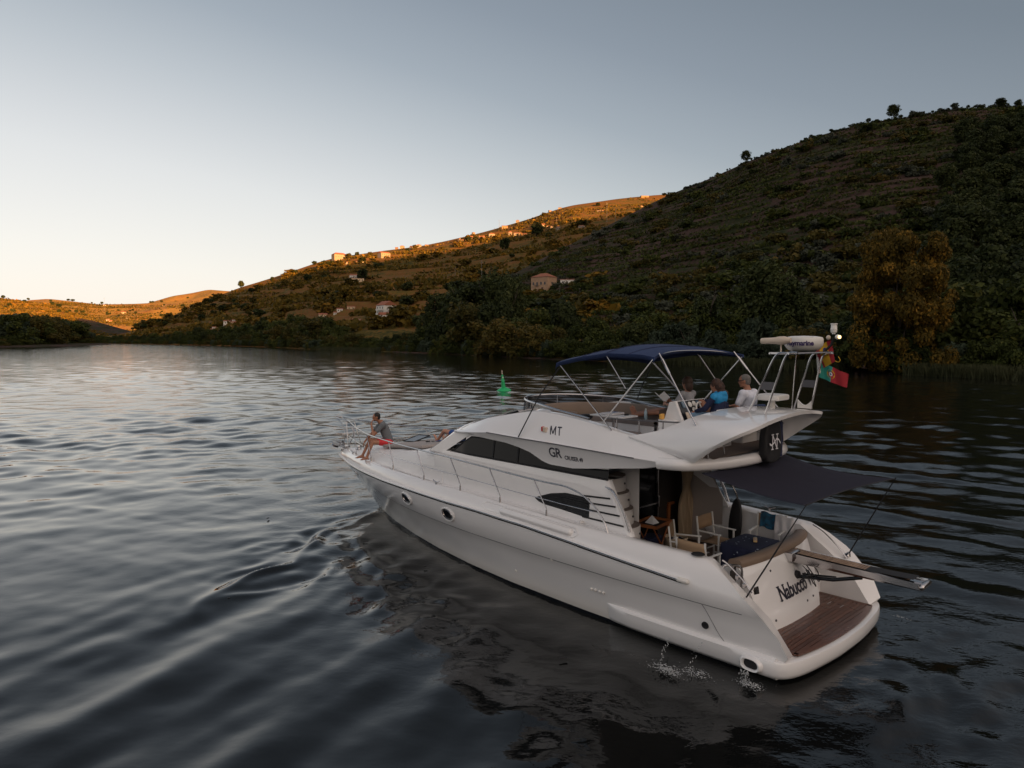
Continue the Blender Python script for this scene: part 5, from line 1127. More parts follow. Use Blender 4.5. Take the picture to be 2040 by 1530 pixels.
for z in np.linspace(.80, 2.58, 26):
    tie = math.exp(-((z - 1.95) / .22) ** 2); w = .19 - .12 * tie; row = []
    for f in np.linspace(0, 1, 40): row.append(L(4.18 + .055 * math.sin(f * 24 + math.sin(z * 2)) * (1 - .3 * tie) + .02 * math.sin(f * 55), 1.34 + (f - .5) * 2 * w + .03 * math.sin(z * 3), z))
    rows.append(row)
cm.loft(rows).build('curtain', M['curtain'], yacht)
for k, (u, v, z, r0) in enumerate(((3.80, -1.02, 1.0, .42), (3.86, -1.02, 1.28, .36), (4.00, -1.02, 1.58, .30), (4.14, -1.02, 1.87, .28), (4.24, -1.0, 2.16, .26), (4.33, -.98, 2.45, .24))):
    w = .46
    st = MB(); poly = [L(u - r0 * math.cos(a), v + w * .72 * math.sin(a), 0)[:2] for a in np.linspace(-math.pi / 2, math.pi / 2, 14)] + [L(4.44, v + w * .72, 0)[:2], L(4.44, v - w * .72, 0)[:2]]
    zb = z - .30 if k else .75
    step = MB().prism(poly[::-1], zb, z - .022).build('stair_step', M['gel_top'], yacht, deg=30)
    poly2 = [L(u - (r0 - .015) * math.cos(a), v + w * .69 * math.sin(a), 0)[:2] for a in np.linspace(-math.pi / 2, math.pi / 2, 14)] + [L(4.43, v + w * .69, 0)[:2], L(4.43, v - w * .69, 0)[:2]]
    MB().prism(poly2[::-1], z - .02, z).build('tread', M['taupe'], step, deg=30)
    MB().lathe([(.001, .02), (.018, .018), (.02, 0)], L(u - r0 * .97, v + .1, z - .15), 10, (-1, 0, 0)).build('step_light', M['rubber'], step)
MB().box(L(4.2, -.60, 1.75), (.46, .03, 1.66)).build('stair_side', M['gel_top'], yacht, bevel=.005)
# flybridge: rim and tinted screen
rimp = [(4.62, -1.30, 3.52), (5.3, -1.31, 3.60), (5.85, -1.28, 3.68), (6.4, -1.12, 3.71), (6.85, -.82, 3.73), (7.14, -.4, 3.74), (7.22, 0, 3.74)]
rim = spline([Vector(p) for p in rimp] + [Vector((a, -b, c)) for a, b, c in rimp[-2::-1]], 5)
scr = MB(); scr.loft([[L(p.x, p.y, p.z), L(p.x + .03, p.y * 1.005, zt(p.x) + .03 if p.x < 5.9 else min(p.z - .02, zt(p.x) + .05 + .045 * (1 - abs(p.y)) )) ] for p in rim])
SG = bpy.data.materials.new('tinted_screen'); SG.use_nodes = True; t = SG.node_tree; gl_ = N(t, 'ShaderNodeBsdfGlass'); gl_.inputs['Roughness'].default_value = 0; gl_.inputs['IOR'].default_value = 1.01; gl_.inputs['Color'].default_value = (.28, .29, .33, 1)
gs = N(t, 'ShaderNodeBsdfGlossy'); gs.inputs['Roughness'].default_value = .04; mx_ = N(t, 'ShaderNodeMixShader'); mx_.inputs[0].default_value = .12; tp = N(t, 'ShaderNodeBsdfTransparent'); tp.inputs[0].default_value = (.30, .32, .36, 1)
t.links.new(tp.outputs[0], mx_.inputs[1]); t.links.new(gs.outputs[0], mx_.inputs[2]); t.links.new(mx_.outputs[0], t.nodes['Material Output'].inputs['Surface'])
screen = scr.build('flybridge_screen', SG, yacht); MB().tube([L(p.x, p.y, p.z) for p in rim], .022, 8).build('screen_rim', M['steel'], screen)
for k in (14, 24, 36, 46): p = rim[k]; MB().tube([L(p.x, p.y, p.z), L(p.x + .02, p.y, zt(p.x) + .05)], .012, 6).build('screen_post', M['steel'], screen)
# wrap-round settee
per = [(4.45, 1.14), (5.0, 1.16), (5.6, 1.14), (6.1, 1.02), (6.5, .76), (6.72, .4), (6.78, 0), (6.72, -.4), (6.5, -.76), (6.1, -1.0), (5.6, -1.10), (5.1, -1.12)]
per = spline([Vector((a, b, 0)) for a, b in per], 5); cen = Vector((5.2, 0, 0))
def inset(p, d): q = (cen - p); q = Vector((max(0, p.x - 5.6) * -1, -p.y, 0)) if p.x > 5.6 else Vector((0, -p.y, 0)); q.normalize(); return p + q * d
zb_ = lambda p: 3.56 + .03 * (p.x > 5)
MB().loft([[L(*(inset(p, 0).xy), 3.2), L(*(inset(p, 0).xy), zb_(p) - .04), L(*(inset(p, .05).xy), zb_(p)), L(*(inset(p, .11).xy), zb_(p) - .04), L(*(inset(p, .17).xy), 3.3), L(*(inset(p, .17).xy), 3.2)] for p in per], closed=True, caps=True).build('settee_back', M['tan'], yacht, deg=60)
MB().loft([[L(*(inset(p, .1).xy), 3.3), L(*(inset(p, .2).xy), 3.335), L(*(inset(p, .58).xy), 3.335), L(*(inset(p, .62).xy), 3.30), L(*(inset(p, .62).xy), 3.22)] for p in per]).build('settee_seat', M['taupe'], yacht, deg=60)
MB().loft([[L(*(inset(p, .60).xy), 3.22), L(*(inset(p, .60).xy), 3.05)] for p in per]).build('settee_base', M['gel_top'], yacht)
MB().box(L(3.75, .98, 3.28), (1.5, .60, .10)).build('bench_seat', M['taupe'], yacht, bevel=.03); MB().box(L(3.75, .98, 3.14), (1.5, .56, .17)).build('bench_base', M['gel_top'], yacht, bevel=.01)
MB().box(L(3.75, 1.24, 3.44), (1.5, .10, .26)).build('bench_back', M['tan'], yacht, bevel=.03)
MB().box(L(4.25, -.95, 3.24), (.9, .42, .09)).build('bench_seat', M['taupe'], yacht, bevel=.03)
# table on a pedestal
MB().box(L(4.95, -.15, 3.46), (.85, .50, .03)).build('flybridge_table', M['gel_top'], yacht, bevel=.01); MB().tube([L(4.95, -.15, 3.06), L(4.95, -.15, 3.45)], .03, 10).build('table_pedestal', M['steel'], yacht)
# helm console with slanting dash
con = MB(); a = [(3.55, 3.06), (3.50, 3.42), (3.36, 3.86), (3.22, 3.885), (3.04, 3.47), (3.10, 3.06)]
con.loft([[L(u, v, z) for u, z in a] for v in (-.55, .42)], closed=True, caps=True); cons = con.build('helm_console', M['gel_top'], yacht, deg=20, bevel=.015)
def DP(f, v, h=0): p = Vector((3.22, v, 3.885)).lerp(Vector((3.04, v, 3.50)), f); return L(p.x - h * .9, p.y, p.z + h * .42)
dp = MB(); dp.add([DP(0.03, -.50, .008), DP(.95, -.50, .008), DP(.95, .38, .008), DP(.03, .38, .008), DP(0.03, -.50, -.01), DP(.95, -.50, -.01), DP(.95, .38, -.01), DP(.03, .38, -.01)], [(0, 1, 2, 3), (4, 7, 6, 5), (0, 4, 5, 1), (1, 5, 6, 2), (2, 6, 7, 3), (3, 7, 4, 0)]); dash = dp.build('dashboard', M['black'], cons, smooth=False)
for v, f in ((-.16, .22), (-.02, .20), (-.08, .48)): MB().lathe([(.001, .012), (.05, .012), (.056, 0)], DP(f, v, .01), 16, (-.9, 0, .42)).build('gauge', M['white_plastic'], dash)
for v, f in ((.12, .22), (.27, .24), (-.36, .2)): 
    MB().box(DP(f, v, .014), (.02, .12, .12), (0, R(25), 0)).build('display_screen', pmat('display_glass', (.10, .16, .22), .15), dash)
MB().box(DP(.72, -.33, .014), (.012, .14, .14), (0, R(25), 0)).build('chart_card', M['cream_plastic'], dash)
wh = MB(); wc_ = Vector(DP(.62, .02, .10)); wa = Vector((-.9, 0, .42)).normalized(); qd = Vector((0, 0, 1)).rotation_difference(wa)
wh.tube([wc_ + qd @ Vector((.17 * math.cos(w), .17 * math.sin(w), 0)) for w in np.linspace(0, 2 * math.pi, 25)], .016, 8, cap=False)
for w in (0, 2.1, 4.2): wh.tube([wc_, wc_ + qd @ Vector((.17 * math.cos(w), .17 * math.sin(w), 0))], .011, 6)
wh.tube([wc_, wc_ - wa * .1], .025, 8); wh.build('steering_wheel', M['white_plastic'], cons)
MB().box(L(3.32, -.62, 3.40), (.36, .12, .30)).build('console_locker', M['gel_top'], cons, bevel=.01)
# helm seat with white frame, throttle box
hs = MB().box(L(2.52, -.08, 3.62), (.10, .46, .28), (0, -.12, 0)).build('helm_seat_back', M['white_plastic'], yacht, bevel=.03)
for v in (-.20, .05): MB().box(L(2.458, v, 3.69), (.02, .12, .05)).box(L(2.458, v, 3.62), (.02, .03, .12)).build('seat_slot', M['rubber'], hs, smooth=False)
MB().box(L(2.75, -.05, 3.42), (.46, .95, .10)).build('helm_seat', M['white_plastic'], yacht, bevel=.03); MB().box(L(2.75, -.05, 3.2), (.36, .7, .32)).build('helm_seat_base', M['gel_top'], yacht, bevel=.02)
MB().box(L(2.76, .95, 3.36), (.50, .62, .10)).build('crew_seat', M['tan'], yacht, bevel=.03); MB().box(L(2.76, .95, 3.18), (.40, .55, .26)).build('crew_seat_base', M['gel_top'], yacht, bevel=.02)
MB().box(L(2.46, 1.0, 3.66), (.10, .55, .22)).build('crew_seat_back', M['navy'], yacht, bevel=.03)
# rail and posts on the port side of the flybridge well
MB().box(L(3.30, -1.24, 3.575), (2.05, .07, .018), (0, .035, 0)).build('coaming_rail', M['rubber'], yacht, bevel=.004)
for u in (4.0, 3.5, 3.0): MB().tube([L(u, -1.25, 3.20), L(u, -1.25, 3.58)], .014, 7).build('rail_post', M['steel'], yacht)
# aft well under the arch: rails, table leg, lockers
for v in (-1.25, -.75, .55, 1.35): MB().tube([L(2.10, v, 3.0), L(2.16, v, 3.60)], .014, 7).build('aft_rail_post', M['steel'], yacht)
MB().tube([L(2.13, -1.3, 3.42), L(2.05, 0, 3.42), L(2.13, 1.4, 3.42)], .012, 7).build('aft_rail', M['steel'], yacht)
MB().box(L(2.42, -1.32, 3.22), (.42, .26, .40)).build('aft_locker', M['gel_top'], yacht, bevel=.02)
MB().tube([L(2.26, -1.18, 3.05), L(2.26, -1.18, 3.32)], .02, 8).tube([L(2.2, -1.14, 3.34), L(2.2, -1.26, 3.34)], .016, 8).build('latch_post', M['steel'], yacht)
MB().box(L(2.5, 0, 3.062), (1.0, 2.5, .01)).build('deck_mat', M['floor'], yacht, smooth=False)
# bimini
def bim(u, v):
    ze = np.interp(u, [3.02, 3.3, 4.05, 4.7, 5.2, 5.3], [4.70, 4.74, 4.755, 4.67, 4.57, 4.54]); cr_ = np.interp(u, [3.0, 3.6, 4.1, 4.6, 5.25], [.10, .13, .15, .13, .12])
    return ze + cr_ * (1 - abs(v / 1.5) ** 2.6) + .012 * math.sin(u * 7) * (1 - abs(v / 1.5))
bm_ = MB(); rows = []
for u in np.linspace(3.02, 5.28, 30):
    w = 1.50; row = []
    for f in np.linspace(-1, 1, 31):
        v = f * w; uu = u + .25 * (1 - f * f) * max(0, (3.5 - u) / .5) * -.0 + (.22 * (1 - f * f) if u > 5 else 0) * (u - 5) / .28 + .28 * (1 - f * f) * max(0, (3.6 - u) / .58)
        row.append(L(uu, v, bim(u, v)))
    row = [(row[0][0], row[0][1], row[0][2] - .075)] + row + [(row[-1][0], row[-1][1], row[-1][2] - .075)]
    rows.append(row)
first = [(p[0] - .0, p[1], p[2] - .05) for p in rows[0]]; last = [(p[0] + .02, p[1], p[2] - .09) for p in rows[-1]]
bimini = bm_.loft([first] + rows + [last]).build('bimini_canopy', M['navy'], yacht, deg=50); so = bimini.modifiers.new('thick', 'SOLIDIFY'); so.thickness = .008
for sgn in (-1, 1):
    for nm, a_, b_, r in (('bimini_front_pole', (5.18, 1.49, 4.50), (3.92, 1.50, 3.37), .013), ('bimini_main_pole', (3.05, 1.49, 4.66), (4.12, 1.50, 3.50), .014),
                          ('bimini_brace', (4.05, 1.49, 4.70), (3.61, 1.50, 4.14), .012), ('bimini_aft_strut', (2.80, 1.49, 4.76), (2.12, 1.50, 3.50), .013)):
        if 'aft_strut' in nm:
            MB().tube([L(3.10, sgn * 1.25, 4.76), L(b_[0], sgn * b_[1], b_[2])], .013, 7).tube([L(3.02, sgn * 1.27, 4.66), L(2.84, sgn * 1.315, 4.42)], .022, 8).build(nm, M['steel'], yacht)
        else: MB().tube([L(a_[0], sgn * a_[1], a_[2]), L(b_[0], sgn * b_[1], b_[2])], r, 7).build(nm, M['steel'], yacht)
    MB().tube([L(5.20, sgn * 1.49, 4.46), L(5.6, sgn * 1.64, 3.90), L(6.03, sgn * 1.79, 3.07)], .012, 6).build('bimini_strap', M['blackm'], yacht)
for u, z in ((5.18, 4.51), (4.05, 4.73), (3.05, 4.66)): MB().tube([L(u + (.25 * (1 - f * f) if u < 4 else .16 * (1 - f * f) if u > 5 else 0), f * 1.48, bim(u, f * 1.48) - .02) for f in np.linspace(-1, 1, 15)], .012, 6).build('bimini_bow', M['steel'], yacht)
def on_fly0(u):
    s_ = fly_sec(u)[1:10]
    for (a, b), (c1, d1) in zip([(q[1], q[2]) for q in s_[:-1]], [(q[1], q[2]) for q in s_[1:]]):
        if min(b, d1) <= 3.27 <= max(b, d1): return -(a + (c1 - a) * (3.27 - b) / (d1 - b) + .015)
    return -1.6
# nav light on the port coaming, crease strip
MB().box(L(5.40, on_fly0(5.40), 3.265), (.09, .06, .10)).build('side_light', M['cream_plastic'], yacht, bevel=.012); MB().box(L(5.465, on_fly0(5.465), 3.275), (.035, .062, .09)).build('side_light_lens', M['red'], yacht, bevel=.006)
MB().tube([L(u, -(1.79 * float(np.interp(u, [1.7, 2.1, 6, 7.5], [.97, 1, 1, .95])) + .014), float(np.interp(u, [1.7, 3.2, 5.1, 7.03, 8.25], [2.99, 2.995, 3.04, 3.06, 2.945])) - .002) for u in np.linspace(3.2, 7.05, 30)], .011, 5).build('crease_strip', M['rubber'], yacht)
for u in (3.55, 4.05, 4.62): MB().tube([L(u + (.28 * (1 - f * f) * max(0, (3.6 - u) / .58)), f * 1.49, bim(u, f * 1.49) + .004) for f in np.linspace(-1, 1, 21)], .006, 4).build('canopy_seam', M['navy_cloth'], bimini)
MB().tube([rows_aw[-1][j] for j in range(22)], .009, 5).build('awning_hem', M['blackm'], awning)
# moulding joint running down the quarter
jt = [(2.02, 1.20), (1.86, 1.02), (1.72, .84), (1.62, .66), (1.52, .48), (1.44, .38)]
MB().tube([L(u, -(side_at(u, z) + .002), z) for u, z in spline2(jt)], .0045, 4).build('moulding_joint', M['rubber'], yacht)
# radar frame
def legs(v, b1, b2, t1, t2, name):
    for b, t_ in ((b1, t1), (b2, t2)):
        B_ = Vector(L(b[0], v, b[1])); T_ = Vector(L(t_[0], v, t_[1]))
        MB().tube(spline([B_, B_.lerp(T_, .5), B_.lerp(T_, .93), T_ + Vector((-.07, 0, .05)), T_ + Vector((-.2, 0, .055))], 4), .018, 8).build('mast_leg', M['steel'], yacht)
    m1 = Vector(L(b1[0] + (t1[0] - b1[0]) * .55, v, b1[1] + (t1[1] - b1[1]) * .55)); m2 = Vector(L(b2[0] + (t2[0] - b2[0]) * .55, v, b2[1] + (t2[1] - b2[1]) * .55))
    MB().add([m1, m2, m2 + Vector((.04, 0, -.13)), m1 + Vector((.04, 0, -.13))] + [q + Vector((0, .01, 0)) for q in (m1, m2, m2 + Vector((.04, 0, -.13)), m1 + Vector((.04, 0, -.13)))], [(0, 1, 2, 3), (7, 6, 5, 4), (0, 4, 5, 1), (1, 5, 6, 2), (2, 6, 7, 3), (3, 7, 4, 0)]).build('leg_plate', M['rubber'], yacht, smooth=False)
legs(-.40, (1.87, 3.79), (1.58, 3.77), (1.44, 4.72), (1.26, 4.73), 'p'); legs(1.22, (1.85, 3.74), (1.54, 3.73), (1.56, 4.70), (1.36, 4.70), 's')
MB().box(L(1.36, .42, 4.775), (.34, 1.66, .03)).tube([L(1.52, -.42, 4.77), L(1.52, 1.26, 4.77)], .016, 8).tube([L(1.20, -.42, 4.77), L(1.20, 1.26, 4.77)], .016, 8).build('radar_shelf', M['steel'], yacht)
dome = MB().lathe([(.001, -.13), (.20, -.13), (.26, -.10), (.305, -.04), (.318, .0), (.318, .07), (.30, .105), (.2, .125), (.001, .132)], L(1.42, .60, 4.93), 36).build('radar_dome', M['cream_plastic'] if False else M['white_plastic'], yacht, deg=40)
horn = MB().lathe([(.001, 0), (.045, 0), (.055, .05), (.07, .10), (.07, .20), (.06, .24), (.055, .30), (.05, .48), (.045, .50), (.001, .50)], L(1.40, .08, 4.985), 18, Vector((1, .12, -.03))).tube([L(1.58, .10, 4.79), L(1.58, .10, 4.95)], .014, 7).build('horn_speaker', M['cream_plastic'], yacht)
MB().tube([L(1.74, .9, 3.75), L(1.68, .9, 4.76)], .011, 7).build('antenna_pole', M['steel'], yacht)
MB().box(L(1.44, 1.26, 4.58), (.045, .045, .38), (0, .1, 0)).build('cable_box', M['white_plastic'], yacht, bevel=.006)
mast = MB().tube([L(1.36, 1.24, 4.76), L(1.22, 1.25, 4.90), L(1.18, 1.25, 5.02)], .020, 8).build('light_mast', M['blackm'], yacht)
MB().lathe([(.001, .19), (.058, .19), (.058, .17), (.05, .165), (.052, .10), (.058, .09), (.05, .03), (.03, .02), (.03, 0)], L(1.18, 1.25, 5.09), 16).build('anchor_light', M['white_plastic'], mast)
EM = bpy.data.materials.new('lit_lamp'); EM.use_nodes = True; pb_ = EM.node_tree.nodes['Principled BSDF']; pb_.inputs['Base Color'].default_value = (.9, .7, .45, 1); pb_.inputs['Emission Color'].default_value = (1, .62, .25, 1); pb_.inputs['Emission Strength'].default_value = .9
MB().ell(L(1.09, 1.20, 5.04), (.045, .045, .045), None, 14, 10).build('deck_light', M['white_plastic'], mast); MB().ell(L(1.045, 1.17, 5.04), (.026, .026, .03), None, 10, 8).build('deck_light_lens', EM, mast)
MB().ell(L(1.27, 1.25, 5.03), (.04, .04, .045), None, 12, 8).build('side_lamp', M['cream_plastic'], mast)
# white seat-like mount and chock on the arch
MB().lathe([(.06, 0), (.06, .14), (.05, .15)], L(2.10, .86, 3.76), 14).build('searchlight_post', M['white_plastic'], yacht)
MB().prism([L(a, b, 0)[:2] for a, b in ((1.86, .62), (2.0, .56), (2.26, .60), (2.34, .72), (2.34, 1.05), (2.26, 1.14), (1.96, 1.14), (1.86, 1.05))], 3.90, 4.0).build('searchlight_head', M['white_plastic'], yacht, bevel=.025)
ck = MB(); ck.loft([[L(1.78, 1.22 + t_, 3.75), L(1.78 - 0, 1.22 + t_, 3.90)] + [L(1.78 - .26 * f, 1.22 + t_, 3.90 - .09 * math.sin(math.pi * f)) for f in np.linspace(.1, .9, 9)] + [L(1.52, 1.22 + t_, 3.90), L(1.52, 1.22 + t_, 3.75)] for t_ in (-.02, .02)], closed=True, caps=True).build('mast_chock', M['white_plastic'], yacht, smooth=False)

# ------------------------------------------------------------------ lettering
def text_mesh(s_, size, bold=0.0, space=1.0, sx=1.0, shear=0):
    cu_ = bpy.data.curves.new('t', 'FONT'); cu_.body = s_; cu_.size = size; cu_.offset = bold; cu_.space_character = space; cu_.resolution_u = 3; cu_.shear = shear
    ob = bpy.data.objects.new('t', cu_); col.objects.link(ob); bpy.context.view_layer.update()
    me = bpy.data.meshes.new_from_object(ob.evaluated_get(bpy.context.evaluated_depsgraph_get())); bpy.data.objects.remove(ob); bpy.data.curves.remove(cu_)
    bm = bmesh.new(); bm.from_mesh(me); bmesh.ops.triangulate(bm, faces=bm.faces)
    for _ in range(2): bmesh.ops.subdivide_edges(bm, edges=bm.edges[:], cuts=1, use_grid_fill=True)
    bm.to_mesh(me); bm.free()
    for v in me.vertices: v.co.x *= sx
    return me
def letter(name, s_, size, fn, parent, mat=None, **kw):
    me = text_mesh(s_, size, **kw)
    for v in me.vertices: v.co = fn(v.co.x, v.co.y)
    me.materials.clear(); me.materials.append(mat or M['dark_text']); return link(name, me, parent)
# boat name, slab-serif look, climbing towards starboard along the transom
def fn_name(x, y): z = .715 + y; v = -.46 + x; return Vector(L(tface(v, z) - .006, v, z))
letter('boat_name', 'Nabucco VI', .315, fn_name, transom, bold=.008, space=.94, sx=.92)
sf = MB()
for x0, w in ((-.012, .085), (.155, .075)):
    for y in (.0, .206): p = [fn_name(x0, y), fn_name(x0 + w, y), fn_name(x0 + w, y + .018), fn_name(x0, y + .018)]; sf.add(p, [(0, 1, 2, 3)])
sf.build('name_serif', M['dark_text'], transom, smooth=False)
def on_fly(u, z):    # port flank of the flybridge moulding
    best = None; s_ = fly_sec(u)[1:10]
    for (a, b), (c1, d1) in zip([(q[1], q[2]) for q in s_[:-1]], [(q[1], q[2]) for q in s_[1:]]):
        if min(b, d1) <= z <= max(b, d1) and abs(d1 - b) > 1e-6: f = (z - b) / (d1 - b); best = max(best or 0, a + (c1 - a) * f)
    return best if best else 1.7
def fn_fly(u0, z0, k_=.12): return lambda x, y: Vector(L(u0 - x + k_ * y, -(on_fly(u0 - x + k_ * y, z0 + y) + .006), z0 + y))
def strokes(name, segs, w, fn, parent, mat):
    m_ = MB()
    for (x0, y0, x1, y1) in segs:
        d = Vector((x1 - x0, y1 - y0)); n_ = Vector((-d.y, d.x)).normalized() * w / 2; k_ = 5
        m_.add([fn(x0 + d.x * i / k_ + sg * n_.x, y0 + d.y * i / k_ + sg * n_.y) for i in range(k_ + 1) for sg in (-1, 1)], [(2 * i, 2 * i + 2, 2 * i + 3, 2 * i + 1) for i in range(k_)])
    return m_.build(name, mat, parent, smooth=False)
fMT = lambda x, y: Vector(L(5.235 - x + .38 * y, -(on_fly(5.235 - x + .38 * y, 3.19 + y) + .006), 3.19 + y))
strokes('registration_letter', [(0, 0, 0, .155), (.125, 0, .125, .155), (.004, .15, .0625, .02), (.121, .15, .0625, .02)], .023, fMT, fly, M['dark_text'])
strokes('registration_letter', [(.175, .144, .275, .144), (.225, 0, .225, .14)], .023, fMT, fly, M['dark_text'])
letter('model_name', 'GR', .25, fn_fly(5.21, 2.785), fly, space=.92, bold=.004)
letter('model_lettering', 'CRUISER 49', .105, fn_fly(4.81, 2.77), fly, bold=.002, space=.95, sx=.88)
rd = lambda x, y: (lambda w: Vector(L(1.42 - .322 * math.cos(w), .60 + .322 * math.sin(w), 4.90 + y)))(-2.08 + x / .322)
letter('radar_lettering', 'Raymarine', .115, rd, dome, mat=pmat('purple_print', (.03, .012, .10), .4), bold=.004, space=.95)
# black bag with white monogram hanging under the arch
t_ = root('padded_cover', 'black rounded padded cover with a white letter N hanging under the radar arch', 'cover', 1.74, .12, 3.03)
def shp(name, mat, prof, thick, off, parent, deg=60): 
    m_ = MB(); n_ = len(prof); rows = []
    for k, (s_, d) in enumerate(((.0, 0), (.85, -.5), (.97, -.42), (1, -.2), (1, .2), (.97, .42), (.85, .5), (0, .5))): rows.append([Vector((off + d * thick, -p[0] * s_, p[1] * s_ if False else (p[1] - .12) * s_ + .12)) for p in prof])
    return m_.loft(rows, closed=True, caps=False).build(name, mat, parent, deg=deg)
pr_ = [(.30 * math.copysign(abs(math.cos(w)) ** .8, math.cos(w)), .12 + (.50 if math.sin(w) > 0 else .28) * math.copysign(abs(math.sin(w)) ** .75, math.sin(w))) for w in np.linspace(0, 2 * math.pi, 41)[:-1]]
cov = shp('cover', M['blackm'], pr_, .14, 0, t_); MB().box((.02, -.36, .22), (.10, .10, .62)).build('strap', M['navy_cloth'], t_, bevel=.02)
fnN = lambda x, y: Vector((-.082, -x + .13, y + .09)); strokes('monogram', [(.05, .0, .05, .25), (.21, 0, .21, .25), (.055, .24, .205, .01)], .026, fnN, t_, M['white_cloth'])
sw = MB()
for x0, w in ((.005, .09), (.165, .09)):
    for y in (-.008, .245): sw.add([fnN(x0, y), fnN(x0 + w, y), fnN(x0 + w, y + .016), fnN(x0, y + .016)], [(0, 1, 2, 3)])
ar_ = [(-.06, .10), (.0, .07), (.10, .11), (.18, .17), (.26, .15), (.33, .08)]; sw.add([fnN(x, y + .02) + Vector((-.004, 0, 0)) for x, y in ar_] + [fnN(x, y - .012) + Vector((-.004, 0, 0)) for x, y in ar_], [(k, k + 1, k + 7, k + 6) for k in range(5)])
sw.build('monogram_flourish', M['white_cloth'], t_, smooth=False)
# ------------------------------------------------------------------ loose things on board and on the water
def thing(name, label, cat, u, v, z, rz=0, group=None): return root(name, label, cat, u, v, z, group, rz)
# folding director chairs: white tube frame, tan sling
def chair_proto():
    r_ = bpy.data.objects.new('deck_chair', None); col.objects.link(r_)
    for sx in (-1, 1):
        for sy in (-1, 1): MB().box((sx * .21, sy * .27, .215), (.028, .022, .43)).build('leg', M['alu'], r_, smooth=False)
        
    for sy in (-1, 1):
        MB().box((0, sy * .27, .62), (.50, .045, .022)).build('armrest', M['alu'], r_, bevel=.005)
        MB().box((.21, sy * .27, .52), (.028, .022, .20)).build('arm_post', M['alu'], r_, smooth=False)
        MB().box((-.235, sy * .27, .655), (.028, .024, .47), (0, -.12, 0)).build('back_post', M['alu'], r_, smooth=False)
        MB().box((0, sy * .27, .10), (.42, .018, .022)).build('side_rail', M['alu'], r_, smooth=False)
    MB().box((.21, 0, .22), (.02, .54, .02)).box((-.21, 0, .22), (.02, .54, .02)).build('stretcher', M['alu'], r_, smooth=False)
    sm = MB().loft([[(x, y, .43 - .025 * (1 - (y / .26) ** 2)) for y in np.linspace(-.26, .26, 9)] for x in (-.21, -.1, 0, .1, .21)]); o = sm.build('seat', M['sling'], r_); o.modifiers.new('t', 'SOLIDIFY').thickness = .006
    bm2 = MB().loft([[(-.245 - .02 * (z - .6) * 5 - .02 * (1 - (y / .27) ** 2), y, z) for y in np.linspace(-.27, .27, 9)] for z in (.62, .70, .78, .87)]); o = bm2.build('backrest', M['sling'], r_); o.modifiers.new('t', 'SOLIDIFY').thickness = .006
    return r_
def copy_thing(r_):
    c = r_.copy(); col.objects.link(c)
    for ch in list(r_.children):
        k = ch.copy(); col.objects.link(k); k.parent = c
    return c
def place(o, u, v, z, rz, label, cat, group=None):
    o.matrix_world = BM @ Matrix.Translation((u, -v, z)) @ Matrix.Rotation(rz, 4, 'Z'); tag(o, label, cat, group)
ch0 = chair_proto(); SZ = .75
ch = [ch0] + [copy_thing(ch0) for _ in range(3)]
place(ch[0], 2.98, .52, SZ, R(180), 'director chair with its tan back towards the saloon door, behind the table', 'chair', 'tan director chairs round the cockpit table')
place(ch[1], 3.05, -.42, SZ, R(205), 'director chair seen side on, nearest the saloon steps', 'chair', 'tan director chairs round the cockpit table')
place(ch[2], 2.42, -.98, SZ, R(-90), 'director chair nearest the port gunwale with its back towards us', 'chair', 'tan director chairs round the cockpit table')
place(ch[3], 2.30, 1.22, SZ, R(100), 'director chair by the starboard gunwale, draped with towels', 'chair', 'tan director chairs round the cockpit table')
# table with a patterned navy cloth
tb = thing('cockpit_table', 'low cockpit table hidden under a navy patterned cloth', 'table', 2.05, .08, SZ)
MB().box((0, 0, .66), (.66, .88, .03)).build('tabletop', M['alu'], tb, bevel=.004)
for a in (-1, 1):
    for b in (-1, 1): MB().box((a * .28, b * .38, .33), (.04, .04, .66)).build('leg', M['alu'], tb, smooth=False)
CL = bpy.data.materials.new('navy_patterned_cloth'); CL.use_nodes = True; t = CL.node_tree; p_ = t.nodes['Principled BSDF']; tc_ = N(t, 'ShaderNodeTexCoord')
vo = N(t, 'ShaderNodeTexVoronoi'); vo.inputs['Scale'].default_value = 9; t.links.new(tc_.outputs['Object'], vo.inputs['Vector']); nz = N(t, 'ShaderNodeTexNoise'); nz.inputs['Scale'].default_value = 30; t.links.new(tc_.outputs['Object'], nz.inputs['Vector'])
dd = math_n(t, 'ADD', vo.outputs['Distance'], math_n(t, 'MULTIPLY', nz.outputs['Fac'], .28)); ms = math_n(t, 'LESS_THAN', dd, .30); mx_ = N(t, 'ShaderNodeMix', data_type='RGBA'); t.links.new(ms, mx_.inputs['Factor']); mx_.inputs['A'].default_value = (.010, .014, .045, 1); mx_.inputs['B'].default_value = (.30, .36, .44, 1)
t.links.new(mx_.outputs['Result'], p_.inputs['Base Color']); p_.inputs['Roughness'].default_value = .8
cl = thing('tablecloth', 'navy tablecloth with small pale motifs spread over the cockpit table', 'tablecloth', 2.05, .08, SZ)
cm = MB(); rows = []
for (k, zz, gr_) in ((0, .682, 0), (.5, .683, 0), (.94, .683, 0), (1.0, .675, .0), (1.03, .60, .01), (1.06, .46, .03), (1.10, .30, .05)):
    row = []
    for i in range(64):
        w = 2 * math.pi * i / 64; c_1, s_1 = math.cos(w), math.sin(w); q = 1 / max(abs(c_1) / .34, abs(s_1) / .46); rp = gr_ * math.sin(i * 1.18) * .8
        row.append(((q * c_1) * k + rp * c_1, (q * s_1) * k + rp * s_1, zz))
    rows.append(row)
cm.loft(rows, closed=True).build('cloth', CL, cl, deg=50)
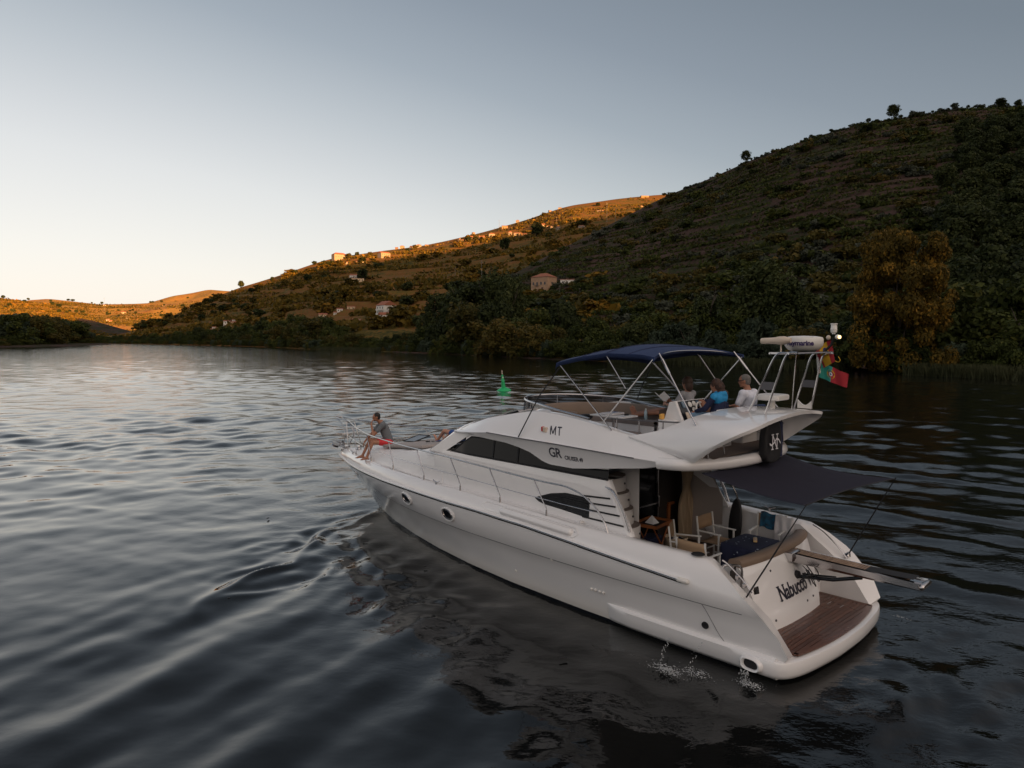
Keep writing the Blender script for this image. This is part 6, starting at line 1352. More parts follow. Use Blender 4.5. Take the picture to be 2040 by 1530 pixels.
sn = thing('snack_packet', 'small bright snack packet lying on the navy tablecloth', 'packet', 2.0, .16, SZ + .685, .5); MB().box((0, 0, .02), (.07, .24, .035)).build('packet', pmat('printed_foil', (.60, .50, .22), .4, var=1, vscale=22, var_col=(.45, .12, .06)), sn, bevel=.012)
# towels over the starboard chair
def towel(name, label, mat, u, v, w, h1, h2):
    o = thing(name, label, 'towel', u, v, SZ); rows = []
    for f in np.linspace(-h1, h2, 22):
        row = []
        for g_ in np.linspace(-w / 2, w / 2, 16):
            x = .03 * (1 if f > 0 else -1) * min(1, abs(f) / .05) + .015 * math.sin(g_ * 38 + f * 5) * min(1, abs(f) * 5); row.append((g_, x + (.10 * f if f > 0 else .02), .90 - abs(f) + .02 * math.sin(g_ * 20)))
        rows.append(row)
    q = MB().loft(rows).build('cloth', M[mat], o); q.modifiers.new('t', 'SOLIDIFY').thickness = .008; return o
towel('striped_towel', 'teal and blue striped towel hung over the starboard chair back', 'teal_towel', 2.42, 1.48, .30, .28, .30)
towel('white_towel', 'white towel hanging from the starboard chair beside the striped one', 'white_cloth', 2.08, 1.44, .34, .42, .55)
# tray table with napkins
tt = thing('tray_table', 'folding orange wood tray table by the saloon steps', 'table', 4.00, -.10, SZ, .15)
tr = MB().box((0, 0, .66), (.48, .66, .02)); tr.build('tray', M['blackm'], tt, smooth=False)
for a, b, c, d in ((.24, 0, .02, .68), (-.24, 0, .02, .68), (0, .33, .48, .02), (0, -.33, .48, .02)): MB().box((a, b, .685), (c, d, .06)).build('tray_rim', M['wood'], tt, smooth=False)
for sx in (-1, 1):
    MB().tube([(sx * .20, -.30, .65), (sx * .20, .26, 0)], .016, 6).build('leg', M['wood'], tt); MB().tube([(sx * .17, .30, .65), (sx * .17, -.26, 0)], .016, 6).build('leg', M['wood'], tt)
nk = thing('paper_napkins', 'white folded napkins standing on the wooden tray table', 'napkins', 4.02, -.10, SZ + .675); MB().add([(-.10, -.10, 0), (.10, -.10, 0), (.10, .10, 0), (-.10, .10, 0), (0, 0, .15)], [(0, 1, 4), (1, 2, 4), (2, 3, 4), (3, 0, 4), (3, 2, 1, 0)]).build('napkin', M['paper'], nk, smooth=False)
bs = thing('storage_basket', 'round woven cream basket full of shoes on the cockpit floor', 'basket', 3.82, .42, SZ)
MB().lathe([(.001, 0), (.19, 0), (.215, .02), (.235, .33), (.225, .345), (.215, .33), (.20, .26), (.001, .26)], (0, 0, 0), 24).build('basket', M['basket'], bs)
for k in range(7): MB().ell((.12 * math.cos(k * .9), .12 * math.sin(k * .9), .29), (.06, .035, .035), (0, .4, k), 8, 6).build('shoe', M[('blackm', 'navy_cloth', 'white_cloth', 'red')[k % 4 if k != 3 else 0]], bs)
MB().box((-.226, .03, .25), (.012, .09, .03)).build('handle_slot', M['blackm'], bs)
bb = thing('bodyboard', 'black rounded board bag leaning on the starboard cockpit wall', 'bag', 3.12, 1.44, SZ)
m_ = MB(); m_.loft([[(d, .13 * math.cos(w) * s_ * (1 - .05 * d), .55 + .55 * math.sin(w) * s_) for w in np.linspace(0, 2 * math.pi, 25)[:-1]] for d, s_ in ((-.05, .80), (-.035, .97), (0, 1), (.035, .97), (.05, .80))], closed=True, caps=True).build('bag', M['blackm'], bb)
bb.matrix_world = BM @ Matrix.Translation((3.12, -1.40, SZ)) @ Matrix.Rotation(R(90), 4, 'Z') @ Matrix.Rotation(R(-4), 4, 'X')
cool = thing('cool_box', 'dark blue cool box under the wooden tray table', 'box', 4.15, .02, SZ); MB().box((0, 0, .17), (.30, .42, .34)).build('box', M['navy_cloth'], cool, bevel=.02)
MB().box((0, 0, .355), (.31, .43, .03)).build('lid', M['navy_cloth'], cool, bevel=.01)
mat_ = thing('striped_mat', 'blue and white striped mat on the cockpit floor beside the basket', 'mat', 3.55, .72, SZ); 
for k in range(8): MB().box((-.16 + k * .045, 0, .012), (.043, .45, .014)).build('stripe', M['navy_cloth' if k % 2 else 'white_cloth'], mat_, smooth=False)
# flybridge odds and ends
bt = thing('water_bottle', 'small clear water bottle standing on the flybridge seat', 'bottle', 4.72, .62, 3.34); MB().lathe([(.001, 0), (.033, 0), (.034, .15), (.018, .19), (.013, .205), (.013, .21)], n=14).build('body', M['bottle'], bt); MB().lathe([(.015, .208), (.015, .228), (.001, .228)], n=12).build('cap', M['white_plastic'], bt)
bg = thing('black_bag', 'black soft bag on the port end of the flybridge seat', 'bag', 5.55, -.35, 3.34); MB().ell((0, 0, .05), (.10, .24, .07)).build('bag', M['blackm'], bg)
sc2 = thing('folded_towel', 'white folded towel with blue print lying on the flybridge table', 'towel', 5.0, -.12, 3.478); MB().box((0, 0, .02), (.30, .40, .04)).build('towel', M['white_cloth'], sc2, bevel=.012); MB().box((.02, -.06, .042), (.10, .14, .006)).build('print', M['blue_towel'], sc2)
gl2 = thing('sunglasses', 'dark sunglasses beside the towel on the flybridge table', 'sunglasses', 4.70, -.05, 3.478); MB().box((0, .035, .015), (.03, .05, .03)).box((0, -.035, .015), (.03, .05, .03)).box((.05, .06, .015), (.10, .006, .006)).box((.05, -.06, .015), (.10, .006, .006)).build('frame', M['blackm'], gl2, bevel=.004)
yb = thing('sponge', 'yellow and white packet on the locker beside the helm console', 'packet', 3.42, -.68, 3.55); MB().box((0, 0, .05), (.05, .10, .10)).build('packet', pmat('yellow_label', (.75, .40, .08), .5), yb, bevel=.008)
sg = thing('sunglasses', 'dark sunglasses and phone left on the foredeck sun pad', 'sunglasses', 10.9, -.35, 2.31); MB().box((0, .05, .02), (.05, .12, .03)).box((0, -.12, .01), (.06, .10, .015)).build('frame', M['blackm'], sg, bevel=.006)

# ------------------------------------------------------------------ flags
def flag(name, label, p0, along, down, w, h, cols, wavef, nu=28, nv=14, emblem=None):
    """p0 hoist top, along the fly, down the hoist; material slots by stripe"""
    o = thing(name, label, 'flag', *p0); A = Vector((along[0], -along[1], along[2])).normalized(); Dn = Vector((down[0], -down[1], down[2])).normalized(); Nn = A.cross(Dn).normalized()
    pt = lambda a, b: A * (a * w) + Dn * (b * h * (1 - .12 * a)) + Nn * (wavef(a, b))
    me_v = [pt(i / nu, j / nv) for i in range(nu + 1) for j in range(nv + 1)]
    fs_, mi = [], []
    for i in range(nu):
        for j in range(nv): fs_.append((i * (nv + 1) + j, (i + 1) * (nv + 1) + j, (i + 1) * (nv + 1) + j + 1, i * (nv + 1) + j + 1)); mi.append(cols(i / nu, j / nv))
    me = mesh_data('flag_cloth', me_v, fs_, emblem['mats'], True, mi); c = link('cloth', me, o)
    for nm, mt, polys in emblem['parts']:
        m_ = MB()
        for sgn in (-1, 1):
            for (ca, cb, ra, rb, n_) in polys:
                q = [pt(ca + ra * math.cos(k * 2 * math.pi / n_ + (math.pi / 4 if n_ == 4 else 0)), cb + rb * math.sin(k * 2 * math.pi / n_ + (math.pi / 4 if n_ == 4 else 0))) + Nn * sgn * (.003 + .0015 * emblem['lift'][nm]) for k in range(n_)]
                m_.add(q, [tuple(range(n_))])
        m_.build(nm, mt, c, smooth=False)
    return o
FG, FR_, FY, FW, FB = (pmat('flag_' + n, c, .8, bump=.3, bscale=30) for n, c in (('green', (.03, .30, .25)), ('red', (.38, .022, .035)), ('yellow', (.62, .36, .02)), ('white', (.75, .75, .75)), ('blue', (.02, .04, .22))))
flag('portuguese_flag', 'green and red Portuguese flag with its shield, flying from the radar mast leg', (1.40, 1.27, 4.60), (-.86, .25, -.42), (.10, 0, -1), .50, .28, lambda a, b: 0 if a < .40 else 1, lambda a, b: .035 * math.sin(a * 7 + b) + .02 * math.sin(a * 15 - b * 2),
     emblem=dict(mats=[FG, FR_], lift={'armillary_ring': 0, 'shield': 1, 'shield_field': 2, 'shield_mark': 3}, parts=[('armillary_ring', FY, [(.40, .5, .155, .29, 20)]), ('shield', FR_, [(.40, .5, .10, .20, 12)]), ('shield_field', FW, [(.40, .5, .065, .13, 10)]), ('shield_mark', FB, [(.40, .5, .018, .10, 4), (.375, .5, .014, .045, 4), (.425, .5, .014, .045, 4)])]))
flag('spanish_flag', 'red and yellow Spanish courtesy flag below the mast light', (1.24, 1.26, 5.00), (-.20, .15, -1), (1, -.10, -.62), .40, .30, lambda a, b: 0 if (b < .25 or b > .75) else 1, lambda a, b: .03 * math.sin(a * 5 + b * 3),
     emblem=dict(mats=[FR_, FY], lift={'coat_of_arms': 0, 'arms_detail': 1}, parts=[('coat_of_arms', FB, [(.36, .5, .12, .15, 10), (.24, .5, .05, .10, 6)]), ('arms_detail', FR_, [(.36, .5, .05, .07, 4)])]))
MB().tube(spline([L(1.10, 1.27, 4.70), L(1.06, 1.26, 4.64), L(1.09, 1.26, 4.60), L(1.15, 1.27, 4.62)], 4), .006, 5).build('flag_halyard', FY, yacht)

# ------------------------------------------------------------------ people
def body(name, mat, parent, caps, ells=(), vox=.013, smooth=4, prep=None):
    m_ = MB()
    for a, ra, b, rb in caps: m_.capsule(a, ra, b, rb, 12)
    for e in ells: m_.ell(e[0], e[1], e[2] if len(e) > 2 else None, 16, 12)
    o = link(name, m_.data(name, mat), parent)
    r_ = o.modifiers.new('remesh', 'REMESH'); r_.mode = 'VOXEL'; r_.voxel_size = vox; r_.use_smooth_shade = True
    s_ = o.modifiers.new('smooth', 'SMOOTH'); s_.iterations = smooth; s_.factor = .5
    return o
def head_parts(H, f, up, scale=1.0):
    """skull, jaw, nose, ears around head centre H looking along f"""
    H = Vector(H); f = Vector(f).normalized(); up = Vector(up); s_ = f.cross(up).normalized(); up = s_.cross(f).normalized(); k = scale; mt = Matrix((f, s_, up)).transposed()
    el = [(H + up * .015 * k, (.098 * k, .076 * k, .105 * k), mt), (H + f * .030 * k - up * .055 * k, (.062 * k, .055 * k, .060 * k), mt), (H + f * .072 * k - up * .085 * k, (.026 * k, .026 * k, .022 * k), mt), (H + f * .103 * k - up * .012 * k, (.018 * k, .013 * k, .026 * k), mt),
          (H + f * .086 * k - up * .052 * k, (.018 * k, .026 * k, .010 * k), mt), (H + f * .088 * k + up * .018 * k, (.016 * k, .045 * k, .010 * k), mt)]
    for e in (-1, 1): el.append((H + s_ * e * .078 * k - f * .008 * k, (.020 * k, .009 * k, .032 * k), mt))
    return el, f, s_, up, mt
def hand(caps, W, d, n, size=1.0, curl=.5):
    """palm + four fingers + thumb; d along the fingers, n back of the hand"""
    W = Vector(W); d = Vector(d).normalized(); n = Vector(n).normalized(); s_ = d.cross(n).normalized(); n = s_.cross(d).normalized(); k = size
    for i, (o_, l_) in enumerate(((-.030, .066), (-.010, .076), (.010, .072), (.029, .058))):
        a = W + d * .015 * k + s_ * o_ * .6 * k; b = W + d * .082 * k + s_ * o_ * k; caps.append((a, .013 * k, b, .011 * k))
        c = b + (d * math.cos(curl) - n * math.sin(curl)) * l_ * .55 * k; caps.append((b, .0098 * k, c, .009 * k)); e = c + (d * math.cos(curl * 2) - n * math.sin(curl * 2)) * l_ * .45 * k; caps.append((c, .009 * k, e, .0078 * k))
    a = W + d * .02 * k - s_ * .02 * k; b = W + d * .055 * k - s_ * .052 * k - n * .01 * k; caps.append((a, .014 * k, b, .012 * k)); caps.append((b, .0115 * k, b + (d * .8 - s_ * .3 - n * .35).normalized() * .045 * k, .009 * k))
def foot(caps, A, d, size=1.0):
    A = Vector(A); d = Vector(d).normalized(); k = size; s_ = d.cross(Vector((0, 0, 1))).normalized(); nrm = s_.cross(d)
    caps.append((A - d * .03 * k - nrm * .035 * k, .034 * k, A + d * .08 * k - nrm * .03 * k, .036 * k)); caps.append((A, .036 * k, A + d * .13 * k - nrm * .045 * k, .028 * k))
    for i in range(5): caps.append((A + d * .10 * k + s_ * (i - 2) * .013 * k - nrm * .045 * k, .016 * k, A + d * (.195 - .012 * abs(i - 1.0)) * k + s_ * (i - 2) * .019 * k - nrm * .05 * k, .011 * k if i else .014 * k))
def hair(parent, mat, H, f, s_, up, mt, k=1.0, extra=(), drop=0.0, vox=.012):
    el = [(Vector(H) + up * .035 * k - f * .018 * k, (.100 * k, .086 * k, .096 * k), mt), (Vector(H) - f * .045 * k - up * (.01 + drop) * k, (.068 * k, .080 * k, (.075 + drop) * k), mt)] + list(extra)
    return body('hair', M[mat], parent, [], el, vox, 3)
def V3(u, v, z): return Vector((u, -v, z))          # offsets in the boat's axes
# 1 the man sitting on the foredeck edge, hand at his mouth
pr = thing('person', 'man in grey T-shirt and red shorts sitting barefoot on the bow, hand at his mouth', 'person', 12.58, -.50, 1.66, R(62))
hip = V3(0, .05, .50); 
hl, hr_ = V3(0, -.05, .47), V3(.02, .14, .47); chest = V3(.12, .06, .86); neck = V3(.25, .05, 1.07); Hd = V3(.33, .04, 1.19)
kl, kr = V3(.46, -.16, .52), V3(.50, .16, .54); al, ar2 = V3(.62, -.20, .115), V3(.72, .12, .115)
caps = [(hip, .115, chest, .125), (chest, .12, neck + V3(-.05, 0, -.03), .075), (neck + V3(-.02, 0, -.04), .052, Hd + V3(-.01, 0, -.03), .048), (hl, .088, kl, .058), (hr_, .088, kr, .058), (kl, .056, al, .036), (kr, .056, ar2, .036)]
shl, shr = V3(.17, -.13, .99), V3(.19, .25, .98); el_, er = V3(.43, -.10, .70), V3(.46, .24, .70); wl, wr_ = V3(.475, .02, 1.02), V3(.66, .10, .50)
caps += [(chest, .08, shl, .065), (chest, .08, shr, .065), (shl, .052, el_, .040), (el_, .039, wl, .026), (shr, .052, er, .040), (er, .039, wr_, .026)]
hand(caps, wl, V3(-.35, .12, .9), V3(.9, -.3, .3), 1.0, .8); hand(caps, wr_, V3(.35, .05, -.9), V3(.9, .1, .3), 1.05, .3)
foot(caps, al, V3(.9, -.25, 0)); foot(caps, ar2, V3(1, 0, 0))
els, f, s_, up, mt = head_parts(Hd, V3(1, -.05, -.10), (0, 0, 1)); body('body', M['skin'], pr, caps, els, .011)
hair(pr, 'hair_dark', Hd, f, s_, up, mt, 1.0)
body('beard', M['hair_dark'], pr, [], [(Hd + f * .05 - up * .075, (.04, .05, .035), mt)], .011)
body('shirt', M['grey_shirt'], pr, [(hip + V3(0, 0, .04), .128, chest, .14), (chest, .135, neck + V3(-.07, 0, -.06), .088), (chest, .09, shl, .080), (chest, .09, shr, .080), (shl, .074, shl.lerp(el_, .55), .066), (shr, .074, shr.lerp(er, .55), .066)], (), .014)
body('shorts', M['red_shorts'], pr, [(hip, .128, hip + V3(.02, 0, .04), .125), (hl, .106, hl.lerp(kl, .52), .088), (hr_, .106, hr_.lerp(kr, .52), .088)], (), .014)
# 2 the person lying on the sun pad, feet towards the bow
pr = thing('person', 'person lying on their back on the foredeck sun pad, bare feet towards the bow', 'person', 10.0, .35, 2.44)
pr.matrix_world = BM @ Matrix.Translation((10.0, -.35, 2.44)) @ Matrix.Rotation(R(9), 4, 'Y')
hp = V3(.55, .02, .11); ch_ = V3(.05, .0, .17); nk_ = V3(-.20, .0, .20); Hd = V3(-.36, 0, .20)
k1, k2 = V3(.98, -.12, .26), V3(1.0, .14, .17); a1_, a2_ = V3(1.36, -.10, .02), V3(1.42, .17, .04)
caps = [(hp, .11, ch_, .125), (ch_, .12, nk_, .07), (nk_, .05, Hd, .05), (hp, .085, k1, .056), (hp, .085, k2, .056), (k1, .055, a1_, .036), (k2, .055, a2_, .036)]
s1, s2 = V3(-.08, -.19, .17), V3(-.08, .19, .17); e1, e2 = V3(.16, -.30, .16), V3(.18, .30, .14); w1, w2 = V3(.30, -.12, .30), V3(.38, .10, .26)
caps += [(ch_, .08, s1, .06), (ch_, .08, s2, .06), (s1, .05, e1, .038), (e1, .038, w1, .025), (s2, .05, e2, .038), (e2, .038, w2, .025)]
hand(caps, w1, V3(.6, .6, -.1), V3(0, 0, 1), .95, .4); hand(caps, w2, V3(.6, -.5, -.1), V3(0, 0, 1), .95, .4); foot(caps, a1_, V3(.25, 0, 1)); foot(caps, a2_, V3(.35, .2, 1))
els, f, s_, up, mt = head_parts(Hd, V3(.15, 0, 1), V3(-1, 0, .1)); body('body', M['skin2'], pr, caps, els, .012); hair(pr, 'hair_dark', Hd, f, s_, up, mt)
body('shirt', M['blackm'], pr, [(hp.lerp(ch_, .4), .125, ch_, .138), (ch_, .13, nk_ + V3(.05, 0, 0), .085), (ch_, .09, s1, .078), (ch_, .09, s2, .078)], (), .014)
body('shorts', M['blue_towel'], pr, [(hp, .125, hp + V3(-.06, 0, 0), .125), (hp, .105, hp.lerp(k1, .5), .085), (hp, .105, hp.lerp(k2, .5), .085)], (), .014)
bt_ = thing('blue_towel', 'bright blue towel spread under the person on the sun pad', 'towel', 10.35, .30, 2.37); MB().box((0, 0, .0), (1.5, .62, .02), (0, .12, 0)).build('towel', M['blue_towel'], bt_, bevel=.008)
# 3 short-haired person reclining on the flybridge settee, legs stretched forward, reading
pr = thing('person', 'person with short brown hair reclining on the flybridge bench, bare legs stretched out, reading', 'person', 3.86, .80, 3.33)
hp = V3(.18, .0, .12); ch_ = V3(-.02, .0, .48); nk_ = V3(-.02, 0, .66); Hd = V3(.0, .0, .79)
k1, k2 = V3(.66, -.06, .17), V3(.66, .14, .20); a1_, a2_ = V3(1.18, -.14, .07), V3(1.30, .08, .08)
caps = [(hp, .12, ch_, .12), (ch_, .115, nk_ + V3(0, 0, -.04), .07), (nk_, .05, Hd, .05), (hp, .09, k1, .06), (hp, .09, k2, .06), (k1, .058, a1_, .037), (k2, .058, a2_, .037)]
s1, s2 = V3(-.02, -.17, .58), V3(-.02, .17, .58); e1, e2 = V3(.14, -.26, .34), V3(.18, .26, .34); w1, w2 = V3(.40, -.13, .36), V3(.42, .12, .38)
caps += [(ch_, .08, s1, .06), (ch_, .08, s2, .06), (s1, .05, e1, .038), (e1, .038, w1, .025), (s2, .05, e2, .038), (e2, .038, w2, .025)]
hand(caps, w1, V3(.8, .3, .3), V3(0, -1, .3), .95, .9); hand(caps, w2, V3(.8, -.3, .3), V3(0, 1, .3), .95, .9); foot(caps, a1_, V3(.25, 0, 1)); foot(caps, a2_, V3(.35, .1, 1))
els, f, s_, up, mt = head_parts(Hd, V3(1, .10, -.15), (0, 0, 1)); body('body', M['skin'], pr, caps, els, .012); hair(pr, 'hair_brown', Hd, f, s_, up, mt, 1.12, drop=.035)
body('shirt', M['pale_shirt'], pr, [(hp + V3(-.03, 0, .05), .135, ch_, .135), (ch_, .13, nk_ + V3(0, 0, -.08), .085), (ch_, .09, s1, .078), (ch_, .09, s2, .078), (s1, .068, s1.lerp(e1, .6), .06), (s2, .068, s2.lerp(e2, .6), .06)], (), .014)
body('shorts', M['brown_shorts'], pr, [(hp, .135, hp + V3(-.05, 0, .03), .13), (hp, .11, hp.lerp(k1, .75), .085), (hp, .11, hp.lerp(k2, .75), .085)], (), .014)
bk_ = thing('open_magazine', 'open white magazine held by the reclining reader', 'magazine', 4.36, .80, 3.70); MB().add([(-.0, -.16, .10), (0, 0, 0), (0, .16, .10), (.15, -.16, .22), (.16, 0, .14), (.15, .16, .22)] + [(p_[0] + .006, p_[1], p_[2] - .008) for p_ in ((-.0, -.16, .10), (0, 0, 0), (0, .16, .10), (.15, -.16, .22), (.16, 0, .14), (.15, .16, .22))], [(0, 1, 4, 3), (1, 2, 5, 4), (9, 10, 7, 6), (10, 11, 8, 7), (0, 3, 9, 6), (2, 8, 11, 5), (3, 4, 10, 9), (4, 5, 11, 10), (0, 6, 7, 1), (1, 7, 8, 2)]).build('pages', M['paper'], bk_, smooth=False)
# 4 the girl at the helm seat in a blue and navy jacket, knees drawn up
pr = thing('person', 'person with curly dark hair in a blue and navy jacket sitting at the helm', 'person', 2.72, .0, 3.47)
hp = V3(.02, 0, .10); ch_ = V3(-.04, .02, .42); nk_ = V3(-.01, .02, .58); Hd = V3(.03, .02, .69)
k1, k2 = V3(.46, -.20, .14), V3(.40, .14, .36); a1_, a2_ = V3(.74, -.42, .0), V3(.50, .18, .02)
a1_ = V3(.62, -.48, .03)
caps = [(hp, .115, ch_, .11), (ch_, .105, nk_ + V3(0, 0, -.03), .06), (nk_, .045, Hd, .045), (hp, .088, k1, .06), (hp, .088, k2, .06), (k1, .056, a1_, .036), (k2, .056, a2_, .036)]
s1, s2 = V3(-.04, -.15, .50), V3(-.04, .18, .50); e1, e2 = V3(.10, -.22, .28), V3(.12, .24, .30); w1, w2 = V3(.32, -.16, .22), V3(.30, .14, .40)
caps += [(ch_, .07, s1, .055), (ch_, .07, s2, .055), (s1, .045, e1, .036), (e1, .036, w1, .024), (s2, .045, e2, .036), (e2, .036, w2, .024)]
hand(caps, w1, V3(.9, 0, -.2), V3(0, 0, 1), .9, .5); hand(caps, w2, V3(.8, -.1, -.2), V3(0, 0, 1), .9, .7); foot(caps, a1_, V3(.9, -.3, -.1)); foot(caps, a2_, V3(1, 0, -.1))
els, f, s_, up, mt = head_parts(Hd, V3(1, -.15, -.12), (0, 0, 1), .95); body('body', M['skin'], pr, caps, els, .012)
ex_ = [(Hd - f * .09 - up * .03 + s_ * a * .05 + up * b * .05, (.06, .055, .055), mt) for a, b in ((-1, 0), (1, 0), (0, 1), (0, -1.4), (-.8, -1.6), (.8, -1.4), (0, -.2))]
hair(pr, 'hair_curly', Hd, f, s_, up, mt, 1.06, ex_)
body('jacket', M['navy_cloth'], pr, [(hp + V3(-.02, 0, .03), .13, ch_ + V3(0, 0, -.04), .125), (s1, .064, e1, .052), (s2, .064, e2, .052), (e1, .05, w1, .036), (e2, .05, w2, .036)], (), .013)
body('jacket_yoke', M['blue_jacket'], pr, [(ch_ + V3(-.01, -.06, .05), .115, ch_ + V3(-.01, .06, .05), .115), (ch_ + V3(0, 0, .06), .11, nk_ + V3(0, 0, -.04), .075), (ch_ + V3(0, 0, .05), .08, s1, .075), (ch_ + V3(0, 0, .05), .08, s2, .075), (nk_ + V3(-.09, -.04, -.03), .06, nk_ + V3(-.09, .06, -.03), .06)], (), .013)
body('trousers', M['jeans'], pr, [(hp, .125, hp + V3(.02, 0, 0), .12), (hp, .105, k1, .076), (k1, .074, k1.lerp(a1_, .85), .054)], (), .013)
# 5 the grey-haired man in a white T-shirt
pr = thing('person', 'grey-haired man in sunglasses and a white T-shirt sitting right of the helm', 'person', 2.68, .98, 3.41)
hp = V3(.0, 0, .12); ch_ = V3(-.06, .0, .46); nk_ = V3(-.03, 0, .66); Hd = V3(.02, -.02, .80)
k1, k2 = V3(.42, -.10, .16), V3(.42, .14, .16); a1_, a2_ = V3(.50, -.10, -.24), V3(.50, .16, -.24)
caps = [(hp, .14, ch_, .145), (ch_, .14, nk_ + V3(0, 0, -.05), .085), (nk_, .06, Hd, .055), (hp, .095, k1, .065), (hp, .095, k2, .065), (k1, .06, a1_, .04), (k2, .06, a2_, .04)]
s1, s2 = V3(-.05, -.20, .57), V3(-.05, .20, .57); e1, e2 = V3(.02, -.30, .30), V3(.14, .27, .34); w1, w2 = V3(.24, -.24, .20), V3(.34, .12, .30)
caps += [(ch_, .09, s1, .07), (ch_, .09, s2, .07), (s1, .056, e1, .044), (e1, .042, w1, .028), (s2, .056, e2, .044), (e2, .042, w2, .028)]
hand(caps, w1, V3(.9, 0, -.2), V3(0, 0, 1), 1, .5); hand(caps, w2, V3(.8, -.3, 0), V3(0, 0, 1), 1, .6); foot(caps, a1_, V3(1, 0, 0)); foot(caps, a2_, V3(1, 0, 0))
els, f, s_, up, mt = head_parts(Hd, V3(.95, -.35, -.10), (0, 0, 1), 1.05); body('body', M['skin'], pr, caps, els, .012); hair(pr, 'hair_grey', Hd, f, s_, up, mt, 1.02)
MB().box(Hd + f * .105 + up * .02, (.015, .15, .042), mt).box(Hd + f * .05 + up * .022 + s_ * .082, (.11, .006, .012), mt).box(Hd + f * .05 + up * .022 - s_ * .082, (.11, .006, .012), mt).build('sunglasses', M['black'], pr, bevel=.006)
body('shirt', M['white_shirt'], pr, [(hp + V3(-.02, 0, .03), .158, ch_, .162), (ch_, .155, nk_ + V3(0, 0, -.08), .10), (ch_, .10, s1, .088), (ch_, .10, s2, .088), (s1, .078, s1.lerp(e1, .65), .07), (s2, .078, s2.lerp(e2, .65), .07)], (), .014)
body('shorts', M['navy_cloth'], pr, [(hp, .155, hp + V3(.02, 0, 0), .15), (hp, .115, k1, .085), (hp, .115, k2, .085)], (), .014)
# 6 the child between them
pr = thing('person', 'small child, only the brown-haired head showing between the helm and the man in white', 'person', 2.95, .62, 3.41)
hp = V3(0, 0, .08); ch_ = V3(-.02, 0, .30); Hd = V3(.0, 0, .53)
caps = [(hp, .09, ch_, .09), (ch_, .08, Hd + V3(0, 0, -.08), .04), (hp, .06, V3(.25, -.07, .08), .045), (hp, .06, V3(.25, .07, .08), .045), (V3(.25, -.07, .08), .042, V3(.28, -.07, -.16), .03), (V3(.25, .07, .08), .042, V3(.28, .07, -.16), .03), (ch_ + V3(0, -.09, .06), .04, V3(.06, -.16, .16), .03), (V3(.06, -.16, .16), .028, V3(.2, -.1, .18), .02), (ch_ + V3(0, .09, .06), .04, V3(.06, .16, .16), .03), (V3(.06, .16, .16), .028, V3(.2, .1, .18), .02)]
hand(caps, V3(.2, -.1, .18), V3(1, 0, 0), V3(0, 0, 1), .7, .5); hand(caps, V3(.2, .1, .18), V3(1, 0, 0), V3(0, 0, 1), .7, .5); foot(caps, V3(.28, -.07, -.16), V3(1, 0, 0), .65); foot(caps, V3(.28, .07, -.16), V3(1, 0, 0), .65)
els, f, s_, up, mt = head_parts(Hd, V3(.8, -.6, 0), (0, 0, 1), .86); body('body', M['skin2'], pr, caps, els, .011); hair(pr, 'hair_brown', Hd, f, s_, up, mt, .88)
body('shirt', M['navy_cloth'], pr, [(hp, .10, ch_, .102), (ch_, .095, ch_ + V3(0, 0, .07), .085)], (), .014)

# ------------------------------------------------------------------ on the water
by = bpy.data.objects.new('channel_buoy', None); col.objects.link(by); by.location = (-.80, 68.5, 0); by.rotation_euler = (R(3), R(-6), .3); by.scale = (.80, .80, 1.2)
tag(by, 'green conical channel buoy floating on the open river beyond the bow', 'buoy')
MB().lathe([(.001, -.25), (.62, -.18), (.88, -.02), (.90, .04), (.86, .09), (.60, .20), (.30, .30), (.001, .31)], n=32).build('float', M['green_buoy'], by)
MB().lathe([(.26, .28), (.24, .52), (.215, .60), (.22, .62), (.20, .64), (.205, .78), (.19, .80), (.18, 1.0), (.155, 1.05), (.10, 1.32), (.04, 1.36)], n=20).build('tower', M['green_buoy'], by)
MB().lathe([(.001, 1.34), (.045, 1.35), (.075, 1.40), (.06, 1.48), (.075, 1.52), (.06, 1.60), (.07, 1.64), (.02, 1.70)], n=14).build('lantern', M['cream_plastic'], by)
MB().box((0, -.165, 1.12), (.10, .03, .13)).build('number_plate', M['white_plastic'], by); MB().tube([(-.25, -.1, .55), (-.12, -.05, 1.30)], .014, 6).build('ladder_rail', M['green_buoy'], by)
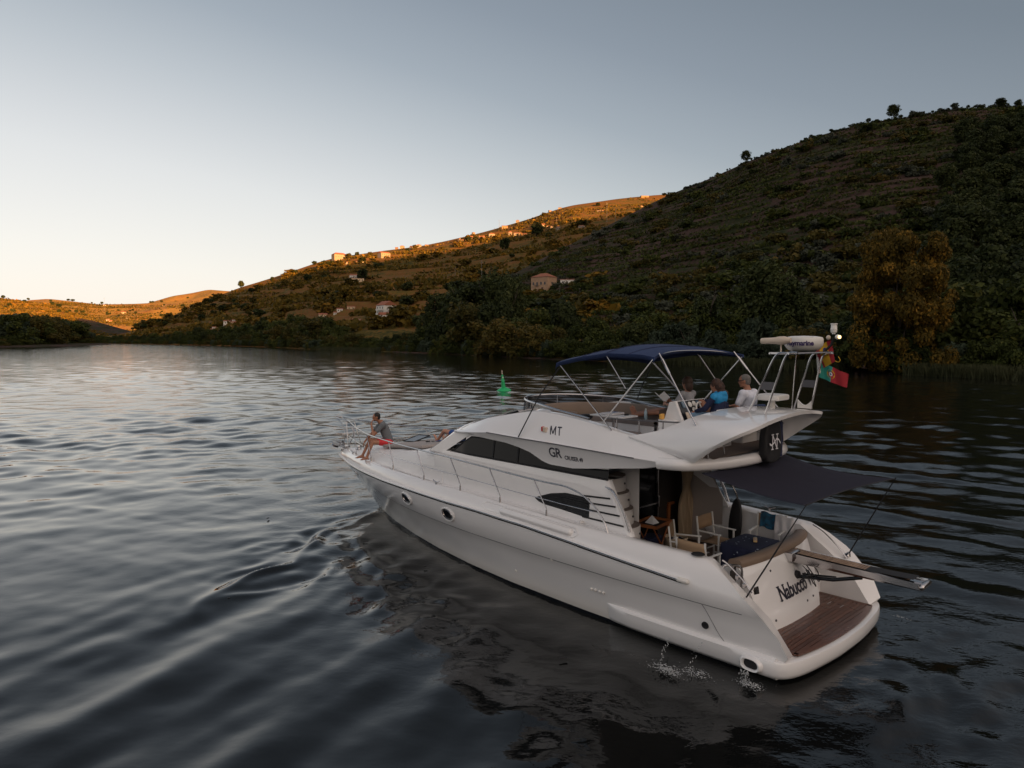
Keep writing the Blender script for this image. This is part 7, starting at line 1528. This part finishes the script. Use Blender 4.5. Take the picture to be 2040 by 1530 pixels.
# white water where the outlets spill, and the jets themselves
def splash(u, v, n, sx, sy, seed, h=.05):
    r_ = np.random.default_rng(seed); m_ = MB()
    for i in range(n):
        a, b = r_.normal(0, sx * .5), r_.normal(0, sy * .5); s_ = r_.uniform(.001, .0065) * math.exp(-(a / sx) ** 2 - (b / sy) ** 2) + .0015; w_ = .06 * math.sin(a * 30); b += w_ * sy * 2
        m_.ell((a, b, abs(r_.normal(0, h * .4)) + .02), (s_ * r_.uniform(.8, 5), s_ * r_.uniform(.8, 2.2), s_ * .7), (0, 0, r_.uniform(0, 3)), 6, 4)
    o = m_.build('splash', M['foam'], None, deg=180); o.matrix_world = BM @ Matrix.Translation((u, -v, 0)); tag(o, 'white splash of cooling water beside the stern of the yacht', 'splash', None, 'stuff')
def jet(u0, v0, z0, u1, v1, n, seed):
    r_ = np.random.default_rng(seed); m_ = MB()
    for i in range(n):
        f = i / n; z = z0 * (1 - f ** 1.8) + .02; j = r_.normal(0, .008 + .02 * f, 3); s_ = r_.uniform(.003, .008); m_.ell(L(u0 + (u1 - u0) * f + j[0], v0 + (v1 - v0) * f + j[1], z + j[2] * .5), (s_, s_, s_ * r_.uniform(1, 2.5)), None, 6, 4)
    o = m_.build('water_jet', M['foam'], None, deg=180); o.matrix_world = BM.copy(); tag(o, 'thin jet of cooling water falling from the port side', 'water jet', None, 'stuff')
splash(1.92, -2.62, 300, .30, .16, 1); splash(1.55, -2.40, 120, .30, .14, 5); splash(.82, -2.15, 170, .22, .12, 2, .04)
jet(2.35, -1.92, .16, 2.08, -2.62, 46, 3); jet(1.72, -1.98, .30, 1.66, -2.42, 30, 4)
for k in range(3): jet(.90 + .05 * k, -2.10, .16, .85 + .05 * k, -2.16, 26, 6 + k)
# small wash line where the platform's starboard corner drags the water
splash(.20, 2.15, 26, .20, .05, 9, .02)
# bits of leaf and twig drifting on the smooth water
r_ = np.random.default_rng(12); m_ = MB()
for X, Y in ((-3.6, 17.2), (-3.2, 20.5), (-4.3, 14.4), (-2.6, 14.9), (-1.9, 15.3), (-6.8, 19.5), (-2.0, 22), (-5.5, 13.4), (.8, 10.8), (-.4, 11.6)):
    a = r_.uniform(0, 3); m_.box((X, Y, .03), (r_.uniform(.05, .14), r_.uniform(.02, .04), .012), (0, 0, a))
tag(m_.build('drifting_leaves', M['blackm'], None, smooth=False), 'scattered bits of leaf drifting on the water left of the yacht', 'leaves', None, 'stuff')
# low flat line of sticks left of the bow tip seen against the bright water
